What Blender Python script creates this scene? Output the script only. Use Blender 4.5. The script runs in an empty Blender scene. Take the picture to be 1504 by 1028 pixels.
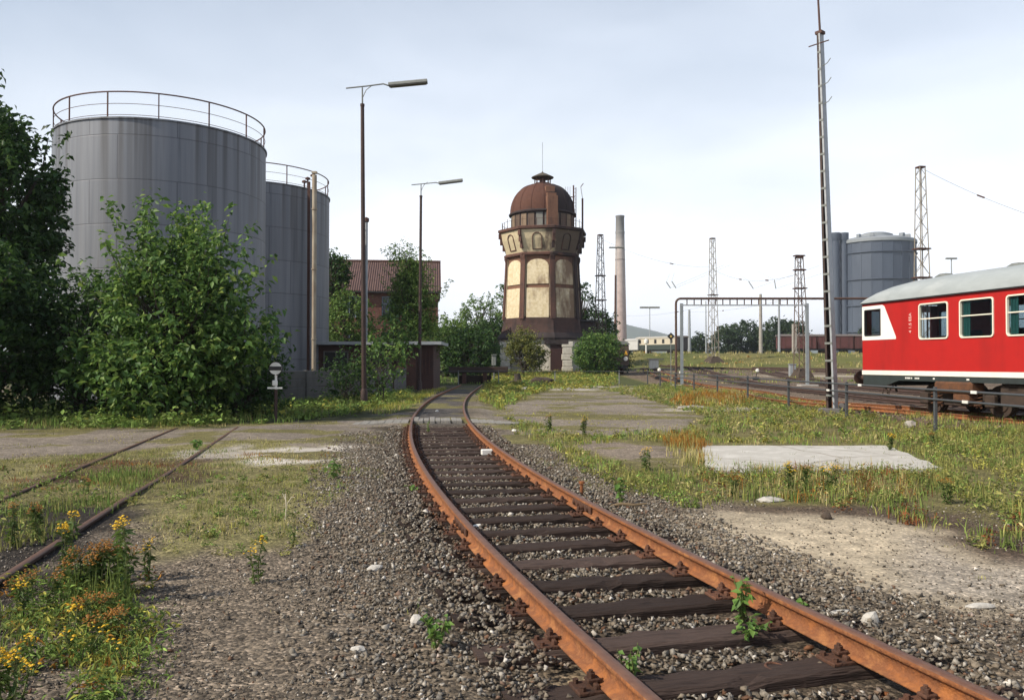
import bpy, math, random
import numpy as np
from mathutils import Vector, Matrix
S = bpy.context.scene
COL = S.collection
R = math.radians
rng = np.random.default_rng(7)
random.seed(7)
F, HY, CX, CZ = 1200.0, 533.0, 752.0, 1.68      # focal length, horizon row, centre column (photo pixels), eye height

def G(x, y, z=0.0):
    """ground point under a photo pixel"""
    d = (CZ - z) * F / (y - HY)
    return ((x - CX) / F * d, d)
def P(x, y, d):
    return ((x - CX) / F * d, d, CZ + (HY - y) / F * d)

# ------------------------------------------------------------------ noise
def _hash(ix, iy, s):
    h = (ix.astype(np.int64) * 374761393 + iy.astype(np.int64) * 668265263 + s * 974634777) & 0x7fffffff
    h = ((h ^ (h >> 13)) * 1274126177) & 0x7fffffff
    return ((h ^ (h >> 16)) & 0xffff) / 65535.0
def vnoise(x, y, s=0):
    x = np.asarray(x, float); y = np.asarray(y, float)
    ix = np.floor(x); iy = np.floor(y); fx = x - ix; fy = y - iy
    fx = fx * fx * (3 - 2 * fx); fy = fy * fy * (3 - 2 * fy)
    a = _hash(ix, iy, s); b = _hash(ix + 1, iy, s); c = _hash(ix, iy + 1, s); d = _hash(ix + 1, iy + 1, s)
    return (a * (1 - fx) + b * fx) * (1 - fy) + (c * (1 - fx) + d * fx) * fy
def fbm(x, y, s=0, o=4):
    t = 0; a = .5; n = 0
    for k in range(o):
        t = t + a * vnoise(np.asarray(x) * 2 ** k, np.asarray(y) * 2 ** k, s + k); n += a; a *= .5
    return t / n
def sstep(a, b, x):
    t = np.clip((np.asarray(x, float) - a) / (b - a), 0, 1)
    return t * t * (3 - 2 * t)

# ------------------------------------------------------------------ track curves
_ty = np.array([3.8, 5.5, 6.25, 8.8, 12.8, 17, 24.3, 32, 38.8, 47, 60.])
_tx = np.array([1.44, .91, .71, .11, -.67, -1.31, -2.18, -2.60, -2.80, -2.88, -2.9])
_pc = np.polyfit(_ty, _tx, 5)
def tcx(y):
    y = np.asarray(y, float)
    y0 = 3.8
    s0 = np.polyval(np.polyder(_pc), y0)
    return np.where(y < y0, np.polyval(_pc, y0) + s0 * (y - y0) , np.polyval(_pc, np.clip(y, y0, 60)))
def spx(y):
    return -4.62 - .215 * (np.asarray(y, float) - 6) - .0 * y
# railcar line
CAR0 = Vector((11.725, 27.32, 0)); CARD = Vector((.2164, -.9763, 0)); CARN = Vector((.9763, .2164, 0))
_yy = np.array([-30, 0, 14, 22, 28, 34, 42, 55, 75, 100, 134.])
def _carline(y):  # axis of the near rail + .75
    return CAR0.x + (CAR0.y - y) * .2216 + 1.45 * 1.02
_yx = np.array([_carline(-30), _carline(0), _carline(14), _carline(22), _carline(28), _carline(34) + .05, 12.6, 12.9, 14.2, 17.0, 22.5])
def ycx(y):
    # smooth interpolation (monotone-ish cubic)
    y = np.asarray(y, float)
    m = np.gradient(_yx, _yy)
    i = np.clip(np.searchsorted(_yy, y) - 1, 0, len(_yy) - 2)
    h = _yy[i + 1] - _yy[i]; t = np.clip((y - _yy[i]) / h, -.5, 1.2)
    return (2*t**3-3*t**2+1)*_yx[i] + (t**3-2*t**2+t)*h*m[i] + (-2*t**3+3*t**2)*_yx[i+1] + (t**3-t**2)*h*m[i+1]

def gz(x, y):
    x = np.asarray(x, float); y = np.asarray(y, float)
    z = .021 * np.clip(y - 60, 0, 52)
    z = z + 2.1 * sstep(108, 128, y + .0 * x) * sstep(13, 19, x)
    z = z + .05 * (fbm(x * .45, y * .45, 3) - .5) * sstep(3, 6, y) * (y < 200)
    # main track bed
    off = np.abs(x - tcx(y))
    inb = (1 - sstep(1.15, 1.45, off)) * (1 - sstep(21.6, 21.9, y))
    z = z * (1 - inb) - .075 * inb
    pv = (1 - sstep(1.3, 1.8, off)) * sstep(21.6, 21.9, y) * (1 - sstep(58, 61, y))
    z = z * (1 - pv) + .06 * pv
    # siding pit
    so = np.abs(x - spx(y)) 
    pit = (1 - sstep(1.0, 1.25, so)) * (1 - sstep(9.8, 11.6, y))
    z = z * (1 - pit) - .012 * pit
    return z

# ------------------------------------------------------------------ materials
def nt(m): 
    m.use_nodes = True
    return m.node_tree.nodes, m.node_tree.links
def ramp(nodes, stops):
    r = nodes.new('ShaderNodeValToRGB')
    el = r.color_ramp.elements
    while len(el) < len(stops): el.new(.5)
    for e, (p, c) in zip(el, stops):
        e.position = p; e.color = (*c, 1) if len(c) == 3 else c
    return r
def mat(name, c1, c2=None, scale=3.0, rough=.7, metal=0.0, bump=0.0, bscale=None, stretch=(1, 1, 1), detail=6, c3=None, spec=.4, stops=None):
    m = bpy.data.materials.new(name); N, L = nt(m)
    b = N['Principled BSDF']; b.inputs['Roughness'].default_value = rough; b.inputs['Metallic'].default_value = metal
    b.inputs['Specular IOR Level'].default_value = spec
    tc = N.new('ShaderNodeTexCoord'); mp = N.new('ShaderNodeMapping'); L.new(tc.outputs['Object'], mp.inputs['Vector'])
    mp.inputs['Scale'].default_value = stretch
    nz = N.new('ShaderNodeTexNoise'); nz.inputs['Scale'].default_value = scale; nz.inputs['Detail'].default_value = detail
    nz.inputs['Roughness'].default_value = .65
    L.new(mp.outputs[0], nz.inputs['Vector'])
    c2 = c2 or tuple(v * .75 for v in c1)
    st = stops or ([(.3, c1), (.7, c2)] if c3 is None else [(.25, c1), (.5, c2), (.75, c3)])
    r = ramp(N, st); L.new(nz.outputs['Fac'], r.inputs[0]); L.new(r.outputs[0], b.inputs['Base Color'])
    if bump:
        n2 = N.new('ShaderNodeTexNoise'); n2.inputs['Scale'].default_value = bscale or scale * 4; n2.inputs['Detail'].default_value = 4
        L.new(mp.outputs[0], n2.inputs['Vector'])
        bp = N.new('ShaderNodeBump'); bp.inputs['Strength'].default_value = bump; bp.inputs['Distance'].default_value = .02
        L.new(n2.outputs['Fac'], bp.inputs['Height']); L.new(bp.outputs[0], b.inputs['Normal'])
    return m
def leafmat(name, stops, transl=.32, rough=.55):
    m = bpy.data.materials.new(name); N, L = nt(m)
    b = N['Principled BSDF']; out = N['Material Output']
    g = N.new('ShaderNodeNewGeometry'); r = ramp(N, stops); L.new(g.outputs['Random Per Island'], r.inputs[0])
    L.new(r.outputs[0], b.inputs['Base Color']); b.inputs['Roughness'].default_value = rough; b.inputs['Specular IOR Level'].default_value = .3
    t = N.new('ShaderNodeBsdfTranslucent')
    hs = N.new('ShaderNodeHueSaturation'); hs.inputs['Value'].default_value = 1.35; hs.inputs['Hue'].default_value = .485
    L.new(r.outputs[0], hs.inputs['Color']); L.new(hs.outputs[0], t.inputs['Color'])
    mx = N.new('ShaderNodeMixShader'); mx.inputs[0].default_value = transl
    L.new(b.outputs[0], mx.inputs[1]); L.new(t.outputs[0], mx.inputs[2]); L.new(mx.outputs[0], out.inputs['Surface'])
    return m
def attrmat(name, attr, rough=.8, transl=.25):
    m = bpy.data.materials.new(name); N, L = nt(m)
    b = N['Principled BSDF']; out = N['Material Output']
    a = N.new('ShaderNodeAttribute'); a.attribute_name = attr
    g = N.new('ShaderNodeNewGeometry')
    hs = N.new('ShaderNodeHueSaturation'); 
    mr = N.new('ShaderNodeMapRange'); mr.inputs['To Min'].default_value = .65; mr.inputs['To Max'].default_value = 1.35
    L.new(g.outputs['Random Per Island'], mr.inputs[0]); L.new(mr.outputs[0], hs.inputs['Value'])
    L.new(a.outputs['Color'], hs.inputs['Color']); L.new(hs.outputs[0], b.inputs['Base Color'])
    b.inputs['Roughness'].default_value = rough; b.inputs['Specular IOR Level'].default_value = .2
    t = N.new('ShaderNodeBsdfTranslucent'); L.new(hs.outputs[0], t.inputs['Color'])
    mx = N.new('ShaderNodeMixShader'); mx.inputs[0].default_value = transl
    L.new(b.outputs[0], mx.inputs[1]); L.new(t.outputs[0], mx.inputs[2]); L.new(mx.outputs[0], out.inputs['Surface'])
    return m

def vary(m, lo=.7, hi=1.35):
    """each object of this material gets its own tone"""
    N, L = m.node_tree.nodes, m.node_tree.links; b = N['Principled BSDF']; src = b.inputs['Base Color'].links[0].from_socket
    oi = N.new('ShaderNodeObjectInfo'); mr = N.new('ShaderNodeMapRange'); mr.inputs['To Min'].default_value = lo; mr.inputs['To Max'].default_value = hi; L.new(oi.outputs['Random'], mr.inputs[0])
    hs = N.new('ShaderNodeHueSaturation'); L.new(mr.outputs[0], hs.inputs['Value']); L.new(src, hs.inputs['Color']); L.new(hs.outputs[0], b.inputs['Base Color'])
# ------------------------------------------------------------------ mesh builder
class MB:
    def __init__(s): s.v = []; s.f = []; s.m = []
    def add(s, vs, fs, mi=0):
        o = len(s.v); s.v += [tuple(map(float, v)) for v in vs]
        s.f += [tuple(i + o for i in f) for f in fs]; s.m += [mi] * len(fs); return s
    def box(s, c, size, rz=0.0, mi=0, rot=None, bev=0.0):
        hx, hy, hz = (v / 2 for v in size)
        if bev > 0:
            b = min(bev, hx * .9, hy * .9, hz * .9)
            vs = []; 
            for sx in (-1, 1):
                for sy in (-1, 1):
                    for sz in (-1, 1):
                        vs += [(sx * (hx - b), sy * (hy - b), sz * hz), (sx * (hx - b), sy * hy, sz * (hz - b)), (sx * hx, sy * (hy - b), sz * (hz - b))]
            def I(sx, sy, sz, k): return ((sx > 0) * 4 + (sy > 0) * 2 + (sz > 0)) * 3 + k
            fs = []
            for t in (-1, 1):
                fs.append([I(-1, -1, t, 0), I(1, -1, t, 0), I(1, 1, t, 0), I(-1, 1, t, 0)][::t])
                fs.append([I(-1, t, -1, 1), I(1, t, -1, 1), I(1, t, 1, 1), I(-1, t, 1, 1)][::-t])
                fs.append([I(t, -1, -1, 2), I(t, 1, -1, 2), I(t, 1, 1, 2), I(t, -1, 1, 2)][::t])
                for u in (-1, 1):
                    fs.append([I(-1, t, u, 0), I(1, t, u, 0), I(1, t, u, 1), I(-1, t, u, 1)][::-t * u])
                    fs.append([I(t, -1, u, 0), I(t, 1, u, 0), I(t, 1, u, 2), I(t, -1, u, 2)][::t * u])
                    fs.append([I(t, u, -1, 1), I(t, u, 1, 1), I(t, u, 1, 2), I(t, u, -1, 2)][::t * u])
            for sx in (-1, 1):
                for sy in (-1, 1):
                    for sz in (-1, 1): fs.append([I(sx, sy, sz, k) for k in (0, 1, 2)][::-sx * sy * sz])
        else:
            vs = [(x, y, z) for x in (-hx, hx) for y in (-hy, hy) for z in (-hz, hz)]
            fs = [(0, 1, 3, 2), (4, 6, 7, 5), (0, 4, 5, 1), (2, 3, 7, 6), (0, 2, 6, 4), (1, 5, 7, 3)]
        M = rot if rot is not None else Matrix.Rotation(rz, 3, 'Z')
        c = Vector(c)
        return s.add([M @ Vector(v) + c for v in vs], fs, mi)
    def tube(s, p0, p1, r0, r1=None, n=8, mi=0, caps=True):
        r1 = r0 if r1 is None else r1
        p0 = Vector(p0); p1 = Vector(p1); d = (p1 - p0)
        if d.length < 1e-6: return s
        d.normalize(); a = d.orthogonal().normalized(); b = d.cross(a)
        vs = []
        for p, r in ((p0, r0), (p1, r1)):
            for k in range(n):
                t = 2 * math.pi * (k + .5) / n; vs.append(p + a * math.cos(t) * r + b * math.sin(t) * r)
        fs = [(k, (k + 1) % n, n + (k + 1) % n, n + k) for k in range(n)]
        if caps: fs += [tuple(range(n))[::-1], tuple(range(n, 2 * n))]
        return s.add(vs, fs, mi)
    def path(s, pts, r, n=8, mi=0, radii=None):
        pts = [Vector(p) for p in pts]
        vs = []; N_ = len(pts); up = None
        for i, p in enumerate(pts):
            d = (pts[min(i + 1, N_ - 1)] - pts[max(i - 1, 0)]).normalized()
            if up is None: up = d.orthogonal().normalized()
            a = (up - d * up.dot(d)).normalized(); up = a; b = d.cross(a)
            rr = radii[i] if radii else r
            for k in range(n):
                t = 2 * math.pi * k / n; vs.append(p + a * math.cos(t) * rr + b * math.sin(t) * rr)
        fs = []
        for i in range(N_ - 1):
            fs += [(i * n + k, i * n + (k + 1) % n, (i + 1) * n + (k + 1) % n, (i + 1) * n + k) for k in range(n)]
        fs += [tuple(range(n))[::-1], tuple(range((N_ - 1) * n, N_ * n))]
        return s.add(vs, fs, mi)
    def lathe(s, prof, n=32, c=(0, 0, 0), mi=0, rot0=0.0, caps=True):
        vs = []; 
        for r, z in prof:
            for k in range(n):
                t = rot0 + 2 * math.pi * k / n; vs.append((c[0] + r * math.cos(t), c[1] + r * math.sin(t), c[2] + z))
        fs = []
        for i in range(len(prof) - 1):
            fs += [(i * n + k, i * n + (k + 1) % n, (i + 1) * n + (k + 1) % n, (i + 1) * n + k) for k in range(n)]
        if caps:
            if prof[0][0] > 1e-4: fs.append(tuple(range(n))[::-1])
            if prof[-1][0] > 1e-4: fs.append(tuple(range((len(prof) - 1) * n, len(prof) * n)))
        return s.add(vs, fs, mi)
    def prism(s, poly, t0, t1, fn, mi=0):
        """poly: 2-D points (CCW); fn(u, v, t) -> 3-D"""
        n = len(poly)
        vs = [fn(u, v, t0) for u, v in poly] + [fn(u, v, t1) for u, v in poly]
        fs = [(k, (k + 1) % n, n + (k + 1) % n, n + k) for k in range(n)] + [tuple(range(n))[::-1], tuple(range(n, 2 * n))]
        return s.add(vs, fs, mi)
    def build(s, name, mats, parent=None, smooth=False, loc=None, fix=True):
        me = bpy.data.meshes.new(name); me.from_pydata(s.v, [], s.f)
        for m in (mats if isinstance(mats, (list, tuple)) else [mats]): me.materials.append(m)
        me.polygons.foreach_set('material_index', s.m)
        if fix:
            import bmesh
            bm = bmesh.new(); bm.from_mesh(me); bmesh.ops.recalc_face_normals(bm, faces=bm.faces); bm.to_mesh(me); bm.free()
        if smooth:
            me.polygons.foreach_set('use_smooth', [True] * len(me.polygons))
            try: me.set_sharp_from_angle(angle=R(38))
            except Exception: pass
        o = bpy.data.objects.new(name, me); COL.objects.link(o)
        if parent is not None: o.parent = parent
        if loc is not None: o.location = loc
        return o

def npmesh(name, V, Fc, mats, parent=None, attr=None, smooth=False, loc=None, mi=None):
    V = np.ascontiguousarray(V, np.float32).reshape(-1, 3); Fc = np.ascontiguousarray(Fc, np.int32); k = Fc.shape[1]
    me = bpy.data.meshes.new(name)
    me.vertices.add(len(V)); me.vertices.foreach_set('co', V.ravel())
    me.loops.add(Fc.size); me.loops.foreach_set('vertex_index', Fc.ravel())
    me.polygons.add(len(Fc)); me.polygons.foreach_set('loop_start', np.arange(0, Fc.size, k, dtype=np.int32))
    for m in (mats if isinstance(mats, (list, tuple)) else [mats]): me.materials.append(m)
    if mi is not None: me.polygons.foreach_set('material_index', np.asarray(mi, np.int32))
    if smooth: me.polygons.foreach_set('use_smooth', np.ones(len(Fc), bool))
    for an, (typ, data) in (attr or {}).items():
        a = me.attributes.new(an, typ, 'POINT')
        a.data.foreach_set('color' if typ == 'FLOAT_COLOR' else 'value', np.ascontiguousarray(data, np.float32).ravel())
    me.update(calc_edges=True); me.validate()
    o = bpy.data.objects.new(name, me); COL.objects.link(o)
    if parent is not None: o.parent = parent
    if loc is not None: o.location = loc
    return o

def tag(o, label=None, cat=None, group=None, kind=None):
    if label: o['label'] = label
    if cat: o['category'] = cat
    if group: o['group'] = group
    if kind: o['kind'] = kind
    return o
def thing(name, label, cat, loc=(0, 0, 0), rz=0.0, group=None):
    o = bpy.data.objects.new(name, None); COL.objects.link(o); o.location = loc; o.rotation_euler = (0, 0, rz)
    o.empty_display_size = .3
    return tag(o, label, cat, group)
def copy_tree(o, parent=None):
    c = o.copy(); COL.objects.link(c)
    if parent is not None: c.parent = parent
    for ch in list(o.children): copy_tree(ch, c)
    return c

# ------------------------------------------------------------------ common materials
M = {}
M['rail_side'] = mat('rail_side', (.37, .135, .036), (.17, .064, .026), 7, .85, bump=.5, bscale=60, c3=(.40, .175, .06))
M['rail_top'] = mat('rail_top', (.105, .050, .034), (.17, .085, .052), 14, .55, metal=.15, bump=.1, bscale=40)
M['old_rail'] = mat('old_rail', (.06, .033, .024), (.035, .023, .02), 9, .8, bump=.3, bscale=50)  # dark rust, with the siding rail's side shadow put into the colour
M['fast'] = mat('fastening_rust', (.042, .023, .017), (.105, .043, .022), 25, .85, bump=.4, bscale=80)
M['sleeper'] = mat('tarred_timber', (.022, .016, .015), (.058, .041, .035), 5, .85, bump=.9, bscale=16, stretch=(.35, 6, 6), c3=(.014, .012, .012), spec=.12)
vary(M['sleeper'], .65, 1.6); vary(M['fast'], .7, 1.5)
M['rust_dark'] = mat('rusty_paint_dark', (.05, .022, .018), (.085, .038, .026), 6, .7)
M['pole_dark'] = mat('pole_dark', (.028, .018, .018), (.055, .028, .022), 4, .65)
M['galv'] = mat('galvanised', (.34, .36, .38), (.26, .28, .30), 5, .5, metal=.2)
M['fence_paint'] = mat('fence_paint', (.045, .052, .06), (.065, .07, .075), 7, .55)
M['lamp_grey'] = mat('lamp_grey', (.20, .21, .20), (.13, .14, .13), 6, .6)
M['concrete'] = mat('concrete', (.34, .32, .29), (.24, .22, .20), 2.2, .9, bump=.3, bscale=25)
M['concrete_dark'] = mat('concrete_dark', (.12, .115, .115), (.075, .072, .07), 1.6, .9, bump=.4, bscale=14, stretch=(1, 1, .5))
M['white'] = mat('white_paint', (.75, .75, .72), (.62, .61, .57), 6, .5)
M['black'] = mat('black_paint', (.012, .012, .014), (.02, .02, .02), 6, .5)
M['wire'] = mat('wire', (.05, .05, .055), (.04, .04, .04), 3, .6)
M['bark'] = mat('bark', (.07, .055, .042), (.035, .028, .022), 6, .9, bump=.6, bscale=24, stretch=(1, 1, .25))
M['soil'] = mat('soil', (.075, .055, .04), (.04, .03, .024), 4, .95, bump=.8, bscale=12)
# ================================================================== GROUND
def gpoly(px): return np.array([G(x, y) for x, y in px])
def inpoly(x, y, poly):
    n = len(poly); r = np.zeros(np.shape(x), bool); j = n - 1
    for i in range(n):
        xi, yi = poly[i]; xj, yj = poly[j]
        c = ((yi > y) != (yj > y)) & (x < (xj - xi) * (y - yi) / (yj - yi + 1e-12) + xi)
        r ^= c; j = i
    return r
def grow(step0, lim, g=1.12):
    out = [step0]; 
    while out[-1] < lim: out.append(out[-1] + (out[-1] - (out[-2] if len(out) > 1 else 0)) * g)
    return np.array(out)
_x = np.arange(-17, 19, .12); _xs = np.concatenate([-17 - grow(.15, 4500, 1.14)[::-1], _x, _x[-1] + grow(.15, 4500, 1.14)])
_y = np.arange(2.0, 42, .12); _ys = np.concatenate([2 - grow(.15, 80, 1.3)[::-1], _y, _y[-1] + grow(.15, 90, 1.018), ])
_ys = np.concatenate([_ys, _ys[-1] + grow(2.5, 6000, 1.18)])
GX, GY = np.meshgrid(_xs, _ys); nx, ny = len(_xs), len(_ys)
GZ = gz(GX, GY)
wx = GX + (fbm(GX * .9, GY * .9, 11) - .5) * 1.3 * np.clip(GY / 12, .4, 1.6) + (fbm(GX * 4.1, GY * 4.1, 111, 2) - .5) * .55
wy = GY + (fbm(GX * .9, GY * .9, 23) - .5) * 1.9 * np.clip(GY / 10, .4, 3) + (fbm(GX * 4.1, GY * 4.1, 123, 2) - .5) * .7
col = np.empty(GX.shape + (3,)); col[:] = (.135, .117, .097); grav = np.ones(GX.shape)
def paint(mask, c, g=None, mix=1.0):
    global col, grav
    mk = (mask.astype(float) * mix)[..., None]
    col = col * (1 - mk) + np.array(c) * mk
    if g is not None: grav = grav * (1 - mk[..., 0]) + g * mk[..., 0]
def zone(px, c, g=None, mix=1.0): paint(inpoly(wx, wy, gpoly(px)), c, g, mix)
paint(GY > 16, (.13, .115, .095), .6)
zone([(-900, 590), (620, 566), (640, 576), (600, 606), (420, 624), (0, 632), (-900, 650)], (.050, .055, .022), .25)
zone([(-900, 650), (0, 632), (330, 628), (590, 608), (640, 612), (600, 640), (470, 652), (330, 648), (150, 668), (0, 678), (-900, 720)], (.185, .165, .145), .45, .85)
zone([(-900, 700), (0, 674), (160, 664), (330, 648), (470, 652), (520, 690), (480, 745), (440, 800), (235, 812), (215, 735), (0, 740), (-900, 800)], (.165, .155, .075), .6)
zone([(340, 660), (430, 653), (525, 656), (530, 668), (480, 679), (380, 680)], (.46, .44, .41), .2)
zone([(250, 665), (330, 655), (350, 668), (280, 680)], (.30, .28, .25), .2)
zone([(690, 640), (705, 600), (760, 578), (830, 570), (930, 572), (1030, 596), (1040, 640), (960, 655), (860, 650), (770, 645)], (.20, .18, .155), .55, .85)
zone([(700, 585), (720, 553), (905, 552), (985, 562), (1250, 596), (1504, 640), (2200, 760), (2200, 900), (1494, 800), (1250, 770), (1050, 730), (900, 722), (800, 655), (860, 648), (1010, 650), (1030, 610), (920, 574), (800, 576), (730, 605)], (.135, .125, .058), .55)
zone([(830, 644), (940, 640), (1040, 655), (1030, 685), (940, 682), (850, 668)], (.18, .155, .13), .6)
zone([(810, 574), (828, 566), (935, 566), (928, 573)], (.36, .34, .31), .2)
zone([(975, 600), (1020, 596), (1100, 596), (1100, 603), (1000, 606)], (.30, .28, .24), .2)
zone([(1040, 736), (1240, 740), (1330, 742), (1500, 785), (1800, 830), (1800, 890), (1500, 835), (1330, 792), (1150, 762)], (.085, .065, .05), .6)
zone([(985, 752), (1150, 756), (1340, 778), (1480, 830), (1500, 900), (1330, 880), (1150, 850), (1050, 800)], (.37, .325, .25), .35)
zone([(1330, 800), (1500, 830), (1900, 900), (1900, 1000), (1494, 900), (1330, 860)], (.30, .275, .24), .6)

_off = np.abs(wx - tcx(wy))
paint((_off < 1.3) & (GY < 21.8), (.07, .058, .046), 1.0)
paint((_off > .9) & (_off < 1.9) & (GY < 18), (.115, .098, .078), 1.0, .8)
zone([(785, 988), (860, 972), (965, 1040), (960, 1090), (790, 1090)], (.46, .37, .24), .35)
paint((np.abs(GX - tcx(GY)) < .72) & (GY > 21.8) & (GY < 60), (.085, .08, .078), .5)
_so = np.abs(wx - spx(wy))
paint((_so < 1.15) & (GY < 12.5), (.030, .027, .025), .8)
paint((_so < 1.3) & (GY >= 11.5) & (GY < 14.5), (.07, .045, .028), .8, .8)
paint((wx > 11.0) & (GY > 12) & (GY < 112) & (wx > tcx(GY) + 8), (.135, .108, .085), 1.0)
paint((np.abs(wx - ycx(GY)) < 1.5) & (GY > 10) & (GY < 112), (.125, .092, .068), 1.0, .8)
paint((GY > 76) & (GY < 82) & (GX > 24), (.30, .27, .22), .4)
paint((GY > 107) & (GX > 12) & (GY < 600), (.15, .14, .05), .2)
_b = fbm(GX * .18, GY * .18, 77)
paint((GY > 107) & (GX > 12) & (GY < 400) & (_b > .52), (.085, .105, .03), .2, .8)
paint((GY > 60) & (GX < 10.5), (.06, .07, .025), .2)
paint(GY > 600, (.07, .09, .06), .0)
# soften one cell
for _ in range(3):
    c2 = col.copy(); c2[1:-1, 1:-1] = (col[1:-1, 1:-1] * 4 + col[:-2, 1:-1] + col[2:, 1:-1] + col[1:-1, :-2] + col[1:-1, 2:]) / 8; col = c2
_mo = sstep(.555, .68, fbm(GX * .55, GY * .8, 61, 4)) * (GY > 9) * (GY < 60) * (GX < 11)      # moss and dry weeds over the old paving
paint(_mo > 0, (.135, .128, .058), .6); col = col
tone = .70 + .60 * fbm(GX * .9, GY * .9, 41, 5); col = col * tone[..., None]
gi = np.arange(nx * ny).reshape(ny, nx)
GF = np.stack([gi[:-1, :-1], gi[:-1, 1:], gi[1:, 1:], gi[1:, :-1]], -1).reshape(-1, 4)
def ground_mat():
    m = bpy.data.materials.new('ground_soil'); N, L = nt(m); b = N['Principled BSDF']
    b.inputs['Roughness'].default_value = .95; b.inputs['Specular IOR Level'].default_value = .15
    a = N.new('ShaderNodeAttribute'); a.attribute_name = 'soil_colour'
    g = N.new('ShaderNodeAttribute'); g.attribute_name = 'gravel'
    tc = N.new('ShaderNodeTexCoord')
    def noise(sc, d=5):
        n = N.new('ShaderNodeTexNoise'); n.inputs['Scale'].default_value = sc; n.inputs['Detail'].default_value = d; n.inputs['Roughness'].default_value = .7
        L.new(tc.outputs['Object'], n.inputs['Vector']); return n
    n1 = noise(4.0, 8)
    r1 = ramp(N, [(.3, (.62, .6, .58)), (.7, (1.35, 1.32, 1.28))]); L.new(n1.outputs['Fac'], r1.inputs[0])
    m1 = N.new('ShaderNodeMix'); m1.data_type = 'RGBA'; m1.blend_type = 'MULTIPLY'; m1.inputs[0].default_value = 1
    L.new(a.outputs['Color'], m1.inputs[6]); L.new(r1.outputs[0], m1.inputs[7])
    v = N.new('ShaderNodeTexVoronoi'); v.inputs['Scale'].default_value = 46; v.inputs['Randomness'].default_value = 1
    L.new(tc.outputs['Object'], v.inputs['Vector'])
    sep = N.new('ShaderNodeSeparateColor'); L.new(v.outputs['Color'], sep.inputs[0])
    r2 = ramp(N, [(0, (.35, .34, .33)), (.55, (.95, .93, .9)), (.85, (1.5, 1.42, 1.3)), (1, (2.6, 2.5, 2.4))]); L.new(sep.outputs[0], r2.inputs[0])
    m2 = N.new('ShaderNodeMix'); m2.data_type = 'RGBA'; m2.blend_type = 'MULTIPLY'
    L.new(g.outputs['Fac'], m2.inputs[0]); L.new(m1.outputs[2], m2.inputs[6]); L.new(r2.outputs[0], m2.inputs[7])
    L.new(m2.outputs[2], b.inputs['Base Color'])
    bp = N.new('ShaderNodeBump'); bp.inputs['Distance'].default_value = .008
    mm = N.new('ShaderNodeMath'); mm.operation = 'MULTIPLY'; mm.inputs[1].default_value = .9; L.new(g.outputs['Fac'], mm.inputs[0]); L.new(mm.outputs[0], bp.inputs['Strength'])
    L.new(v.outputs['Distance'], bp.inputs['Height']); bp.invert = True
    n3 = noise(9, 6); b2 = N.new('ShaderNodeBump'); b2.inputs['Strength'].default_value = .5; b2.inputs['Distance'].default_value = .04
    L.new(n3.outputs['Fac'], b2.inputs['Height']); L.new(bp.outputs[0], b2.inputs['Normal']); L.new(b2.outputs[0], b.inputs['Normal'])
    return m
c4 = np.concatenate([col, np.ones(GX.shape + (1,))], -1)
ground = npmesh('ground', np.stack([GX, GY, GZ], -1), GF, ground_mat(), smooth=True, attr={'soil_colour': ('FLOAT_COLOR', c4), 'gravel': ('FLOAT', grav)})
tag(ground, kind='structure')

# pale concrete slab, right of the track
def slab():
    c = [G(1037, 694, .03), G(1385, 688, .03), G(1300, 655, .03), G(1034, 655, .03)]
    cx_ = sum(p[0] for p in c) / 4; cy_ = sum(p[1] for p in c) / 4
    pts = []
    for i in range(4):
        a = np.array(c[i]); b = np.array(c[(i + 1) % 4])
        for t in np.linspace(0, 1, 12, endpoint=False):
            p = a + (b - a) * t; j = .12 * (random.random() - .5) if .05 < t else 0
            pts.append((p[0] + j, p[1] + j))
    mb = MB(); mb.prism(pts, -.1, .045, lambda u, v, t: (u, v, t))
    pm_ = mat('pale_concrete', (.58, .565, .53), (.40, .385, .35), 1.7, .9, bump=.3, bscale=40, c3=(.54, .525, .49))
    N, L = nt(pm_); b_ = N['Principled BSDF']; src = b_.inputs['Base Color'].links[0].from_socket; tc_ = N.new('ShaderNodeTexCoord'); nn_ = N.new('ShaderNodeTexNoise'); nn_.inputs['Scale'].default_value = 2; L.new(tc_.outputs['Object'], nn_.inputs['Vector']); av = N.new('ShaderNodeMix'); av.data_type = 'RGBA'; av.inputs[0].default_value = .12; L.new(tc_.outputs['Object'], av.inputs[6]); L.new(nn_.outputs['Color'], av.inputs[7])
    vo = N.new('ShaderNodeTexVoronoi'); vo.feature = 'DISTANCE_TO_EDGE'; vo.inputs['Scale'].default_value = .42; L.new(av.outputs[2], vo.inputs['Vector']); rr_ = ramp(N, [(0, (.55, .52, .48)), (.006, (.8, .78, .75)), (.014, (1, 1, 1))]); L.new(vo.outputs['Distance'], rr_.inputs[0]); mm_ = N.new('ShaderNodeMix'); mm_.data_type = 'RGBA'; mm_.blend_type = 'MULTIPLY'; mm_.inputs[0].default_value = 1; L.new(src, mm_.inputs[6]); L.new(rr_.outputs[0], mm_.inputs[7]); L.new(mm_.outputs[2], b_.inputs['Base Color'])
    o = mb.build('concrete_pavement', pm_)
    tag(o, kind='structure')
slab()

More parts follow.
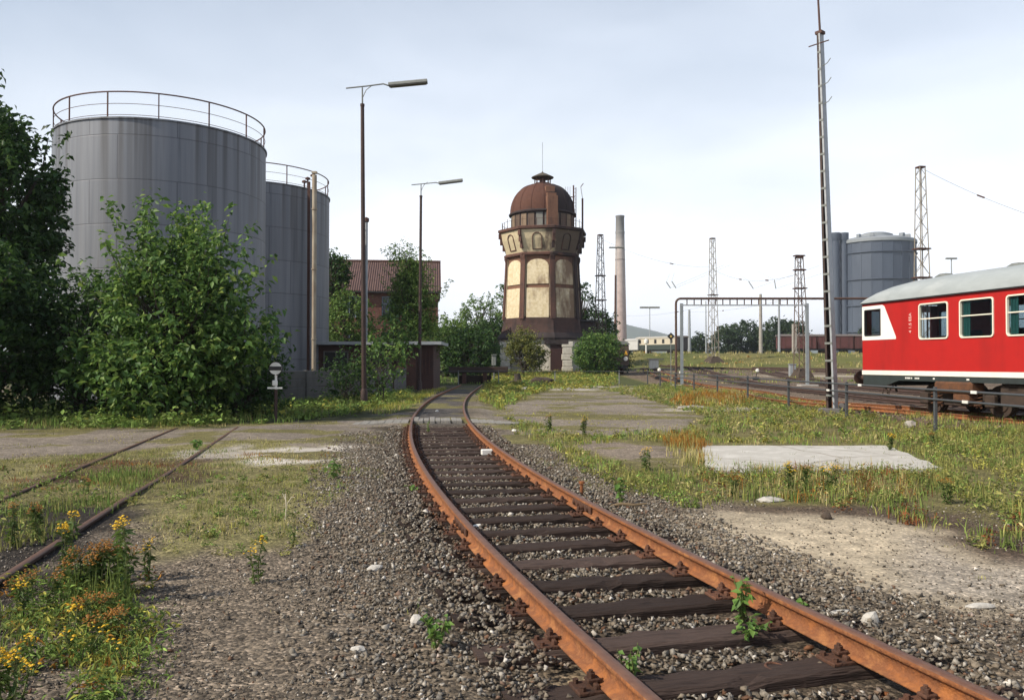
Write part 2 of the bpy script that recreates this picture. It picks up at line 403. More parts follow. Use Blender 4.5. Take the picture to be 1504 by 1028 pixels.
# ================================================================== TRACKS
RAILP = [(-.0625, 0), (.0625, 0), (.0625, .010), (.022, .022), (.0085, .034), (.0085, .094), (.030, .103), (.0335, .110), (.0335, .130), (.026, .138), (-.026, .138), (-.0335, .130), (-.0335, .110), (-.030, .103), (-.0085, .094), (-.0085, .034), (-.022, .022), (-.0625, .010)]
def rail_mesh(name, pts, parent, mats, zoff=0.0, org=(0, 0, 0)):
    """pts: (x, y, z) foot centre line"""
    pts = np.asarray(pts, float); d = np.gradient(pts[:, :2], axis=0); d /= np.linalg.norm(d, axis=1)[:, None]
    nrm = np.stack([d[:, 1], -d[:, 0]], 1); n = len(RAILP); V = []
    for p, q in zip(pts, nrm):
        for u, w in RAILP: V.append((p[0] + q[0] * u - org[0], p[1] + q[1] * u - org[1], p[2] + w + zoff - org[2]))
    Fc = []; mi = []
    for i in range(len(pts) - 1):
        for k in range(n):
            Fc.append((i * n + k, i * n + (k + 1) % n, (i + 1) * n + (k + 1) % n, (i + 1) * n + k)); mi.append(1 if 8 <= k <= 10 else 0)
    o = npmesh(name, V, np.array(Fc)[:, ::-1], mats, parent, mi=mi)
    return o
def offset_line(fn, ys, off, z):
    xs = fn(ys); d = np.stack([np.gradient(xs, ys), np.ones_like(ys)], 1); d /= np.linalg.norm(d, axis=1)[:, None]
    zz = z(xs, ys) if callable(z) else np.full_like(ys, z)
    return np.stack([xs + d[:, 1] * off, ys - d[:, 0] * off, zz], 1)

def sleeper_mesh(seed, L=2.6, W=.25, H=.16, mats=None):
    r = np.random.default_rng(seed); nseg = 22
    prof = [(-W/2, -H), (-W/2, -.018), (-W/2 + .02, 0), (-W/6, .004), (W/6, .003), (W/2 - .02, 0), (W/2, -.018), (W/2, -H)]
    V = []; n = len(prof)
    wob = r.normal(0, .004, (nseg + 1, n, 2)); wob[:, :, 1] *= .8
    edge = r.random((nseg + 1, 2)) ** 6 * .03
    for i in range(nseg + 1):
        x = -L / 2 + L * i / nseg + (r.normal(0, .012) if i in (0, nseg) else 0)
        for k, (v, w) in enumerate(prof):
            dz = wob[i, k, 1] - (edge[i, 0] if k in (1, 2) else 0) - (edge[i, 1] if k in (5, 6) else 0)
            V.append((x, v + wob[i, k, 0], w + dz))
    Fc = [(i * n + k, (i + 1) * n + k, (i + 1) * n + k + 1, i * n + k + 1) for i in range(nseg) for k in range(n - 1)]
    mb = MB(); mb.add(V, Fc); mb.add([V[k] for k in range(n)], [tuple(range(n))]); mb.add([V[nseg * n + k] for k in range(n)], [tuple(range(n))])
    o = mb.build('sleeper', mats or M['sleeper'])
    me = o.data; bpy.data.objects.remove(o); return me
def fastening_mesh():
    mb = MB()
    mb.box((0, 0, .010), (.37, .165, .020), bev=.004)
    for s in (-1, 1):
        mb.box((s * .078, 0, .032), (.026, .13, .03), bev=.005)
        mb.box((s * .082, 0, .053), (.075, .062, .020), bev=.005)
        mb.tube((s * .092, 0, .05), (s * .092, 0, .102), .012, n=8)
        mb.tube((s * .092, 0, .060), (s * .092, 0, .088), .024, n=6)
        mb.tube((s * .092, 0, .052), (s * .092, 0, .060), .031, n=10)
        for t in (-1, 1): mb.tube((s * .155, t * .055, .018), (s * .155, t * .055, .042), .017, n=6)
    o = mb.build('rail_fastening', M['fast']); me = o.data; bpy.data.objects.remove(o); return me
SL = [sleeper_mesh(100 + k) for k in range(6)]; FA = fastening_mesh()
# arc positions for sleepers along the main track
_fy = np.linspace(-2, 60, 6000); _fx = tcx(_fy); _arc = np.concatenate([[0], np.cumsum(np.hypot(np.diff(_fx), np.diff(_fy)))])
sl_y = np.interp(np.arange(.2, _arc[-1], .655), _arc, _fy); sl_y = sl_y[(sl_y < 21.6)]
sl_s = np.interp(sl_y, _fy, _arc)

trk = thing('railway_track', 'rusty curved railway track on dark timber sleepers running up the middle to the water tower', 'railway track', (1.44, 3.8, 0))
OR = (1.44, 3.8, 0)
ys = np.arange(-2, 58.5, .25)
rm = [M['rail_side'], M['rail_top']]
rail_mesh('rail', offset_line(tcx, ys, -.752, .022), trk, rm, org=OR)
rail_mesh('rail', offset_line(tcx, ys, .752, .022), trk, rm, org=OR)
for i, y in enumerate(sl_y):
    x = float(tcx(y)); sl = float((tcx(y + .1) - tcx(y - .1)) / .2)
    o = bpy.data.objects.new('sleeper', SL[i % 6]); COL.objects.link(o); o.parent = trk
    o.location = (x - OR[0], y - OR[1], random.uniform(-.006, .002)); o.rotation_euler = (random.gauss(0, .01), random.gauss(0, .004), -math.atan(sl) + random.gauss(0, .012) + (math.pi if i % 2 else 0))
    for s in (-1, 1):
        f = bpy.data.objects.new('rail_fastening', FA); COL.objects.link(f); f.parent = o; f.location = (s * .752, 0, .001)
# crossing planks across the track
for k in range(9):
    a = -.66 + k * .148
    mb = MB(); y0 = 22.55
    sl = float((tcx(y0 + .1) - tcx(y0 - .1)) / .2)
    mb.box((0, 0, .075), (.138, 1.25, .13), bev=.012)
    o = mb.build('crossing_plank', M['plank'] if 'plank' in M else M.setdefault('plank', mat('weathered_plank', (.26, .25, .23), (.17, .16, .145), 5, .9, bump=.4, bscale=20, stretch=(6, .5, 3))), trk)
    o.location = (float(tcx(y0)) + a + random.gauss(0, .006) - OR[0], y0 + random.gauss(0, .03) - OR[1], random.uniform(-.012, .006)); o.rotation_euler = (random.gauss(0, .01), random.gauss(0, .02), -math.atan(sl))
for s, n_ in ((-1, 7), (1, 7)):
    for k in range(n_):
        mb = MB(); mb.box((0, 0, .06), (.21, 1.15 - .03 * k, .11), bev=.012)
        o = mb.build('crossing_plank', M['plank'], trk); y0 = 22.5 + .03 * k
        o.location = (float(tcx(y0)) + s * (.96 + k * .22) - OR[0], y0 - OR[1], -.02 - .012 * k + random.uniform(-.008, .008)); o.rotation_euler = (random.gauss(0, .012), random.gauss(0, .015), random.gauss(0, .02) + .1)

sid = thing('siding_track', 'dark worn siding rails half sunk in weeds at the lower left', 'railway track', (-4.6, 6, 0))
ys = np.arange(-2, 21.5, .4)
for s in (-.752, .752):
    zs = (lambda x, y: -.095 - .027 * sstep(9.8, 12.0, y)) if s > 0 else (lambda x, y: -.118 + 0 * y)
    rail_mesh('rail', offset_line(spx, ys, s, zs), sid, [M['old_rail'], mat('old_rail_top', (.10, .055, .04), (.15, .085, .06), 10, .5, metal=.2)], org=(-4.6, 6, 0))
for k in range(13):
    o = bpy.data.objects.new('sleeper', SL[k % 6]); COL.objects.link(o); o.parent = sid; y = 3 + k * .68
    o.location = (float(spx(y)) + 4.6, y - 6, -.085); o.rotation_euler = (0, 0, .215)

# yard tracks beyond the fence
def yard_track(fn, y0, y1, label, zf, n_sl=60, step=.8, rm=[M['old_rail'], M['rail_top']]):
    t = thing('yard_track', label, 'railway track', (float(fn(np.array(y0))), y0, 0), group='yard tracks beyond the fence')
    ys = np.arange(y0, y1, step); ox = float(fn(np.array(y0)))
    for s in (-.752, .752): rail_mesh('rail', offset_line(fn, ys, s, zf), t, rm, org=(ox, y0, 0))
    d = (y1 - y0) / n_sl
    for k in range(n_sl):
        y = y0 + (k + .5) * d; o = bpy.data.objects.new('sleeper', SL[k % 6]); COL.objects.link(o); o.parent = t
        sl = float((fn(np.array(y + .2)) - fn(np.array(y - .2))) / .4); x = float(fn(np.array(y)))
        o.location = (x - ox, y - y0, float(zf(x, y)) - .01); o.rotation_euler = (0, 0, -math.atan(sl))
zt = lambda x, y: gz(x, y) + .035
yard_track(ycx, 10, 108, 'rusty yard track under the red railcar just beyond the fence', zt, 95, rm=rm)
yard_track(lambda y: ycx(y) + 4.6 + .02 * np.maximum(0, y - 45), 14, 106, 'second rusty yard track behind the red railcar', zt, 90)
yard_track(lambda y: ycx(y) + 9.4 + .07 * np.maximum(0, y - 45), 18, 100, 'third yard track, beyond the pair nearest the fence', zt, 80)
yard_track(lambda y: 16 + .75 * (118 - np.asarray(y, float)) - .0016 * (118 - np.asarray(y, float)) ** 2, 70, 112, 'far yard track curving off in front of the grassy bank', zt, 60)
yard_track(lambda y: 24 + .85 * (116 - np.asarray(y, float)), 70, 107, 'farthest yard track at the foot of the grassy bank', zt, 60)

# ================================================================== STONES
def ico():
    t = (1 + 5 ** .5) / 2
    v = np.array([(-1, t, 0), (1, t, 0), (-1, -t, 0), (1, -t, 0), (0, -1, t), (0, 1, t), (0, -1, -t), (0, 1, -t), (t, 0, -1), (t, 0, 1), (-t, 0, -1), (-t, 0, 1)], float)
    f = np.array([(0, 11, 5), (0, 5, 1), (0, 1, 7), (0, 7, 10), (0, 10, 11), (1, 5, 9), (5, 11, 4), (11, 10, 2), (10, 7, 6), (7, 1, 8), (3, 9, 4), (3, 4, 2), (3, 2, 6), (3, 6, 8), (3, 8, 9), (4, 9, 5), (2, 4, 11), (6, 2, 10), (8, 6, 7), (9, 8, 1)])
    return v / np.linalg.norm(v[0]), f
IV, IF = ico()
VAR = []
CUBE = np.array([(x, y, z) for x in (-1, 1) for y in (-1, 1) for z in (-1, 1)], float) * .62
CF = np.array([(0, 1, 3), (0, 3, 2), (4, 6, 7), (4, 7, 5), (0, 4, 5), (0, 5, 1), (2, 3, 7), (2, 7, 6), (0, 2, 6), (0, 6, 4), (1, 5, 7), (1, 7, 3)])
NV = 8; IF = CF
for k in range(24):
    v = CUBE * rng.uniform(.35, 1.3, (8, 1)) + rng.normal(0, .22, (8, 3)); v *= rng.uniform(.5, 1.45, 3); v /= np.linalg.norm(v, axis=1).max() * .92
    VAR.append(v)
for k in range(0):
    v = IV * 1.0
    for _c in range(6):          # break the lump along a few flat planes
        nrm_ = rng.normal(size=3); nrm_ /= np.linalg.norm(nrm_); lim = rng.uniform(.35, .75); dd_ = v @ nrm_; v = v - np.clip(dd_ - lim, 0, None)[:, None] * nrm_
    v = v + rng.normal(0, .09, (12, 3)); v *= rng.uniform(.7, 1.45, 3); v /= np.abs(v).max() * .85
    VAR.append(v)
VAR = np.array(VAR)
def rot_mats(n, r=rng):
    q = r.normal(size=(n, 4)); q /= np.linalg.norm(q, axis=1)[:, None]; w, x, y, z = q.T
    return np.stack([1-2*(y*y+z*z), 2*(x*y-z*w), 2*(x*z+y*w), 2*(x*y+z*w), 1-2*(x*x+z*z), 2*(y*z-x*w), 2*(x*z-y*w), 2*(y*z+x*w), 1-2*(x*x+y*y)], 1).reshape(n, 3, 3)
SANDP = gpoly([(795, 990), (855, 978), (950, 1030), (960, 1080), (800, 1080)])
def stones(name, x, y, size, lift, matl, zsq=.8, zbase=None):
    kk = ~(inpoly(x + (fbm(x * 5, y * 5, 3) - .5) * .3, y, SANDP) & (rng.random(len(x)) < .9)); x, y, size = x[kk], y[kk], size[kk]; zbase = None if zbase is None else zbase[kk]
    n = len(x); A = VAR[rng.integers(0, len(VAR), n)]
    V = np.einsum('nij,nkj->nki', rot_mats(n), A) * size[:, None, None]; V[..., 2] *= zsq
    V += np.stack([x, y, (gz(x, y) if zbase is None else zbase) + lift * size], 1)[:, None, :]
    Fc = (IF[None] + NV * np.arange(n)[:, None, None]).reshape(-1, 3)
    near = np.clip(1 - np.abs(np.abs(x - tcx(y)) - .75) / .30, 0, 1) * (y < 22)
    ru = np.clip(near * rng.uniform(0, 1.15, n) + (rng.random(n) < .05) * .5, 0, 1)
    o = npmesh(name, V.reshape(-1, 3), Fc, matl, attr={'rust': ('FLOAT', np.repeat(ru, NV))})
    return tag(o, kind='stuff')
def stone_mat(name, stops):
    m = bpy.data.materials.new(name); N, L = nt(m); b = N['Principled BSDF']; b.inputs['Roughness'].default_value = .85; b.inputs['Specular IOR Level'].default_value = .3
    g = N.new('ShaderNodeNewGeometry'); r = ramp(N, stops); L.new(g.outputs['Random Per Island'], r.inputs[0])
    tc = N.new('ShaderNodeTexCoord'); n = N.new('ShaderNodeTexNoise'); n.inputs['Scale'].default_value = 55; n.inputs['Detail'].default_value = 4; L.new(tc.outputs['Object'], n.inputs['Vector'])
    rr = ramp(N, [(.3, (.6, .58, .55)), (.7, (1.3, 1.27, 1.22))]); L.new(n.outputs['Fac'], rr.inputs[0])
    mx = N.new('ShaderNodeMix'); mx.data_type = 'RGBA'; mx.blend_type = 'MULTIPLY'; mx.inputs[0].default_value = 1; L.new(r.outputs[0], mx.inputs[6]); L.new(rr.outputs[0], mx.inputs[7])
    a = N.new('ShaderNodeAttribute'); a.attribute_name = 'rust'
    m2 = N.new('ShaderNodeMix'); m2.data_type = 'RGBA'; L.new(a.outputs['Fac'], m2.inputs[0]); L.new(mx.outputs[2], m2.inputs[6]); m2.inputs[7].default_value = (.15, .055, .018, 1)
    L.new(m2.outputs[2], b.inputs['Base Color'])
    bp = N.new('ShaderNodeBump'); bp.inputs['Strength'].default_value = .5; bp.inputs['Distance'].default_value = .006; L.new(n.outputs['Fac'], bp.inputs['Height']); L.new(bp.outputs[0], b.inputs['Normal'])
    return m
MS = stone_mat('ballast_stone', [(0, (.045, .040, .035)), (.18, (.115, .098, .08)), (.42, (.165, .138, .108)), (.6, (.215, .19, .155)), (.78, (.155, .148, .138)), (.9, (.27, .25, .22)), (.97, (.38, .36, .33)), (1, (.6, .58, .55))])
MG = stone_mat('fine_gravel_stone', [(0, (.045, .040, .035)), (.3, (.095, .082, .068)), (.55, (.145, .125, .102)), (.78, (.19, .17, .145)), (.92, (.28, .26, .23)), (.965, (.36, .34, .31)), (1, (.75, .72, .68))])
def samp(n, x0, x1, y0, y1): return rng.uniform(x0, x1, n), rng.uniform(y0, y1, n)
def vis(x, y, m=.7): return (np.abs(x) < .628 * y + m)
def arcpos(y): return np.interp(y, _fy, _arc)
X, Y, Z_ = [], [], []
# between rails and shoulders
def band(o0, o1, y0, y1, dens, fall=12):
    n = int((y1 - y0) * (o1 - o0) * dens); y = y0 + (y1 - y0) * rng.random(n) ** 1.0; o = rng.uniform(o0, o1, n)
    keep = rng.random(n) < np.clip(1.25 - y / (fall * 2.2), .3, 1); y, o = y[keep], o[keep]
    x = tcx(y) + o; return x, y, o
def sleeper_hit(y, o):
    s = arcpos(y); i = np.searchsorted(sl_s, s); a = np.abs(sl_s[np.clip(i, 0, len(sl_s) - 1)] - s); b = np.abs(sl_s[np.clip(i - 1, 0, len(sl_s) - 1)] - s)
    return np.minimum(a, b) < .15
xs_, ys_, os_ = band(-1.32, 1.32, 3.2, 21.5, 900)
k = (~sleeper_hit(ys_, os_) | ((np.abs(os_) > 1.0) & (rng.random(len(os_)) < .6))) & (np.abs(np.abs(os_) - .752) > .055); k |= (rng.random(len(k)) < .012) & (np.abs(np.abs(os_) - .752) > .1)
xs_, ys_, os_ = xs_[k], ys_[k], os_[k]; k = vis(xs_, ys_); xs_, ys_ = xs_[k], ys_[k]
stones('track_ballast', xs_, ys_, rng.uniform(.014, .030, len(xs_)) * (1 + .6 * (rng.random(len(xs_)) < .08)), .35, MS, zbase=np.full(len(xs_), -.07) + .03 * rng.random(len(xs_)) + .075 * sstep(.8, 1.05, np.abs(xs_ - tcx(ys_))))
pa = [band(-2.5, -1.1, 3.2, 20, 760), band(1.1, 2.1, 3.2, 17, 760), band(2.1, 3.6, 3.2, 6.3, 330)]
xs_ = np.concatenate([p[0] for p in pa]); ys_ = np.concatenate([p[1] for p in pa]); os_ = np.concatenate([p[2] for p in pa])
thin = np.clip((2.6 - np.abs(os_)) / .9, .12, 1) * (os_ < 0) + (os_ > 0) * np.where(os_ > 2.1, np.clip((6.0 - ys_) / 1.4, .05, .8), np.clip((2.3 - os_) / .6, .2, 1))
k = (rng.random(len(xs_)) < thin) & vis(xs_, ys_); xs_, ys_ = xs_[k], ys_[k]
stones('ballast_shoulder', xs_, ys_, rng.uniform(.012, .028, len(xs_)) * (1 + .6 * (rng.random(len(xs_)) < .06)), .30, MS)
# fine gravel left and right
n = 120000; x, y = samp(n, -9, 0.8, 3.4, 15)
k = (x < tcx(y) - 1.7) & (x > spx(y) - 3) & vis(x, y) & (rng.random(n) < np.clip(1.3 - y / 9, .12, 1)) & (fbm(x * .8, y * .8, 5) > .32); x, y = x[k], y[k]
stones('fine_gravel', x, y, rng.uniform(.005, .013, len(x)) * (1 + 1.4 * (rng.random(len(x)) < .04)), .3, MG)
n = 90000; x, y = samp(n, 0, 8, 3.4, 11)
k = (x > tcx(y) + 1.7) & vis(x, y) & ~(inpoly(x, y, gpoly([(1040, 745), (1150, 748), (1350, 775), (1500, 820), (1500, 880), (1300, 870), (1150, 842)])) & (rng.random(n) < .8)) & (rng.random(n) < np.clip(1.25 - y / 9, .1, 1)) & (fbm(x * .9, y * .9, 9) > .36); x, y = x[k], y[k]
stones('fine_gravel', x, y, rng.uniform(.005, .016, len(x)) * (1 + 1.2 * (rng.random(len(x)) < .05)), .3, MG)
n = 3500; x, y = samp(n, 11, 17, 12, 40); k = (np.abs(x - ycx(y)) < 1.9); x, y = x[k], y[k]
stones('yard_ballast', x, y, rng.uniform(.03, .06, len(x)), .25, MS)

# single pale lumps one can point at
MW = mat('pale_stone', (.50, .48, .44), (.33, .31, .28), 9, .85, bump=.4, bscale=30)
def lump(name, label, cat, px, w, h, seed, m=MW, group=None, d=.8, rz=0):
    r = np.random.default_rng(seed); x, y = G(*px)
    import bmesh
    bm = bmesh.new(); bmesh.ops.create_icosphere(bm, subdivisions=2, radius=1)
    off = r.uniform(0, 50, 3)
    for v in bm.verts:
        c = v.co; k = .62 + .7 * float(fbm(c.x * 1.6 + off[0], c.y * 1.6 + c.z * 1.9 + off[1], seed % 50, 3))
        v.co = Vector((c.x * k * w / 2, c.y * k * w * d / 2, max(c.z, -.5) * k * h * .6))
    me = bpy.data.meshes.new(name); bm.to_mesh(me); bm.free(); me.materials.append(m)
    o = bpy.data.objects.new(name, me); COL.objects.link(o); o.location = (x, y, float(gz(x, y)) + h * .25); o.rotation_euler = (0, 0, rz)
    return tag(o, label, cat, group)
lump('pale_stone', 'tall white broken stone lump beside the near right rail', 'stone', (1276, 912), .11, .11, 31)
lump('pale_stone', 'long flat white stone lying just left of the tall white lump', 'stone', (1236, 897), .26, .06, 32, d=.35, rz=.2)
lump('pale_stone', 'flat white stone on the gravel between grass and left rail, near mid picture', 'stone', (552, 834), .14, .05, 33)
lump('pale_stone', 'white stone beside the small green weed left of the track', 'stone', (613, 913), .10, .07, 34)
lump('pale_stone', 'white stone against the outer side of the left rail at mid curve', 'stone', (654, 760), .14, .07, 35)
lump('pale_stone', 'small white stone on dark gravel near the bottom left corner', 'stone', (527, 952), .09, .04, 36)
lump('pale_stone', 'white stone in the ballast close to the bottom of the left rail', 'stone', (745, 943), .08, .06, 37)
lump('pale_stone', 'white stone lying between the rails near the middle sleepers', 'stone', (897, 893), .075, .06, 38)
lump('pale_stone', 'thin pale stone at the right edge of the sandy gravel', 'stone', (1436, 890), .2, .04, 39, d=.4)
lump('pale_stone', 'flat pale stone at the edge of the brown soil below the concrete slab', 'stone', (1130, 736), .32, .07, 40, d=.6)
lump('dark_stone', 'dark stone chunk lying alone on the sandy patch', 'stone', (1213, 762), .12, .09, 41, m=M['soil'])
for k, (px, lb) in enumerate([((700, 765), 'crumpled white litter scrap between the rails, nearest of the litter'), ((688, 664), 'crumpled white litter scrap lying between the rails left of the white block'), ((642, 607), 'small white scrap on the paved track beyond the crossing planks'), ((755, 633), 'white scrap on the gravel right of the crossing planks')]):
    lump('litter_scrap', lb, 'litter', px, .13, .06, 60 + k, m=M['white'])
mb = MB(); mb.box((0, 0, .05), (.20, .13, .10), rz=.2, bev=.01)
x, y = G(715, 668, 0); o = mb.build('white_block', M['white']); o.location = (x, y, .005); tag(o, 'clean white rectangular block on a sleeper beside the right rail', 'block')
mb = MB(); mb.tube((0, 0, -.1), (.01, 0, .17), .022, n=8); mb.tube((.01, 0, .15), (.01, 0, .18), .04, n=8); o = mb.build('rail_peg', M['rail_side']); x, y = G(853, 727); o.location = (x, y, 0); tag(o, 'short rusty iron peg standing beside the right rail at mid curve', 'peg')
for sgn, yj in ((1, 9.0), (-1, 8.2)):
    mb = MB(); sl = float((tcx(yj + .1) - tcx(yj - .1)) / .2)
    for q in (-1, 1):
        mb.box((q * .024, 0, .085), (.022, .66, .075), bev=.006)
        for b in (-.24, -.09, .09, .24): mb.tube((q * .03, b, .085), (q * .06, b, .085), .02, n=6)
    o = mb.build('fishplate', M['fast'], trk); o.location = (float(tcx(yj)) + sgn * .752 * math.cos(math.atan(sl)) - OR[0], yj - sgn * .752 * math.sin(math.atan(sl)) - OR[1], .0); o.rotation_euler = (0, 0, -math.atan(sl))
# rusty ring and stick near the camera
mb = MB(); pts = [(.055 * math.cos(t), .055 * math.sin(t), 0) for t in np.linspace(0, 2 * math.pi, 25)]
mb.path(pts, .008, 6); o = mb.build('rusty_ring', M['fast']); x, y = G(1137, 974); o.location = (x, y, -.012); o.rotation_euler = (.1, .1, 0); tag(o, 'rusty iron ring lying between the nearest sleepers', 'ring')
mb = MB(); mb.path([(0, 0, 0), (.12, .02, .02), (.26, .01, .01), (.42, .04, .02)], .018, 7, radii=[.015, .02, .018, .01])
o = mb.build('wooden_stick', mat('dry_wood', (.22, .16, .09), (.14, .1, .06), 6, .9)); x, y = G(897, 746); o.location = (x, y, .03); tag(o, 'short brown stick of wood lying right of the right rail', 'stick')
# ================================================================== STORAGE TANKS
def tank_mat():
    m = bpy.data.materials.new('tank_steel'); N, L = nt(m); b = N['Principled BSDF']; b.inputs['Roughness'].default_value = .55; b.inputs['Metallic'].default_value = .15
    tc = N.new('ShaderNodeTexCoord'); sp = N.new('ShaderNodeSeparateXYZ'); L.new(tc.outputs['Object'], sp.inputs[0])
    at = N.new('ShaderNodeMath'); at.operation = 'ARCTAN2'; L.new(sp.outputs[1], at.inputs[0]); L.new(sp.outputs[0], at.inputs[1])
    mu = N.new('ShaderNodeMath'); mu.operation = 'MULTIPLY'; mu.inputs[1].default_value = 5.0; L.new(at.outputs[0], mu.inputs[0])
    cb = N.new('ShaderNodeCombineXYZ'); L.new(mu.outputs[0], cb.inputs[0]); L.new(sp.outputs[2], cb.inputs[1])
    br = N.new('ShaderNodeTexBrick'); br.inputs['Scale'].default_value = 1; br.inputs['Brick Width'].default_value = 3.9; br.inputs['Row Height'].default_value = 2.0; br.offset = 0.35
    br.inputs['Mortar Size'].default_value = .035; br.inputs['Mortar Smooth'].default_value = .6
    br.inputs['Color1'].default_value = (1, 1, 1, 1); br.inputs['Color2'].default_value = (.90, .90, .90, 1); br.inputs['Mortar'].default_value = (.60, .59, .6, 1)
    L.new(cb.outputs[0], br.inputs['Vector'])
    mp = N.new('ShaderNodeMapping'); mp.inputs['Scale'].default_value = (3.2, .10, 1); L.new(cb.outputs[0], mp.inputs['Vector'])
    nz = N.new('ShaderNodeTexNoise'); nz.inputs['Scale'].default_value = 1; nz.inputs['Detail'].default_value = 6; nz.inputs['Roughness'].default_value = .6; L.new(mp.outputs[0], nz.inputs['Vector'])
    r = ramp(N, [(.2, (.050, .054, .062)), (.38, (.135, .148, .175)), (.60, (.18, .192, .218)), (.72, (.145, .152, .168)), (.85, (.195, .19, .185))]); L.new(nz.outputs['Fac'], r.inputs[0])
    # soot streaks running down from the rim
    mp2 = N.new('ShaderNodeMapping'); mp2.inputs['Scale'].default_value = (1.5, .02, 1); L.new(cb.outputs[0], mp2.inputs['Vector'])
    n2 = N.new('ShaderNodeTexNoise'); n2.inputs['Scale'].default_value = 1.4; n2.inputs['Detail'].default_value = 3; L.new(mp2.outputs[0], n2.inputs['Vector'])
    mr = N.new('ShaderNodeMapRange'); mr.inputs['From Min'].default_value = 6.5; mr.inputs['From Max'].default_value = 12.6; L.new(sp.outputs[2], mr.inputs[0])
    r2 = ramp(N, [(.51, (0, 0, 0)), (.61, (1, 1, 1))]); L.new(n2.outputs['Fac'], r2.inputs[0])
    mm = N.new('ShaderNodeMath'); mm.operation = 'MULTIPLY'; L.new(mr.outputs[0], mm.inputs[0]); L.new(r2.outputs[0], mm.inputs[1])
    m3 = N.new('ShaderNodeMath'); m3.operation = 'MULTIPLY'; m3.inputs[1].default_value = .65; L.new(mm.outputs[0], m3.inputs[0])
    mx = N.new('ShaderNodeMix'); mx.data_type = 'RGBA'; mx.blend_type = 'MULTIPLY'; mx.inputs[0].default_value = 1; L.new(r.outputs[0], mx.inputs[6]); L.new(br.outputs['Color'], mx.inputs[7])
    my = N.new('ShaderNodeMix'); my.data_type = 'RGBA'; L.new(m3.outputs[0], my.inputs[0]); L.new(mx.outputs[2], my.inputs[6]); my.inputs[7].default_value = (.045, .042, .042, 1)
    L.new(my.outputs[2], b.inputs['Base Color'])
    bp = N.new('ShaderNodeBump'); bp.inputs['Strength'].default_value = .25; bp.inputs['Distance'].default_value = .02; L.new(br.outputs['Fac'], bp.inputs['Height']); bp.invert = True; L.new(bp.outputs[0], b.inputs['Normal'])
    return m
MT = tank_mat(); M['rail_rust'] = mat('handrail_rust', (.10, .035, .025), (.055, .03, .028), 4, .7)
def tank(bear, D, Rr, Ht, label, nposts, ph):
    x = D * math.sin(R(bear)); y = D * math.cos(R(bear)); t = thing('storage_tank', label, 'storage tank', (x, y, -.1))
    mb = MB(); mb.lathe([(Rr, 0), (Rr, Ht), (Rr + .06, Ht), (Rr + .06, Ht + .07), (Rr - .02, Ht + .07)], 96, caps=False); mb.build('shell', MT, t, smooth=True)
    mb = MB(); mb.lathe([(Rr - .01, Ht + .05), (Rr * .5, Ht + .32), (.01, Ht + .5)], 64, caps=False); mb.build('roof', M['galv'], t, smooth=True)
    rr = Rr - .05; mb = MB()
    for z, r in ((Ht + 1.22, .035), (Ht + .68, .014), (Ht + .18, .014)):
        mb.path([(rr * math.cos(a), rr * math.sin(a), z) for a in np.linspace(0, 2 * math.pi, 97)], r, 6)
    mb.build('railing', M['rail_rust'], t, smooth=True)
    for k in range(nposts):
        a = 2 * math.pi * (k + ph) / nposts; mb = MB(); mb.box((rr * math.cos(a), rr * math.sin(a), Ht + .64), (.05, .05, 1.18), rz=a); mb.build('railing_post', M['rail_rust'], t)
    return t, x, y
tA, ax, ay = tank(-23.16, 45, 4.97, 12.72, 'large grey cylindrical steel tank with railing, in front behind the big bush', 14, .3)
mb = MB(); a = math.atan2(-ay, -ax) + .05
mb.lathe([(.28, 0), (.28, .22), (.22, .3), (.01, .32)], 16, c=(3.7 * math.cos(a), 3.7 * math.sin(a), 12.8)); mb.build('vent', M['rail_rust'], tA)
tB, bx, by = tank(-17.75, 56.1, 5.0, 12.62, 'rear grey cylindrical steel tank, half hidden, with tall beige pipe', 14, .15)
# tall pipe in front of the rear tank
px_, py_ = P(461, 548, 50.2)[:2]
mb = MB(); mb.path([(px_ - bx, py_ - by, .9), (px_ - bx, py_ - by, 13.35)], .14, 10); 
for z in (3.2, 7.5, 11.2): mb.lathe([(.18, 0), (.18, .08)], 10, c=(px_ - bx, py_ - by, z))
mb.box((px_ - bx, py_ - by, 13.5), (.3, .3, .12)); mb.build('pipe', mat('pipe_beige', (.42, .38, .30), (.24, .18, .13), 3, .8, stretch=(1, 1, .3)), tB, smooth=True)
mb = MB(); dx, dy = (px_ - bx - .42), (py_ - by + .3); mb.box((dx, dy, 7.0), (.16, .12, 12.0)); mb.build('pipe_shadow_strip', M['rust_dark'], tB)  # dark strip added to stand for the shadow beside the pipe
mb = MB()
for (pxx, hh) in ((446, .75), (451, .95), (458.5, 1.15)):
    vx, vy = P(pxx, 270, 52.4)[:2]; vx -= bx; vy -= by
    mb.tube((vx, vy, 12.6), (vx, vy, 12.7 + hh), .05); mb.lathe([(.03, 0), (.17, .02), (.16, .12), (.03, .18)], 10, c=(vx, vy, 12.6 + hh))
mb.build('vent', M['rust_dark'], tB)

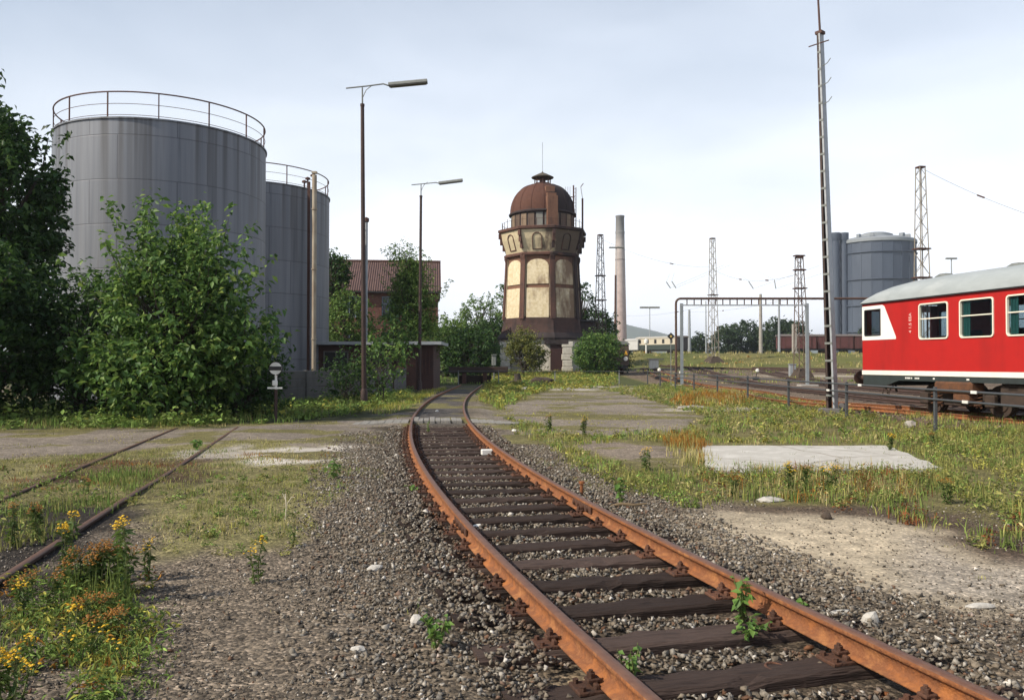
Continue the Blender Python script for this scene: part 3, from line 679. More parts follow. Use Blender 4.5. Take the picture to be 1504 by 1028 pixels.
# ================================================================== CONCRETE WALL, SHED, BRICK HOUSE
def wall_line(name, label, cat, a, b, h, th, matl, cap=None, z0=-.2):
    t = thing(name, label, cat, (a[0], a[1], 0)); dx, dy = b[0] - a[0], b[1] - a[1]; Ln = math.hypot(dx, dy); rz = math.atan2(dy, dx)
    M3 = Matrix.Rotation(rz, 3, 'Z')
    return t, Ln, M3
t, Ln, M3 = wall_line('concrete_wall', 'low dark concrete plank wall in front of the tanks', 'wall', (-12.5, 27.0), (-7.75, 42.0), 1.3, .2, None)
npan = 6
for k in range(npan):
    mb = MB(); w = Ln / npan
    for j in range(4): mb.box(M3 @ Vector((w * (k + .5), 0, -.15 + .37 * (j + .5))), (w - .16, .09, .36), rot=M3, bev=.015)
    mb.build('panel', M['concrete_dark'], t)
for k in range(npan + 1):
    mb = MB(); mb.box(M3 @ Vector((Ln * k / npan, 0, .55)), (.17, .19, 1.6), rot=M3, bev=.02); mb.build('post', M['concrete_dark'], t)

t = thing('timber_fence', 'weathered grey upright board fence in front of the brick shed', 'fence', (-7.9, 42.6, 0)); 
bw = mat('grey_boards', (.16, .155, .155), (.085, .08, .08), 3, .9, stretch=(8, 8, .6))
a = Vector((-7.9, 42.8, 0)); b = Vector((-6.35, 49.2, 0)); dv = b - a; rz = math.atan2(dv.y, dv.x); nb = 34
mb = MB()
for k in range(nb):
    p = dv * (k + .5) / nb; mb.box((p.x, p.y, .62 + random.uniform(-.03, .03)), (dv.length / nb - .018, .03, 1.45), rz=rz)
mb.build('boards', bw, t)
for z in (.35, 1.1): mb = MB(); p = dv * .5; mb.box((p.x - .05, p.y + .02, z), (dv.length, .06, .09), rz=rz); mb.build('rail', bw, t)

brick = mat('old_brick', (.17, .07, .045), (.10, .045, .035), 1.3, .9, bump=.3, bscale=20, c3=(.20, .10, .07))
brick_d = mat('dark_brick', (.075, .037, .03), (.045, .026, .024), 1.5, .9, bump=.3, bscale=20)
t = thing('brick_shed', 'low dark brick shed with flat roof edge under the trees', 'shed', (-11.5, 48, 0))
def L_(x, y, z): return (x + 11.5, y - 48, z)
sx0, sx1, sy0, sy1 = -13.4, -5.0, 52.0, 56.5
mb = MB(); mb.box(L_((sx0 + sx1) / 2, sy0 + .12, 1.42), (sx1 - sx0, .24, 2.84)); mb.box(L_(sx1 - .12, (sy0 + sy1) / 2 + .12, 1.42), (.24, sy1 - sy0 - .24, 2.84))
mb.box(L_((sx0 + sx1) / 2, sy1 + .12, 1.42), (sx1 - sx0, .24, 2.84)); mb.box(L_(sx0 + .12, (sy0 + sy1) / 2 + .12, 1.42), (.24, sy1 - sy0 - .24, 2.84)); mb.build('wall', brick_d, t)
mb = MB(); mb.box(L_((sx0 + sx1) / 2, (sy0 + sy1) / 2, 2.92), (sx1 - sx0 + 1.0, sy1 - sy0 + 1.2, .15), bev=.02); r = mb.build('roof', mat('roof_felt', (.16, .165, .17), (.10, .10, .10), 2, .9), t)
mb = MB(); mb.box(L_((sx0 + sx1) / 2, sy0 - .62, 2.93), (sx1 - sx0 + 1.1, .04, .2)); mb.box(L_(sx1 + .53, (sy0 + sy1) / 2, 2.93), (.04, sy1 - sy0 + 1.2, .2)); mb.build('fascia', M['galv'], r)
for (wx0, w, z0, h) in ((-8.6, 1.5, 1.2, 1.2), (-11.2, 1.5, 1.2, 1.2)):
    mb = MB()
    for (dx, dz, a_, b_) in ((0, -h / 2, w + .1, .08), (0, h / 2, w + .1, .08), (-w / 2, 0, .08, h), (w / 2, 0, .08, h), (0, 0, .05, h)): mb.box(L_(wx0 + dx, sy0 - .03, z0 + h / 2 + dz), (a_, .08, b_))
    f = mb.build('window', bw, t); mb = MB(); mb.box(L_(wx0, sy0 - .02, z0 + h / 2), (w, .02, h)); mb.build('pane', M['black'], f)
mb = MB(); mb.box(L_(-6.6, sy0 - .03, 1.05), (1.0, .07, 2.1)); mb.build('door', M['rust_dark'], t)
for z in (.6, 1.2, 1.8):
    pass
mb = MB()
for k in range(5): mb.box(L_(-6.15 + .22 * k, sy0 - .05, 1.75), (.05, .04, 1.5))
mb.build('window_bars', M['rust_dark'], t)

# brick house with red tiled roof behind the shed
_ca, _sa = math.cos(R(5.6)), math.sin(R(5.6)); t = thing('brick_house', 'brick house with red tiled gable roof behind the shed', 'house', (-7.6 - 11.4 * _ca, 84 - 11.4 * _sa, 0), rz=R(5.6))
hx0, hx1, hy0, hy1 = -26.5, -7.6, 84.0, 94.0; ez, rz_ = 9.15, 12.45
def H_(x, y, z): return (x + 19, y - 84, z)
mb = MB(); wt = .4
pent = [(hy0, 0), (hy1, 0), (hy1, ez), ((hy0 + hy1) / 2, rz_ - .15), (hy0, ez)]
for x_ in (hx0, hx1 - wt): mb.prism(pent, x_, x_ + wt, lambda u, v, tt: H_(tt, u, v))
wins = [(-16.3, 1.9), (-12.4, 1.9), (-20.2, 1.9), (-24.1, 1.9)]; z0, z1 = 6.3, 8.5
edges = [hx0 + wt] + sorted([x - w / 2 for x, w in wins] + [x + w / 2 for x, w in wins]) + [hx1 - wt]
for y_ in (hy0, hy1 - wt):
    for k in range(0, len(edges) - 1, 2): mb.box(H_((edges[k] + edges[k + 1]) / 2, y_ + wt / 2, ez / 2), (edges[k + 1] - edges[k], wt, ez))
    for x, w in wins:
        for (a_, b_) in ((0, 2.2), (4.6, z0), (z1, ez)): mb.box(H_(x, y_ + wt / 2, (a_ + b_) / 2), (w, wt, b_ - a_))
mb.build('wall', brick, t)
for x, w in wins:
    for (a_, b_) in ((2.2, 4.6), (z0, z1)):
        mb = MB()
        for dx in (-w / 2 + .06, -w / 6, w / 6, w / 2 - .06): mb.box(H_(x + dx, hy0 + .16, (a_ + b_) / 2), (.09, .08, b_ - a_ - .01))
        for zz in (a_ + .06, (a_ + b_) / 2 + .3, b_ - .06): mb.box(H_(x, hy0 + .165, zz), (w - .01, .07, .09))
        f = mb.build('window', mat('window_blue_grey', (.20, .24, .30), (.15, .18, .23), 3, .6), t); mb = MB(); mb.box(H_(x, hy0 + .24, (a_ + b_) / 2), (w - .02, .02, b_ - a_ - .02)); mb.build('pane', mat('dark_pane', (.02, .025, .035), (.03, .035, .045), 2, .12), f)
def tile_mat():
    m = mat('red_roof_tiles', (.115, .062, .052), (.075, .043, .04), 1.1, .85, c3=(.13, .075, .06)); N, L = nt(m)
    tc = N.new('ShaderNodeTexCoord'); w = N.new('ShaderNodeTexWave'); w.inputs['Scale'].default_value = 1.35; w.bands_direction = 'X'; w.inputs['Distortion'].default_value = .3; L.new(tc.outputs['Object'], w.inputs['Vector'])
    bp = N.new('ShaderNodeBump'); bp.inputs['Strength'].default_value = .9; bp.inputs['Distance'].default_value = .08; L.new(w.outputs['Fac'], bp.inputs['Height']); L.new(bp.outputs[0], N['Principled BSDF'].inputs['Normal']); return m
mb = MB(); ym = (hy0 + hy1) / 2; ov = .45; sl = (rz_ - ez) / (ym - hy0)
prof = [(hy0 - ov, ez - ov * sl), (ym, rz_), (hy1 + ov, ez - ov * sl), (hy1 + ov, ez - ov * sl + .2), (ym, rz_ + .2), (hy0 - ov, ez - ov * sl + .2)]
mb.prism(prof, hx0 - .3, hx1 + .3, lambda u, v, tt: H_(tt, u, v)); rf = mb.build('roof', tile_mat(), t)
mb = MB(); mb.path([H_(hx0 - .3, ym, rz_ + .22), H_(hx1 + .3, ym, rz_ + .22)], .16, 8); mb.build('ridge', M['rust_dark'], rf)
mb = MB(); mb.box(H_((hx0 + hx1) / 2, hy0 - ov - .06, ez - ov * sl + .02), (hx1 - hx0 + .5, .13, .14)); mb.build('gutter', M['black'], t)

# ================================================================== LAMP POSTS / MASTS
def lamp(name, label, px_base, base_y, px_top, y_top, y_thick, lean, arm, d, group=None, head_w=.16):
    x0 = (px_base - CX) / F * d; x1 = (px_top - CX) / F * d; zt_ = CZ + (HY - y_top) / F * d; zk = CZ + (HY - y_thick) / F * d
    t = thing(name, label, 'lamp post', (x0, d, 0), group=group); k = zk / zt_
    mb = MB(); xt = x1 - x0
    mb.path([(0, 0, -.3), (xt * k, 0, zk)], .1, 10, radii=[.105, .075]); mb.lathe([(.15, 0), (.15, .5), (.11, .62)], 12); mb.lathe([(.09, 0), (.09, .1)], 10, c=(xt * k, 0, zk - .05)); mb.build('pole', M['pole_dark'], t, smooth=True)
    mb = MB(); mb.tube((xt * k, 0, zk), (xt, 0, zt_), .035, .03); pts = []
    s = d / F
    for (px, py) in arm: pts.append(((px - px_top) * s + xt, 0, CZ + (HY - py) * s))
    mb.path(pts, .03, 8); mb.path([(xt, 0, zt_ - .5), (xt + .12, 0, zt_ - .18), pts[1][:1] + (0, pts[1][2])] if False else [(xt, 0, zt_ - .45), (xt + .16, 0, zt_ - .1), (xt + .4, 0, zt_ + .09)], .018, 6)
    mb.build('arm', M['lamp_grey'], t, smooth=True)
    return t, s, xt, px_top
def lamp_head(t, s, xt, px_top, p0, p1, w):
    a = Vector(((p0[0] - px_top) * s + xt, 0, CZ + (HY - p0[1]) * s)); b = Vector(((p1[0] - px_top) * s + xt, 0, CZ + (HY - p1[1]) * s)); d = b - a; Ln = d.length
    rot = Matrix.Rotation(-math.atan2(d.z, d.x), 3, 'Y')
    c = (a + b) / 2
    mb = MB(); prof = [(-w, -.035), (w, -.035), (w * .9, .05), (w * .45, .11), (-w * .45, .11), (-w * .9, .05)]
    mb.prism(prof, -Ln / 2, Ln / 2, lambda u, v, tt: rot @ Vector((tt, u, v)) + c); h = mb.build('lamp_head', M['lamp_grey'], t)
    mb = MB(); mb.box(c + rot @ Vector((0, 0, -.055)), (Ln * .94, w * 1.6, .04), rot=rot); mb.build('diffuser', mat('lamp_diffuser', (.16, .15, .13), (.12, .11, .1), 3, .4), h)
a_ = lamp('lamp_post', 'tall dark lamp post with single grey head, nearest of the two, beside the timber fence', 535, 593, 531, 127, 153, 0, [(507, 128), (540, 124.5), (562, 121.5), (571, 124.5)], 33.6)
lamp_head(*a_, (570, 123.8), (627, 118.5), .17)
a_ = lamp('lamp_post', 'farther dark lamp post with single grey head, rising beside the brick shed', 616, 574, 618, 269, 288, 0, [(604, 271), (625, 269), (640, 267.5), (645, 269)], 49)
lamp_head(*a_, (644, 269), (679.5, 264.5), .15)
# grey pipe mast behind lamp 1
d = 58; x, y, z = P(537.5, 320, d)
t = thing('pipe_mast', 'slim pale grey pipe mast with dark cap just behind the nearest lamp post', 'mast', (x, y, 0)); mb = MB(); mb.path([(0, 0, -.2), (0, 0, z - .25)], .11, 10); mb.build('pole', M['galv'], t, smooth=True)
mb = MB(); mb.lathe([(.12, 0), (.2, .05), (.2, .28), (.05, .36)], 12, c=(0, 0, z - .3)); mb.build('cap', M['rust_dark'], t)

# small round shunting signal by the wall
x, y, z = P(405, 541, 23.4)
t = thing('shunting_signal', 'small round white signal disc with black bar near the concrete wall', 'signal', (x, y, 0))
mb = MB(); mb.tube((0, .03, z - .62), (0, .03, z - .12), .035, n=8); mb.box((-.02, 0, z - .42), (.14, .1, .16), bev=.02); mb.box((-.02, 0, z - .56), (.42, .05, .05)); mb.build('post', M['white'], t)
mb = MB(); mb.tube((0, .03, -.1), (0, .03, z - .6), .045, n=8); mb.build('stand', M['pole_dark'], t)
mb = MB(); mb.prism([(.175 * math.cos(a), .175 * math.sin(a)) for a in np.linspace(0, 2 * math.pi, 24, endpoint=False)], -.03, .0, lambda u, v, tt: (u, tt, z + v)); dsc = mb.build('disc', M['white'], t)
mb = MB(); mb.box((0, -.036, z), (.352, .01, .115)); mb.build('bar', M['black'], dsc)
mb = MB(); mb.prism([(.20 * math.cos(a), .20 * math.sin(a)) for a in np.linspace(0, 2 * math.pi, 24, endpoint=False)], .002, .03, lambda u, v, tt: (u, tt, z + v)); mb.build('backplate', M['black'], t)

# ================================================================== PIPE FENCE
fl = thing('pipe_fence', 'long low grey pipe fence with two rails between yard grass and tracks', 'fence', (10.25, 20, 0))
fx = 10.25
fpts = [(fx, y) for y in np.arange(9.3, 58, 5.25)] + [(fx - .2, 60.6)]
far = [(x, 61.0) for x in (8.0, 3.2, -1.0, -4.0, -6.9)]
allp = fpts + far
for (x, y) in allp:
    mb = MB(); z0 = float(gz(x, y)); mb.box((x - fx, y - 20, z0 + .47), (.075, .075, 1.26), bev=.008); mb.build('post', M['fence_paint'] if x > 9 else M['lamp_grey'], fl)
for zz in (1.03, .80):
    mb = MB(); mb.path([(x - fx - .05, y - 20 - (.05 if x < 9 else 0), zz + float(gz(x, y))) for x, y in allp if zz > .9 or x > 9], .026, 8); mb.build('rail', M['fence_paint'] if True else None, fl, smooth=True)
for (y, zz) in ((19.0 - 1.0, 1.035), (18.35, .805), (23.9, 1.035), (26.3, .805)):
    mb = MB(); mb.box((-.085, y - 20, zz), (.02, .22, .065)); mb.build('tag', M['white'], fl)

# ================================================================== CHANNEL MAST (right foreground)
x0, y0 = 10.74, 27.4; hgt = 12.85
t = thing('channel_mast', 'tall tapering steel channel mast with rungs beside the pipe fence, nearest mast', 'mast', (x0, y0, 0), rz=R(-48)); lean = -.032
t.rotation_euler = (.004, -.026, R(-48))
def wid(z): return .15 - .092 * z / hgt
mb = MB(); mb2 = MB(); mb3 = MB()
nseg = 26
for s, m_ in ((-1, mb), (1, mb2)):
    pts0 = None
    for k in range(nseg):
        za, zb = -.2 + (hgt + .2) * k / nseg, -.2 + (hgt + .2) * (k + 1) / nseg; wa, wb = wid(za), wid(zb)
        # web (outer face) and two flanges of one channel, local x = apart direction, y = depth
        for (xa, ya, xb, yb) in ((0, -.13, .014, .13),):
            vs = [(s * (wa - xa), ya, za), (s * (wa - xa), yb, za), (s * (wa - xb), yb, za), (s * (wa - xb), ya, za), (s * (wb - xa), ya, zb), (s * (wb - xa), yb, zb), (s * (wb - xb), yb, zb), (s * (wb - xb), ya, zb)]
            m_.add(vs, [(0, 1, 5, 4), (1, 2, 6, 5), (2, 3, 7, 6), (3, 0, 4, 7)])
        for ya in (-.13, .118):
            vs = [(s * wa, ya, za), (s * wa, ya + .012, za), (s * (wa - .07), ya + .012, za), (s * (wa - .07), ya, za), (s * wb, ya, zb), (s * wb, ya + .012, zb), (s * (wb - .07), ya + .012, zb), (s * (wb - .07), ya, zb)]
            m_.add(vs, [(0, 1, 5, 4), (1, 2, 6, 5), (2, 3, 7, 6), (3, 0, 4, 7)])
rust_shade_ch = mat('channel_rust_shade', (.06, .035, .028), (.035, .024, .022), 4, .7)  # back channel coloured dark: shade inside the gap put into its colour
mb.build('channel', rust_shade_ch, t); mb2.build('channel', M['galv'], t)
for k in range(21):
    z = .6 + k * .58; mb3 = MB(); mb3.box((0, -.138, z), (2 * wid(z) - .01, .012, .07)); mb3.build('batten', M['lamp_grey'], t); mb3 = MB(); mb3.box((0, .138, z), (2 * wid(z) - .01, .012, .07)); mb3.build('batten', M['lamp_grey'], t)
for z in (10.4, 11.05, 11.7): mb3 = MB(); mb3.path([(.1, -.1, z), (.28, -.12, z + .05), (.40, -.12, z + .18)], .014, 6); mb3.build('step', M['lamp_grey'], t)
mb3 = MB(); mb3.tube((-.36, -.12, 12.5), (.36, -.12, 12.5), .02); mb3.box((0, 0, hgt + .04), (.24, .26, .1)); mb3.build('top_plate', M['rust_dark'], t)
mb3 = MB(); mb3.path([(0, 0, hgt), (-.05, 0, hgt + 2.2)], .035, 8, radii=[.04, .03]); mb3.build('rod', M['rust_dark'], t)
mb3 = MB(); mb3.box((0, 0, .02), (.8, .5, .3), bev=.04); mb3.box((.42, -.1, .2), (.22, .2, .3), bev=.03); mb3.build('foot', M['concrete_dark'], t)

# ================================================================== LATTICE MASTS
def lattice(label, px_t, y_t, px_b, y_b, d, wt_, wb_, matl, nb=12, foot=None, rz=.3, name='lattice_mast', arms=()):
    x, y, zt_ = P(px_t, y_t, d); xb = (px_b - CX) / F * d; zb = float(gz(xb, d)); H = zt_ - zb
    t = thing(name, label, 'mast', (xb, d, zb), rz=rz); lx = (x - xb)
    def w(z): return (wb_ + (wt_ - wb_) * z / H) / 2
    def c(z): return lx * z / H
    th = .036 + .009 * H / 10
    for sx in (-1, 1):
        for sy in (-1, 1):
            mb = MB(); mb.tube((sx * w(0), sy * w(0), 0), (c(H) * math.cos(rz) + sx * w(H), -c(H) * math.sin(rz) + sy * w(H), H), th * 1.1, th, n=4); mb.build('leg', matl, t)
    mb = MB()
    zs = [0]
    f_ = 1.0
    while zs[-1] < H: zs.append(zs[-1] + max(.55, 1.7 * w(zs[-1]) * f_ + .25))
    zs[-1] = H
    for i in range(len(zs) - 1):
        a, b_ = zs[i], zs[i + 1]
        for fc in range(4):
            def pt(z, s):
                k = ((s, -1), (1, s), (-s, 1), (-1, -s))[fc]; return (c(z) * math.cos(rz) + k[0] * w(z), -c(z) * math.sin(rz) + k[1] * w(z), z)
            s = 1 if (i + fc) % 2 else -1
            mb.tube(pt(a, -s), pt(b_, s), th * .5, n=4, caps=False)
    mb.build('bracing', matl, t)
    mb = MB(); mb.box((c(H) * math.cos(rz), -c(H) * math.sin(rz), H), (wt_ + .08, wt_ + .08, .12)); mb.build('cap', M['rust_dark'], t)
    for z in arms:
        mb = MB(); mb.box((c(z) * math.cos(rz) , -c(z) * math.sin(rz), z), (w(z) * 2 + .42, w(z) * 2 + .12, .10)); mb.build('bracket', M['rust_dark'], t)
    if foot:
        mb = MB(); mb.lathe([(wb_ * foot, -.8), (wb_ * .62, .75), (wb_ * .5, .8)], 4, rot0=math.pi / 4); mb.build('foot', M['soil'], t)
    return t, zb, H
tan = mat('mast_tan', (.26, .245, .21), (.16, .13, .10), 2.5, .75); tan2 = mat('mast_brown', (.12, .085, .065), (.07, .045, .035), 2.5, .75)
lattice('dark rusty lattice mast right of the water tower, beside the tall chimney', 882, 345, 882, 545, 100, .5, 1.25, mat('mast_rust', (.07, .045, .04), (.045, .03, .028), 3, .7), arms=(8.5, 11.5))
lattice('slender pale lattice mast standing on a dark foot in the grassy bank', 1047, 350, 1048, 535, 116, .55, 1.15, tan, foot=2.2, arms=(9.5,))
lattice('short lattice mast with brackets beside the pipe gantry leg', 1174.5, 378, 1178, 556, 75, .5, 1.1, tan2, arms=(8.2, 9.9, 11.2), foot=1.5, rz=.15)
lattice('tall lattice mast rising behind the red railcar roof', 1354, 245, 1356, 560, 68, .5, 1.15, tan, arms=(11.0, 8.6), rz=.2)

# ================================================================== PIPE GANTRY
d = 59
t = thing('pipe_gantry', 'rust coloured pipe gantry bridging the yard tracks, with grey under-rail', 'gantry', (11.85, d, 0)); ox = 11.85
pr = mat('gantry_rust', (.10, .052, .036), (.055, .035, .03), 3, .7)
xr = (1186 - CX) / F * d; zb = CZ + (HY - 438.5) / F * d
mb = MB(); arc = [(.0 + .35 - .35 * math.cos(a), 0, zb - .35 + .35 * math.sin(a)) for a in np.linspace(0, math.pi / 2, 7)]
mb.path([(0, 0, -.2)] + arc + [(40 - ox, 0, zb)], .085, 10); mb.build('steam_pipe', pr, t, smooth=True)
mb = MB(); mb.box(((xr - ox) / 2 + .2, 0, zb - .48), (xr - ox - .3, .12, .09)); mb.build('beam', M['galv'], t)
for k in range(17):
    mb = MB(); mb.box((.8 + k * (xr - ox - 1.2) / 16, 0, zb - .26), (.07, .05, .36)); mb.build('hanger', pr, t)
for xx in (.42, xr - ox, 33 - ox):
    mb = MB(); mb.box((xx, .05, (zb - .4) / 2 - .1), (.2, .2, zb - .2 + .1)); mb.build('leg', mat('gantry_leg', (.24, .27, .29), (.18, .20, .21), 3, .6), t)
    mb = MB(); mb.box((xx, 0, .0), (1.3, .9, .25), bev=.04); mb.build('foot', M['concrete'], t)
# diamond sign on thin post
x, y, z = P(985.5, 494, 57.5)
t = thing('diamond_sign', 'small dark diamond sign on a thin post left of the gantry leg', 'sign', (x, y, 0)); mb = MB(); mb.tube((0, 0.03, -.2), (0, .03, z), .03); mb.build('post', M['lamp_grey'], t)
s_ = .27
mb = MB(); mb.prism([(0, -s_), (s_, 0), (0, s_), (-s_, 0)], -.02, 0, lambda u, v, tt: (u, tt, z + v)); pl = mb.build('plate', M['black'], t)
mb = MB(); mb.prism([(0, -.09), (.09, 0), (0, .09), (-.09, 0)], -.03, -.022, lambda u, v, tt: (u, tt, z + v)); mb.build('mark', mat('sign_yellow', (.6, .42, .1), (.5, .35, .1), 3, .6), pl)

# thin overhead poles in the distance
def thin_pole(name, label, px, yt, yb, d, r, m_, arm=None, cat='pole'):
    x, y, z = P(px, yt, d); zb = float(gz(x, d)); t = thing(name, label, cat, (x, y, zb)); mb = MB(); mb.path([(0, 0, -.3), (0, 0, z - zb)], r, 8, radii=[r * 1.3, r * .8]); mb.build('shaft', m_, t, smooth=True)
    if arm:
        mb = MB(); w, hgt_ = arm; mb.box((0, 0, z - zb + .05), (w, .4, hgt_), bev=.04); mb.build('lamp_head', M['lamp_grey'], t)
    return t
thin_pole('overhead_pole', 'thin grey overhead line pole between gantry leg and pale lattice mast', 1012.5, 455, 518, 170, .3, M['galv'])
thin_pole('overhead_pole', 'very thin pole directly left of the pale lattice mast', 1037, 442, 518, 190, .14, M['galv'])
thin_pole('overhead_pole', 'stout pale concrete pole in front of the dark grove', 1117.5, 432, 518, 150, .3, M['concrete'])
thin_pole('overhead_pole', 'thin pale pole at the right end of the dark grove', 1144.5, 438, 518, 146, .2, M['galv'])
thin_pole('overhead_pole', 'dark thin pole standing right in front of the tall chimney base', 904.5, 404, 545, 120, .2, M['rust_dark'])
thin_pole('yard_lamp', 'flat headed yard lamp above the cream coach', 954.5, 452, 518, 165, .09, M['galv'], (4.0, .35), 'lamp post')
thin_pole('yard_lamp', 'flat headed yard lamp above the railcar roof', 1398.5, 380, 520, 120, .10, M['galv'], (1.6, .22), 'lamp post')
thin_pole('yard_lamp', 'wide white yard lamp bar crossing the tall chimney', 906, 364, 545, 116, .045, M['galv'], (2.2, .18), 'lamp post')
x, y, z = P(1167, 476, 128); zb = float(gz(x, y)); mb = MB(); mb.box((0, 0, (z - zb) / 2), (.65, .6, z - zb), bev=.03); mb.box((0, 0, .05), (.9, .9, .3), bev=.03)
o = mb.build('concrete_pillar', M['concrete']); o.location = (x, y, zb); tag(o, 'square pale concrete pillar in front of the red wagons', 'pillar')
# low yard equipment
def lever(px, py, d, label):
    x, y, z = P(px, py, d); t = thing('point_lever', label, 'point lever', (x, y, float(gz(x, y)))); mb = MB(); mb.box((0, 0, .12), (.5, .35, .3), bev=.03); mb.tube((0, 0, .2), (.12, 0, .75), .03); mb.build('stand', M['black'], t)
    mb = MB(); mb.lathe([(.02, -.16), (.15, -.12), (.16, .06), (.02, .14)], 10, c=(.14, 0, .85)); mb.build('weight', M['white'], t)
lever(966, 547, 72, 'black point lever with white weight near the cable cabinet')
lever(998, 550, 64, 'black point lever with white weight right of the gantry leg')
lever(1110, 548, 70, 'black point lever with white weight on the middle tracks')
x, y, z = P(960, 540, 104); zb = float(gz(x, y)); t = thing('cable_cabinet', 'small cream cabinet with three doors among the far tracks', 'cabinet', (x, y, zb))
mb = MB(); mb.box((0, 0, .6), (1.15, .7, 1.2), bev=.02); mb.build('body', mat('cabinet_cream', (.55, .52, .45), (.45, .42, .36), 3, .7), t); mb = MB(); mb.box((.2, 0, 1.26), (2.0, 1.0, .12)); mb.build('lid', M['concrete'], t)
for k in (-1, 0, 1): mb = MB(); mb.box((k * .36, -.36, .6), (.31, .03, 1.0)); mb.build('door', mat('cabinet_door', (.6, .58, .52), (.5, .48, .42), 3, .7), t)
x, y, z = P(949, 522, 130); mb = MB(); mb.tube((0, 0, 0), (0, 0, 1.6), .12); mb.lathe([(.1, 1.5), (.3, 1.6), (.3, 2.1), (.1, 2.3)], 12); o = mb.build('signal_lamp', M['white']); o.location = (x, y, float(gz(x, y))); tag(o, 'tiny white round signal lamp on the bank left of the cabinet', 'signal')
x, y, z = P(1164 - .5, 556, 77); mb = MB(); mb.box((0, 0, .6), (.6, .4, 1.2), bev=.04); mb.box((0, 0, 1.22), (.68, .48, .06)); o = mb.build('switch_box', M['galv']); o.location = (x, y, float(gz(x, y))); tag(o, 'grey switch box at the foot of the short lattice mast', 'box')

# rusty wagon end with yellow triangle beside the bush
x, y, z = P(919, 505, 84); zb = float(gz(x, y)); t = thing('rusty_wagon', 'rusty brown covered wagon end with yellow triangle sign behind the bush', 'wagon', (x, y, zb))
mb = MB(); mb.box((-1.0, 1.9, 1.95), (2.7, 3.6, 2.2), bev=.06); mb.build('body', tan2, t); mb = MB(); mb.box((-1.0, 1.9, .72), (2.5, 3.7, .22)); 
for k in (-1, 1): mb.tube((-1 + k * .8, 0.1, .74), (-1 + k * .8, -.45, .74), .1); mb.tube((-1 + k * .8, -.45, .74), (-1 + k * .8, -.5, .74), .22, n=12)
mb.build('underframe', M['black'], t)
mb = MB(); mb.prism([(-2.45, 3.06), (.45, 3.06), (.2, 3.35), (-1, 3.5), (-2.2, 3.35)], 0, 3.8, lambda u, v, tt: (u, tt, v)); mb.build('roof', M['lamp_grey'], t)
for yy in (.9, 2.9):
    for k in (-1, 1): mb = MB(); mb.tube((-1 + k * .7, yy, .45), (-1 + k * .85, yy, .45), .45, n=20); mb.build('wheel', M['rust_dark'], t)
mb = MB(); mb.prism([(-.22, 2.0), (.22, 2.0), (0, 2.45)], -.03, -.01, lambda u, v, tt: (u + .02, tt, v)); mb.build('warning_sign', mat('sign_amber', (.75, .38, .03), (.65, .33, .03), 3, .6), t)
mb = MB(); mb.prism([(.22 * math.cos(a), 1.6 + .22 * math.sin(a)) for a in np.linspace(0, 2 * math.pi, 18, endpoint=False)], -.03, -.01, lambda u, v, tt: (u, tt, v)); mb.build('round_sign', M['white'], t)

# buffer stop at the end of the track
t = thing('buffer_stop', 'dark timber buffer stop closing the curved track by the fence', 'buffer stop', (-2.9, 63.2, 0))
mb = MB(); mb.box((.3, 0, 1.15), (4.6, .4, .45), bev=.03); mb.build('beam', M['sleeper'], t)
for s in (-1, 1):
    mb = MB(); mb.box((s * .8, .1, .5), (.3, .35, 1.0)); mb.tube((s * .8, .2, .9), (s * .8, 1.6, .05), .1, n=6); mb.build('post', M['rust_dark'], t)
mb = MB(); mb.box((0, .5, .35), (2.6, .5, .7), bev=.06); mb.build('sleeper_stack', M['sleeper'], t)
x, y, z = P(725.5, 532, 66); mb = MB(); mb.tube((0, 0, 0), (0, 0, 1.3), .05); mb.box((0, 0, 1.75), (.36, .3, .85), bev=.05); mb.box((0, -.02, 2.22), (.44, .4, .06)); o = mb.build('track_lantern', M['lamp_grey']); o.location = (x, y, float(gz(x, y))); tag(o, 'small pale lantern signal right of the buffer stop', 'signal')
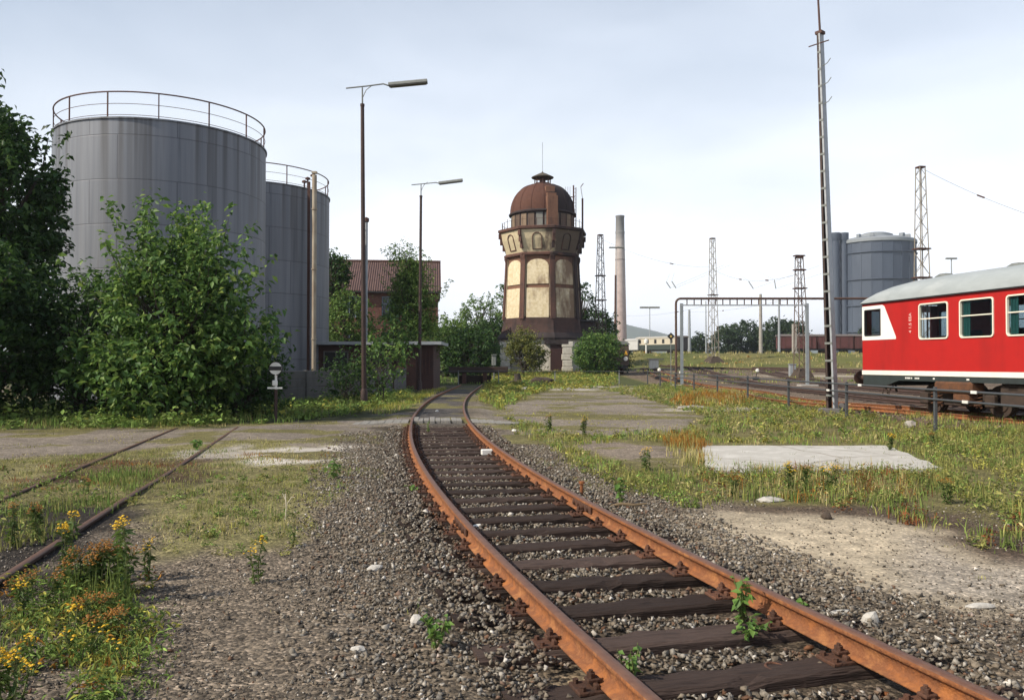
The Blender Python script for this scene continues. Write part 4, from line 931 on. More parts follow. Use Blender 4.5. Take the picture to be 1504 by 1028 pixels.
# ================================================================== WATER TOWER
TX, TY = (797 - CX) / F * 95, 95.0
tw = thing('water_tower', 'old octagonal water tower with cream panels, brick pilasters and rusty dome', 'water tower', (TX, TY, 0))
def soot_shade(name, base, sc=.5, c_dark=(.03, .024, .022), amt=(.42, .72), stretch=(1, 1, .35), rough=.85, second=None, shade_bias=.0):
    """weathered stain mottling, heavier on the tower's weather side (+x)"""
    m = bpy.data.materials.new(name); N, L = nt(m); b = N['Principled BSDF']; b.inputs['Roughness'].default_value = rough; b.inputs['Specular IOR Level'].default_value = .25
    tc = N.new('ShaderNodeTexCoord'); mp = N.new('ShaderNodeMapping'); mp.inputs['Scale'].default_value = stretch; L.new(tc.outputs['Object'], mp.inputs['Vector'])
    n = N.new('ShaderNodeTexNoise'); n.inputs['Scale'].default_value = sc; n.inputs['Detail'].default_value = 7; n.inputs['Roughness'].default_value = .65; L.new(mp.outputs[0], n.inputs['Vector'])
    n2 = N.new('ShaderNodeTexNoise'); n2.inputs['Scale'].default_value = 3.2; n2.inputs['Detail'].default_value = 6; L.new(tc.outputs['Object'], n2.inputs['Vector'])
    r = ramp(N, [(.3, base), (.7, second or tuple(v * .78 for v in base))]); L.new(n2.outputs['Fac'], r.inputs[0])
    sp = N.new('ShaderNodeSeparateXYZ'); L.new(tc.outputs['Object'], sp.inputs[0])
    ma = N.new('ShaderNodeMath'); ma.operation = 'MULTIPLY_ADD'; ma.inputs[1].default_value = shade_bias; L.new(sp.outputs[0], ma.inputs[0]); L.new(n.outputs['Fac'], ma.inputs[2])
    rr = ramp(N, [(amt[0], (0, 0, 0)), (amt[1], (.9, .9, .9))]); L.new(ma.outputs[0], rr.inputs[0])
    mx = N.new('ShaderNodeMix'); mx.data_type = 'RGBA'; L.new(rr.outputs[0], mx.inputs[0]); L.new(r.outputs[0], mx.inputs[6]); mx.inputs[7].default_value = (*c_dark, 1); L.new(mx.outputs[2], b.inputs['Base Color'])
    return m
CREAM = soot_shade('tower_cream', (.66, .58, .42), 1.0, (.16, .10, .065), (.46, .72), shade_bias=.07, second=(.50, .41, .25))
CREAM2 = soot_shade('tower_cream_stained', (.52, .44, .29), 1.0, (.06, .042, .034), (.40, .60), shade_bias=.08)
BRK = soot_shade('tower_brick', (.125, .062, .046), .9, (.03, .023, .023), (.42, .66), shade_bias=.05, second=(.09, .05, .04))
BRK2 = soot_shade('tower_brick_light', (.19, .10, .065), .7, (.05, .033, .03), (.48, .75), shade_bias=.03)
DOME = soot_shade('dome_rust', (.095, .043, .029), .35, (.022, .018, .019), (.45, .58), shade_bias=.09, second=(.075, .033, .024), stretch=(1, 1, 1))  # dark +x half puts the dome's shaded side into the colour
STONE = soot_shade('tower_stone', (.56, .53, .46), .8, (.16, .14, .12), (.5, .8), second=(.42, .39, .34))
SK = soot_shade('tower_skirt', (.05, .038, .038), .7, (.022, .019, .02), (.45, .7))
C8 = math.cos(math.pi / 8)
FA_ = [R(-10 + 45 * k) for k in range(8)]             # face directions, 0 = towards the yard entrance
def fdir(a): return Vector((math.sin(a), -math.cos(a), 0)), Vector((math.cos(a), math.sin(a), 0))
def octa(mb, prof, mi=0, caps=True):   # prof: (apothem, z)
    mb.lathe([(r / C8, z) for r, z in prof], 8, rot0=FA_[0] - math.pi / 2 + math.pi / 8, caps=caps, mi=mi); return mb
def fp(a, out, t, z): n, u = fdir(a); return n * out + u * t + Vector((0, 0, z))
A0, A1, ZB, ZT = 4.25, 3.92, 6.6, 13.75      # shaft apothem bottom/top
def ap(z): return A0 + (A1 - A0) * (z - ZB) / (ZT - ZB)
octa(MB(), [(4.55, .1), (4.5, 4.35)]).build('plinth', STONE, tw)
octa(MB(), [(4.9, 4.30), (4.95, 4.5), (4.62, 5.05), (4.5, 5.1)]).build('skirt_roof', SK, tw)
octa(MB(), [(4.6, 5.0), (4.5, 5.4), (4.36, 6.1), (4.32, 6.75), (4.2, 6.76)]).build('brick_base', soot_shade('base_brick', (.075, .043, .036), .7, (.025, .02, .021), (.45, .65)), tw)
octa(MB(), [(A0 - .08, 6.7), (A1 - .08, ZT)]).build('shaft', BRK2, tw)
def slab_on(a, out0, out1, poly):     # poly in (t, z); thickness along the face normal following the batter
    mb = MB(); n = len(poly)
    vs = [fp(a, ap(z) + out0, t, z) for t, z in poly] + [fp(a, ap(z) + out1, t, z) for t, z in poly]
    mb.add(vs, [(k, (k + 1) % n, n + (k + 1) % n, n + k) for k in range(n)] + [tuple(range(n)), tuple(range(n, 2 * n))]); return mb
def arch(w, z0, z1, rise): 
    return [(-w, z0), (w, z0), (w, z1 - rise)] + [(w * math.cos(t), z1 - rise + rise * math.sin(t)) for t in np.linspace(.2, math.pi - .2, 9)] + [(-w, z1 - rise)]
pxz = lambda y: CZ + (HY - y) * 95 / F
for i, a in enumerate(FA_):
    n, u = fdir(a)
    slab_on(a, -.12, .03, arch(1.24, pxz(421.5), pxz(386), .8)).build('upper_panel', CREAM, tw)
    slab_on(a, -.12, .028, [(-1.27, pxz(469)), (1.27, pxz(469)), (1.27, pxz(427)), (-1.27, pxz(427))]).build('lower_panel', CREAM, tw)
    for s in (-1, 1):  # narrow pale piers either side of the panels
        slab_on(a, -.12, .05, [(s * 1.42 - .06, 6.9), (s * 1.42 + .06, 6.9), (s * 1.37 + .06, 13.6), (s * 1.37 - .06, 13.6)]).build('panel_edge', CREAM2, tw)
    # corner pilaster
    c = a + math.pi / 8; mb = MB(); vs = []
    for z, o in ((6.6, .16), (7.6, .12), (13.2, .12), (13.6, .26), (13.8, .26)):
        rr = ap(z) / C8; nn, uu = fdir(c); w = .29
        vs.append([nn * (rr - .35) + uu * -w + Vector((0, 0, z)), nn * (rr - .35) + uu * w + Vector((0, 0, z)), nn * (rr + o) + uu * w + Vector((0, 0, z)), nn * (rr + o) + uu * -w + Vector((0, 0, z))])
    V_ = [p for r_ in vs for p in r_]; F_ = [(k * 4 + j, k * 4 + (j + 1) % 4, (k + 1) * 4 + (j + 1) % 4, (k + 1) * 4 + j) for k in range(4) for j in range(4)] + [(0, 1, 2, 3), (16, 17, 18, 19)]
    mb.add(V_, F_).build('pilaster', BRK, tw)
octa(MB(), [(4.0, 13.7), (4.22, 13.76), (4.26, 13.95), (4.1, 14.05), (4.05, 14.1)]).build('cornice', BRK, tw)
octa(MB(), [(4.02, 14.0), (4.18, 14.6), (4.5, 15.6), (4.62, 16.4), (4.62, 16.62)]).build('flared_gallery', CREAM2, tw)
for i, a in enumerate(FA_):
    for t in (0,):
        prof = arch(.56, 14.35, 16.2, .55)
        def fr(z): return np.interp(z, [14.0, 14.6, 15.6, 16.4], [4.02, 4.18, 4.5, 4.62])
        mb = MB(); 
        inner = arch(.48, 14.43, 16.12, .48); n_ = len(prof)
        vs = [fp(a, fr(z) + .09, tt + t, z) for tt, z in prof] + [fp(a, fr(z) + .09, tt + t, z) for tt, z in inner] + [fp(a, fr(z) - .05, tt + t, z) for tt, z in prof] + [fp(a, fr(z) - .05, tt + t, z) for tt, z in inner]
        fs = []
        for k in range(n_):
            k2 = (k + 1) % n_; fs += [(k, k2, n_ + k2, n_ + k), (k, k2, 2 * n_ + k2, 2 * n_ + k), (n_ + k, n_ + k2, 3 * n_ + k2, 3 * n_ + k)]
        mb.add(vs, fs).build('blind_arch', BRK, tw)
    for s in (1,):
        mb = MB(); 
        for z0, z1, o in ((14.5, 15.2, .05), (15.2, 15.9, .1), (15.9, 16.5, .16)):
            zc = (z0 + z1) / 2; c = fp(a + math.pi / 8, fr(zc) / C8 - .06 + o / 2, 0, zc); mb.box(c, (.30, o + .3, z1 - z0), rz=a + math.pi / 8)
        mb.build('bracket', BRK, tw)
octa(MB(), [(4.68, 16.55), (4.88, 16.62), (4.92, 16.86), (4.74, 16.95), (3.2, 17.02)]).build('gallery_rim', BRK, tw)
mb = MB(); mb.lathe([(3.62, 16.9), (3.62, 18.75)], 48); mb.build('drum', SK, tw)
gl = [mat('drum_board_%s' % n_, c, None, 2, .7) for n_, c in (('grey', (.20, .20, .18)), ('tan', (.20, .14, .09)), ('brown', (.10, .065, .045)))]
for k in range(24):
    a = 2 * math.pi * (k + .5) / 24; mb = MB(); c = fp(a, 3.64, 0, 17.85); mb.box(c, (.72, .08, 1.45), rz=a); mb.build('drum_window', gl[(k * 7 + k // 3) % 3], tw)
mb = MB(); mb.lathe([(3.6, 18.7), (3.92, 18.72), (3.95, 18.86), (3.74, 18.98)], 48, caps=False); mb.build('eave', SK, tw, smooth=True)
mb = MB(); pr_ = []
for t in np.linspace(0, 1, 14): th = t * math.pi / 2; pr_.append((.95 + 2.8 * math.cos(th) ** 1.0, 18.9 + 3.45 * math.sin(th) ** .92))
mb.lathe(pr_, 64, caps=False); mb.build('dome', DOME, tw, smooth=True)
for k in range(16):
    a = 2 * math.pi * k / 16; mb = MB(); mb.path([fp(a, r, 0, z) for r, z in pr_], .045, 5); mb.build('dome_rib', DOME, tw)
mb = MB(); mb.lathe([(1.0, 22.25), (1.05, 22.5), (.98, 22.55)], 16); 
for k in range(8): a = 2 * math.pi * k / 8; mb.tube(fp(a, .92, 0, 22.5), fp(a, .92, 0, 23.35), .05, n=5)
for z in (22.85, 23.15): mb.path([fp(a, .92, 0, z) for a in np.linspace(0, 2 * math.pi, 25)], .03, 5)
mb.lathe([(.35, 22.5), (.35, 23.35)], 10); mb.build('lantern', M['rust_dark'], tw)
mb = MB(); mb.lathe([(1.28, 23.2), (1.32, 23.28), (.5, 23.7), (.12, 23.86), (.05, 24.0)], 16); mb.build('lantern_cap', mat('cap_copper', (.10, .085, .06), (.06, .05, .04), 3, .7), tw)
mb = MB(); mb.tube((0, 0, 23.9), (0, 0, 27.4), .025, n=5); mb.build('lightning_rod', M['lamp_grey'], tw)
a = R(14); n, u = fdir(a)
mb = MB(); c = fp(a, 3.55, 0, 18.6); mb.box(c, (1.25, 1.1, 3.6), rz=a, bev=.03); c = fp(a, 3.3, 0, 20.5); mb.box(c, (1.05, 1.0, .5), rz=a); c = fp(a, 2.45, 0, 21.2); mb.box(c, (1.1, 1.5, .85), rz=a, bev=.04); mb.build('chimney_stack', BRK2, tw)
mb = MB()
for k in range(36):
    aa = 2 * math.pi * k / 36; rr = 4.72
    if k % 1 == 0: mb.tube(fp(aa, rr, 0, 16.9), fp(aa, rr, 0, 17.75 if k % 3 else 18.0), .028, n=5, caps=False)
mb.path([fp(aa, rr, 0, 17.72) for aa in np.linspace(0, 2 * math.pi, 37)], .02, 5); mb.build('gallery_railing', M['rust_dark'], tw)
mb = MB(); X_ = (841.5 - 797) / F * 95
mb.tube((X_, -1.2, 17), (X_, -1.2, pxz(275)), .09, n=6); mb.tube((X_ + .28, -1.2, 17), (X_ + .28, -1.2, pxz(278)), .05, n=6); mb.box((X_ - .6, -1.2, pxz(292)), (1.5, .1, .1))
for z in np.arange(17.3, 22, .4): mb.tube((X_, -1.2, z), (X_ + .28, -1.2, z), .02, n=4, caps=False)
for k in range(3): mb.tube((X_ - .9 + .25 * k, -1.2, pxz(292)), (X_ - .9 + .25 * k, -1.2, pxz(277)), .018, n=4)
mb.build('ladder_mast', M['rust_dark'], tw)
mb = MB(); X_ = (855 - 797) / F * 95; mb.tube((X_, -.8, 16.9), (X_, -.8, pxz(293)), .11, n=6); mb.tube((X_, -.8, pxz(293)), (X_ - .2, -.8, pxz(276)), .03, n=5); mb.tube((X_ - .2, -.8, pxz(276)), (X_ + .1, -.8, pxz(271)), .05, n=5); mb.build('antenna', M['rust_dark'], tw)
# doorway and annex
a = FA_[0] + R(25); 
mb = MB()
for z, h, w in ((.9, .7, 1.25), (1.62, .68, 1.1), (2.32, .66, 1.3), (3.0, .66, 1.1), (3.7, .62, 1.25)):
    mb.box((2.55 + w * .0, -4.85, z), (w, .5, h), bev=.05)
mb.build('quoin', STONE, tw); mb = MB()
for z, h, w in ((.9, .7, 1.25), (1.62, .68, 1.1), (2.32, .66, 1.3), (3.0, .66, 1.1), (3.7, .62, 1.25)): mb.box((-4.45 + w * .1, -2.6, z), (w, 1.6, h), bev=.05)
mb.build('quoin', STONE, tw)
mb = MB(); mb.box((1.35, -4.75, 2.2), (1.35, .25, 3.0)); dd = mb.build('door', mat('door_dark_red', (.045, .015, .013), (.03, .014, .013), 3, .7), tw)
mb = MB(); mb.box((1.35, -4.86, 4.0), (2.6, .5, .5)); mb.build('lintel', SK, tw)
mb = MB(); mb.box((4.6, 1.6, 3.3), (3.0, 4.0, 6.3), bev=.05); mb.build('annex', SK, tw); mb = MB(); mb.box((4.7, 1.6, 6.55), (3.5, 4.6, .2)); mb.build('annex_roof', M['black'], tw)

# ================================================================== GASHOLDER, CHIMNEY, HILLS
d = 450; gx = (1287 - CX) / F * d
gm = mat('gasholder_paint', (.065, .085, .12), (.05, .065, .095), .08, .6, c3=(.08, .10, .135), stretch=(1, 1, .15)); gm2 = mat('gasholder_pale', (.24, .26, .28), (.18, .20, .22), .1, .6)
t = thing('gasholder', 'huge dark grey cylindrical gasholder behind the red railcar', 'gasholder', (gx, d, 2))
zt_ = 66.5
mb = MB(); nn = 24; mb.lathe([(20.2, -1), (20.2, zt_ - 8), (20.25, zt_ - 2)], nn); mb.build('shell', gm, t)
for k in range(nn): a = 2 * math.pi * k / nn; mb = MB(); mb.box((20.2 * math.cos(a), 20.2 * math.sin(a), zt_ / 2 - 1), (.35, .5, zt_ - 1), rz=a); mb.build('pillar', gm, t)
mb = MB()
for z in (16, 30, 44, zt_ - 8): mb.lathe([(20.3, z), (20.9, z + .1), (20.9, z + .5), (20.3, z + .6)], 48, caps=False)
mb.build('gangway', gm, t)
mb = MB(); mb.lathe([(20.6, zt_ - 2.2), (20.8, zt_ - 2), (20.8, zt_ - .6), (20.2, zt_), (14, zt_ + 1.6), (9, zt_ + 2.0), (8.8, zt_ + 3.6), (6, zt_ + 4.6), (.1, zt_ + 4.9)], 48, caps=False); mb.build('roof', gm2, t, smooth=True)
for k, (ang, s_) in enumerate(((-60, 1.5), (-35, 1.9), (-120, 1.6), (-145, 1.3))):
    a = R(ang); mb = MB(); mb.box((16 * math.cos(a), 16 * math.sin(a), zt_ + 1.8), (s_ * 1.6, s_ * 1.2, 1.8), rz=a); mb.build('roof_hatch', gm2, t)
for (px, r_) in ((1228, 2.1), (1240.5, 2.0)):
    mb = MB(); x_ = (px - CX) / F * (d - 6) - gx; H_t = CZ + (HY - 342) / F * (d - 6) - 2
    prof = [(r_, -1)] + [(r_ * (1 + (.12 if k % 2 else 0) * (px < 1235)), H_t * .93 * k / 22) for k in range(23)] + [(r_ * 1.05, H_t * .94), (r_ * 1.25, H_t * .95), (r_ * 1.25, H_t)]
    mb.lathe(prof, 16, c=(x_, -6, 0)); mb.build('stair_tower' if px < 1235 else 'lift_shaft', gm, t, smooth=True)

d = 400; cx0 = (911 - CX) / F * d
def chim_mat():
    m = bpy.data.materials.new('chimney_brick'); N, L = nt(m); b = N['Principled BSDF']; b.inputs['Roughness'].default_value = .9
    tc = N.new('ShaderNodeTexCoord'); sp = N.new('ShaderNodeSeparateXYZ'); L.new(tc.outputs['Object'], sp.inputs[0]); mr = N.new('ShaderNodeMapRange'); mr.inputs['From Max'].default_value = 71; L.new(sp.outputs[2], mr.inputs[0])
    r = ramp(N, [(0, (.40, .18, .16)), (.11, (.46, .17, .16)), (.15, (.40, .30, .275)), (.5, (.43, .35, .33)), (.82, (.38, .34, .325)), (.88, (.21, .205, .205)), (1, (.17, .17, .175))]); L.new(mr.outputs[0], r.inputs[0])
    n = N.new('ShaderNodeTexNoise'); n.inputs['Scale'].default_value = .5; n.inputs['Detail'].default_value = 5; L.new(tc.outputs['Object'], n.inputs['Vector']); rr = ramp(N, [(.3, (.85, .85, .85)), (.7, (1.12, 1.12, 1.12))]); L.new(n.outputs['Fac'], rr.inputs[0])
    mx = N.new('ShaderNodeMix'); mx.data_type = 'RGBA'; mx.blend_type = 'MULTIPLY'; mx.inputs[0].default_value = 1; L.new(r.outputs[0], mx.inputs[6]); L.new(rr.outputs[0], mx.inputs[7]); L.new(mx.outputs[2], b.inputs['Base Color']); return m
t = thing('factory_chimney', 'tall tapering pinkish brick factory chimney with grey top behind the tower', 'chimney', (cx0, d, 2))
CM = chim_mat(); mb = MB(); mb.lathe([(3.5, -1), (3.3, 4), (3.0, 20), (2.55, 45), (2.2, 63)], 32); mb.build('shaft', CM, t, smooth=True)
mb = MB(); mb.lathe([(2.3, 63), (2.32, 64), (2.15, 64.2), (2.05, 71), (2.2, 71.2), (2.2, 71.8), (1.6, 71.8)], 32); mb.build('crown', CM, t, smooth=True)
for z in (30, 50): mb = MB(); mb.lathe([(2.9 - z * .008, z), (2.9 - z * .008, z + .3)], 32); mb.build('iron_band', M['rust_dark'], t)

hx = np.linspace(-4200, 4200, 240); hy = np.linspace(2700, 4800, 30); HX, HYY = np.meshgrid(hx, hy)
ridge = 105 + 95 * fbm(HX / 1500 + 3.1, HX * 0 + .5, 8, 3) + 30 * np.exp(-((HX - 600) / 500) ** 2)
ridge = ridge * (1 - .5 * sstep(420, 1000, HX)) + 25 * np.exp(-((HX - 330) / 260) ** 2)
HZ = ridge * np.sin(np.clip((HYY - 2700) / 1400, 0, 1) * math.pi / 2) * (1 + .12 * (fbm(HX / 160, HYY / 160, 9) - .5)) - 2
gi2 = np.arange(HX.size).reshape(HX.shape); hf = np.stack([gi2[:-1, :-1], gi2[:-1, 1:], gi2[1:, 1:], gi2[1:, :-1]], -1).reshape(-1, 4)
o = npmesh('hills', np.stack([HX, HYY, HZ], -1), hf, mat('wooded_hill', (.045, .065, .035), (.07, .09, .04), .004, .95, c3=(.10, .11, .05)), smooth=True); tag(o, kind='structure')

# ================================================================== RED RAILCAR
cyaw = math.atan2(CARD.y, CARD.x)
rc = thing('railcar', 'red diesel railcar with white stripe and grey roof standing behind the pipe fence', 'railcar', (CAR0.x, CAR0.y, 0), rz=cyaw)
RED = soot_shade('railcar_red', (.41, .020, .018), 1.0, (.20, .018, .016), (.48, .95), stretch=(1.6, 1.6, .22), rough=.3, second=(.37, .019, .018))
ROOF = mat('railcar_roof', (.37, .405, .42), (.28, .31, .32), .9, .6, c3=(.41, .435, .44), stretch=(.4, 1, 1))
CRM = mat('railcar_cream', (.74, .70, .60), (.66, .62, .52), 4, .45); DKG = mat('railcar_skirt', (.030, .042, .042), (.022, .026, .026), 4, .6)
UND = mat('underframe_grime', (.030, .022, .018), (.055, .035, .025), 5, .85); RUS = mat('tank_rust', (.14, .058, .024), (.055, .028, .018), 5, .85, bump=.3, bscale=20)
LEN, WID = 19.6, 2.9; z0, z1 = 1.44, 3.62
glass = bpy.data.materials.new('window_glass'); N, L = nt(glass); b = N['Principled BSDF']; b.inputs['Base Color'].default_value = (.85, .9, .92, 1); b.inputs['Roughness'].default_value = .03; b.inputs['Specular IOR Level'].default_value = .5
tr = N.new('ShaderNodeBsdfTransparent'); tr.inputs['Color'].default_value = (.72, .78, .80, 1); gl_ = N.new('ShaderNodeBsdfGlossy'); gl_.inputs['Roughness'].default_value = .02
fr_ = N.new('ShaderNodeFresnel'); fr_.inputs['IOR'].default_value = 1.5; mxg = N.new('ShaderNodeMixShader'); fr_ = N.new('ShaderNodeLayerWeight'); fr_.inputs['Blend'].default_value = .25; fm_ = N.new('ShaderNodeMath'); fm_.operation = 'MULTIPLY'; fm_.inputs[1].default_value = .45; L.new(fr_.outputs['Facing'], fm_.inputs[0]); L.new(fm_.outputs[0], mxg.inputs[0]); L.new(tr.outputs[0], mxg.inputs[1]); L.new(gl_.outputs[0], mxg.inputs[2]); L.new(mxg.outputs[0], N['Material Output'].inputs['Surface'])
wins = [(.14, .93, 2.58, 3.42), (2.72, 3.88, 2.40, 3.44), (4.36, 5.54, 2.40, 3.44), (6.0, 7.18, 2.40, 3.44), (7.65, 8.83, 2.40, 3.44), (9.3, 10.48, 2.40, 3.44), (10.95, 12.13, 2.40, 3.44), (12.6, 13.78, 2.40, 3.44), (14.25, 15.43, 2.40, 3.44), (18.6, 19.4, 2.58, 3.42)]
T = .07
def side(y, name):
    mb = MB(); edges = sorted([w[0] for w in wins] + [w[1] for w in wins]); xs_ = [0] + edges + [LEN]
    for k in range(0, len(xs_), 2): mb.box(((xs_[k] + xs_[k + 1]) / 2, y, (z0 + z1) / 2), (xs_[k + 1] - xs_[k], T, z1 - z0))
    for a_, b_, c_, d_ in wins:
        mb.box(((a_ + b_) / 2, y, (z0 + c_) / 2), (b_ - a_, T, c_ - z0)); mb.box(((a_ + b_) / 2, y, (d_ + z1) / 2), (b_ - a_, T, z1 - d_))
    return mb
bdy = MB()
for y in (T / 2, WID - T / 2):
    m_ = side(y, ''); bdy.add(m_.v, m_.f)
for x, s in ((T / 2, 1), (LEN - T / 2, -1)): # ends with a big front window opening
    yi0, yi1 = T, WID - T
    bdy.box((x, (yi0 + yi1) / 2, (z0 + 2.5) / 2), (T, yi1 - yi0, 2.5 - z0)); bdy.box((x, (yi0 + yi1) / 2, (3.4 + z1) / 2), (T, yi1 - yi0, z1 - 3.4))
    for ya, yb in ((yi0, .3), (WID / 2 - .12, WID / 2 + .12), (WID - .3, yi1)): bdy.box((x, (ya + yb) / 2, 2.95), (T, yb - ya, .9))
bd = bdy.build('body', RED, rc)
mb = MB()
for y in (-.004, WID + .004): mb.box((LEN / 2, y, 1.365), (LEN + .02, .03, .145))
for x in (-.004, LEN + .004): mb.box((x, WID / 2, 1.365), (.03, WID - .04, .145))
mb.build('white_stripe', mat('stripe_white', (.78, .76, .70), (.70, .67, .60), 2, .45), rc)
def rrect(a_, b_, c_, d_, r, n=5):
    pts = []
    for (cx_, cy_, s) in ((b_ - r, c_ + r, -90), (b_ - r, d_ - r, 0), (a_ + r, d_ - r, 90), (a_ + r, c_ + r, 180)):
        for t_ in np.linspace(0, 90, n): pts.append((cx_ + r * math.cos(R(s + t_)), cy_ + r * math.sin(R(s + t_))))
    return pts
def ring(outer, inner, ya, yb, fn=None):
    fn = fn or (lambda u, v, t: (u, t, v)); n = len(outer); vs = [fn(u, v, ya) for u, v in outer] + [fn(u, v, ya) for u, v in inner] + [fn(u, v, yb) for u, v in outer] + [fn(u, v, yb) for u, v in inner]; fs = []
    for k in range(n):
        j = (k + 1) % n; fs += [(k, j, n + j, n + k), (2 * n + k, 2 * n + j, 3 * n + j, 3 * n + k), (k, j, 2 * n + j, 2 * n + k), (n + k, n + j, 3 * n + j, 3 * n + k)]
    return MB().add(vs, fs)
CURT = mat('teal_curtain', (.04, .17, .145), (.03, .12, .105), 9, .9, stretch=(4, 4, .3))
for si, yy in ((-1, 0.0), (1, WID)):
    for k, (a_, b_, c_, d_) in enumerate(wins):
        cab = k in (0, len(wins) - 1); e = .012 if cab else .022
        o_ = rrect(a_ - e, b_ + e, c_ - e, d_ + e, .10 if not cab else .05); i_ = rrect(a_ + .018, b_ - .018, c_ + .018, d_ - .018, .07 if not cab else .03)
        w_ = ring(o_, i_, yy + si * .03, yy - si * .05).build('window', CRM if not cab else M['black'], rc)
        mb = MB(); mb.box(((a_ + b_) / 2, yy - si * .03, (c_ + d_) / 2), (b_ - a_ - .05, .008, d_ - c_ - .05)); mb.build('pane', glass, w_)
        if not cab:
            mb = MB(); mb.box(((a_ + b_) / 2, yy - si * .018, 3.0), (b_ - a_ - .05, .05, .032)); mb.build('glazing_bar', CRM, w_)
            if k not in (1,):
                mb = MB()
                for s_, wd in ((a_ + .05, .24), (b_ - .05 - .10, .10)):
                    for q in range(5): mb.box((s_ + wd * (q + .5) / 5, yy - si * (.065 + .015 * (q % 2)), (c_ + d_) / 2), (wd / 5 + .004, .02, d_ - c_ - .06))
                mb.build('curtain', CURT, w_)
# white beak patch round the cab window (both sides), cut around the window
for si, yy in ((-1, 0.0), (1, WID)):
  for flip in (0, 1):
    O = [(.0, 2.43), (1.66, 2.43), (1.66, 2.5), (1.12, 3.5), (1.02, 3.55), (.0, 3.55)]
    I_ = [(.125, 2.565), (.945, 2.565), (.945, 2.65), (.945, 3.38), (.945, 3.435), (.125, 3.435)]
    fl_ = (lambda u: LEN - u) if flip else (lambda u: u)
    ring([(fl_(u), v) for u, v in O], [(fl_(u), v) for u, v in I_], yy + si * .012, yy - si * .001).build('white_cab_patch', mat('patch_white', (.76, .76, .73), (.70, .69, .66), 2, .45), rc)
# roof
mb = MB(); na = 18; prof = []
for k in range(na + 1):
    th = math.pi * k / na; prof.append((WID / 2 - (WID / 2 + .05) * math.copysign(abs(math.cos(th)) ** .72, math.cos(th)), .70 * math.sin(th) ** .85))
st = [(-.05, .10), (.1, .42), (.45, .66), (1.0, .84), (1.8, .95), (3.0, 1)] ; st = st + [(x, 1) for x in np.arange(4, LEN - 3, 1.0)] + [(LEN - x, k) for x, k in st[::-1]]
vs = []; n_ = len(prof)
for x, k in st: vs += [(x, y, 3.655 + z * k) for y, z in prof]
fs = [(i * n_ + j, i * n_ + j + 1, (i + 1) * n_ + j + 1, (i + 1) * n_ + j) for i in range(len(st) - 1) for j in range(n_ - 1)] + [tuple(range(n_)), tuple(range((len(st) - 1) * n_, len(st) * n_))]
fs += [(i * n_, (i + 1) * n_, (i + 1) * n_ + n_ - 1, i * n_ + n_ - 1) for i in range(len(st) - 1)]
mb.add(vs, fs); rf = mb.build('roof', ROOF, rc, smooth=True)
mb = MB()
for y in (-.035, WID + .035): mb.box((LEN / 2, y, 3.638), (LEN, .06, .04))
mb.build('gutter', M['black'], rf)
for x in (2.1, 4.9, 7.6, 10.3, 13, 15.7): mb = MB(); mb.lathe([(.28, 0), (.30, .06), (.18, .14), (.02, .16)], 14, c=(x, WID / 2, 4.33)); mb.build('roof_vent', M['lamp_grey'], rf)
mb = MB(); mb.path([(4.6, 1.7, 4.3), (4.8, 1.7, 4.42), (5.3, 1.7, 4.42), (5.5, 1.7, 4.3)], .05, 8); mb.build('exhaust', RUS, rf)
# underframe
mb = MB()
for y in (.03, WID - .03):
    yy = lambda u, v, tt, y=y: (u, y + tt, v)
    mb.prism([(0.02, 1.288), (.02, .92), (1.05, .92), (1.75, 1.13), (LEN - 1.75, 1.13), (LEN - 1.05, .92), (LEN - .02, .92), (LEN - .02, 1.288)], -.025, .025, yy)
for x in (.04, LEN - .04): mb.box((x, WID / 2, 1.1), (.05, WID - .12, .36))
mb.build('skirt', DKG, rc)
mb = MB(); mb.box((LEN / 2, WID / 2, 1.24), (LEN - .2, WID - .2, .12)); mb.build('floor', UND, rc)
# lettering on the solebar: illegible small data marks
mb = MB()
for x0_, w in ((2.10, .06), (2.18, .05), (2.25, .08), (2.35, .05), (2.52, .05), (2.59, .05), (2.66, .05), (3.30, .07), (4.62, .10)):
    mb.box((x0_, -.0005, 1.215), (w, .012, .045))
mb.build('data_marks', M['white'], rc)
for bx_ in (2.53, LEN - 5.07):
    bg = MB(); 
    for y in (.42, WID - .42):
        bg.box((bx_ + 1.27, y, .72), (2.0, .12, .24), bev=.03); bg.box((bx_ + 1.27, y, .52), (1.1, .10, .16), bev=.02)
        for dx in (0, 2.54): bg.box((bx_ + dx, y - (.08 if y < 1 else -.08), .62), (.34, .18, .36), bev=.04)
    bg.box((bx_ + 1.27, WID / 2, .75), (.6, WID - .9, .3))
    bo = bg.build('bogie', UND, rc)
    for dx in (0, 2.54):
        for y in (.70, WID - .70):
            mb = MB(); mb.tube((bx_ + dx, y - .065, .61), (bx_ + dx, y + .065, .61), .44, n=32); s_ = -1 if y < 1 else 1; mb.tube((bx_ + dx, y + s_ * .06, .61), (bx_ + dx, y + s_ * .10, .61), .33, .30, n=24); mb.tube((bx_ + dx, y + s_ * .06, .61), (bx_ + dx, y + s_ * .2, .61), .1, n=12)
            mb.tube((bx_ + dx, y - s_ * .06, .61), (bx_ + dx, y - s_ * .11, .61), .47, n=32); mb.build('wheel', UND, bo)
        mb = MB(); mb.tube((bx_ + dx, .7, .61), (bx_ + dx, WID - .7, .61), .07, n=10); mb.build('axle', UND, bo)
    for dx in (.45, .62, 1.95, 2.12):
        mb = MB(); y = .30; pts = [(bx_ + dx + .10 * math.cos(t_), y + .10 * math.sin(t_), .45 + .06 * t_ / 1.0 * .42) for t_ in np.linspace(0, 5 * 2 * math.pi, 60)]
        mb.path([(p[0], p[1], .42 + (p[2] - .45) * .62) for p in pts], .02, 5); mb.build('coil_spring', RUS, bo)
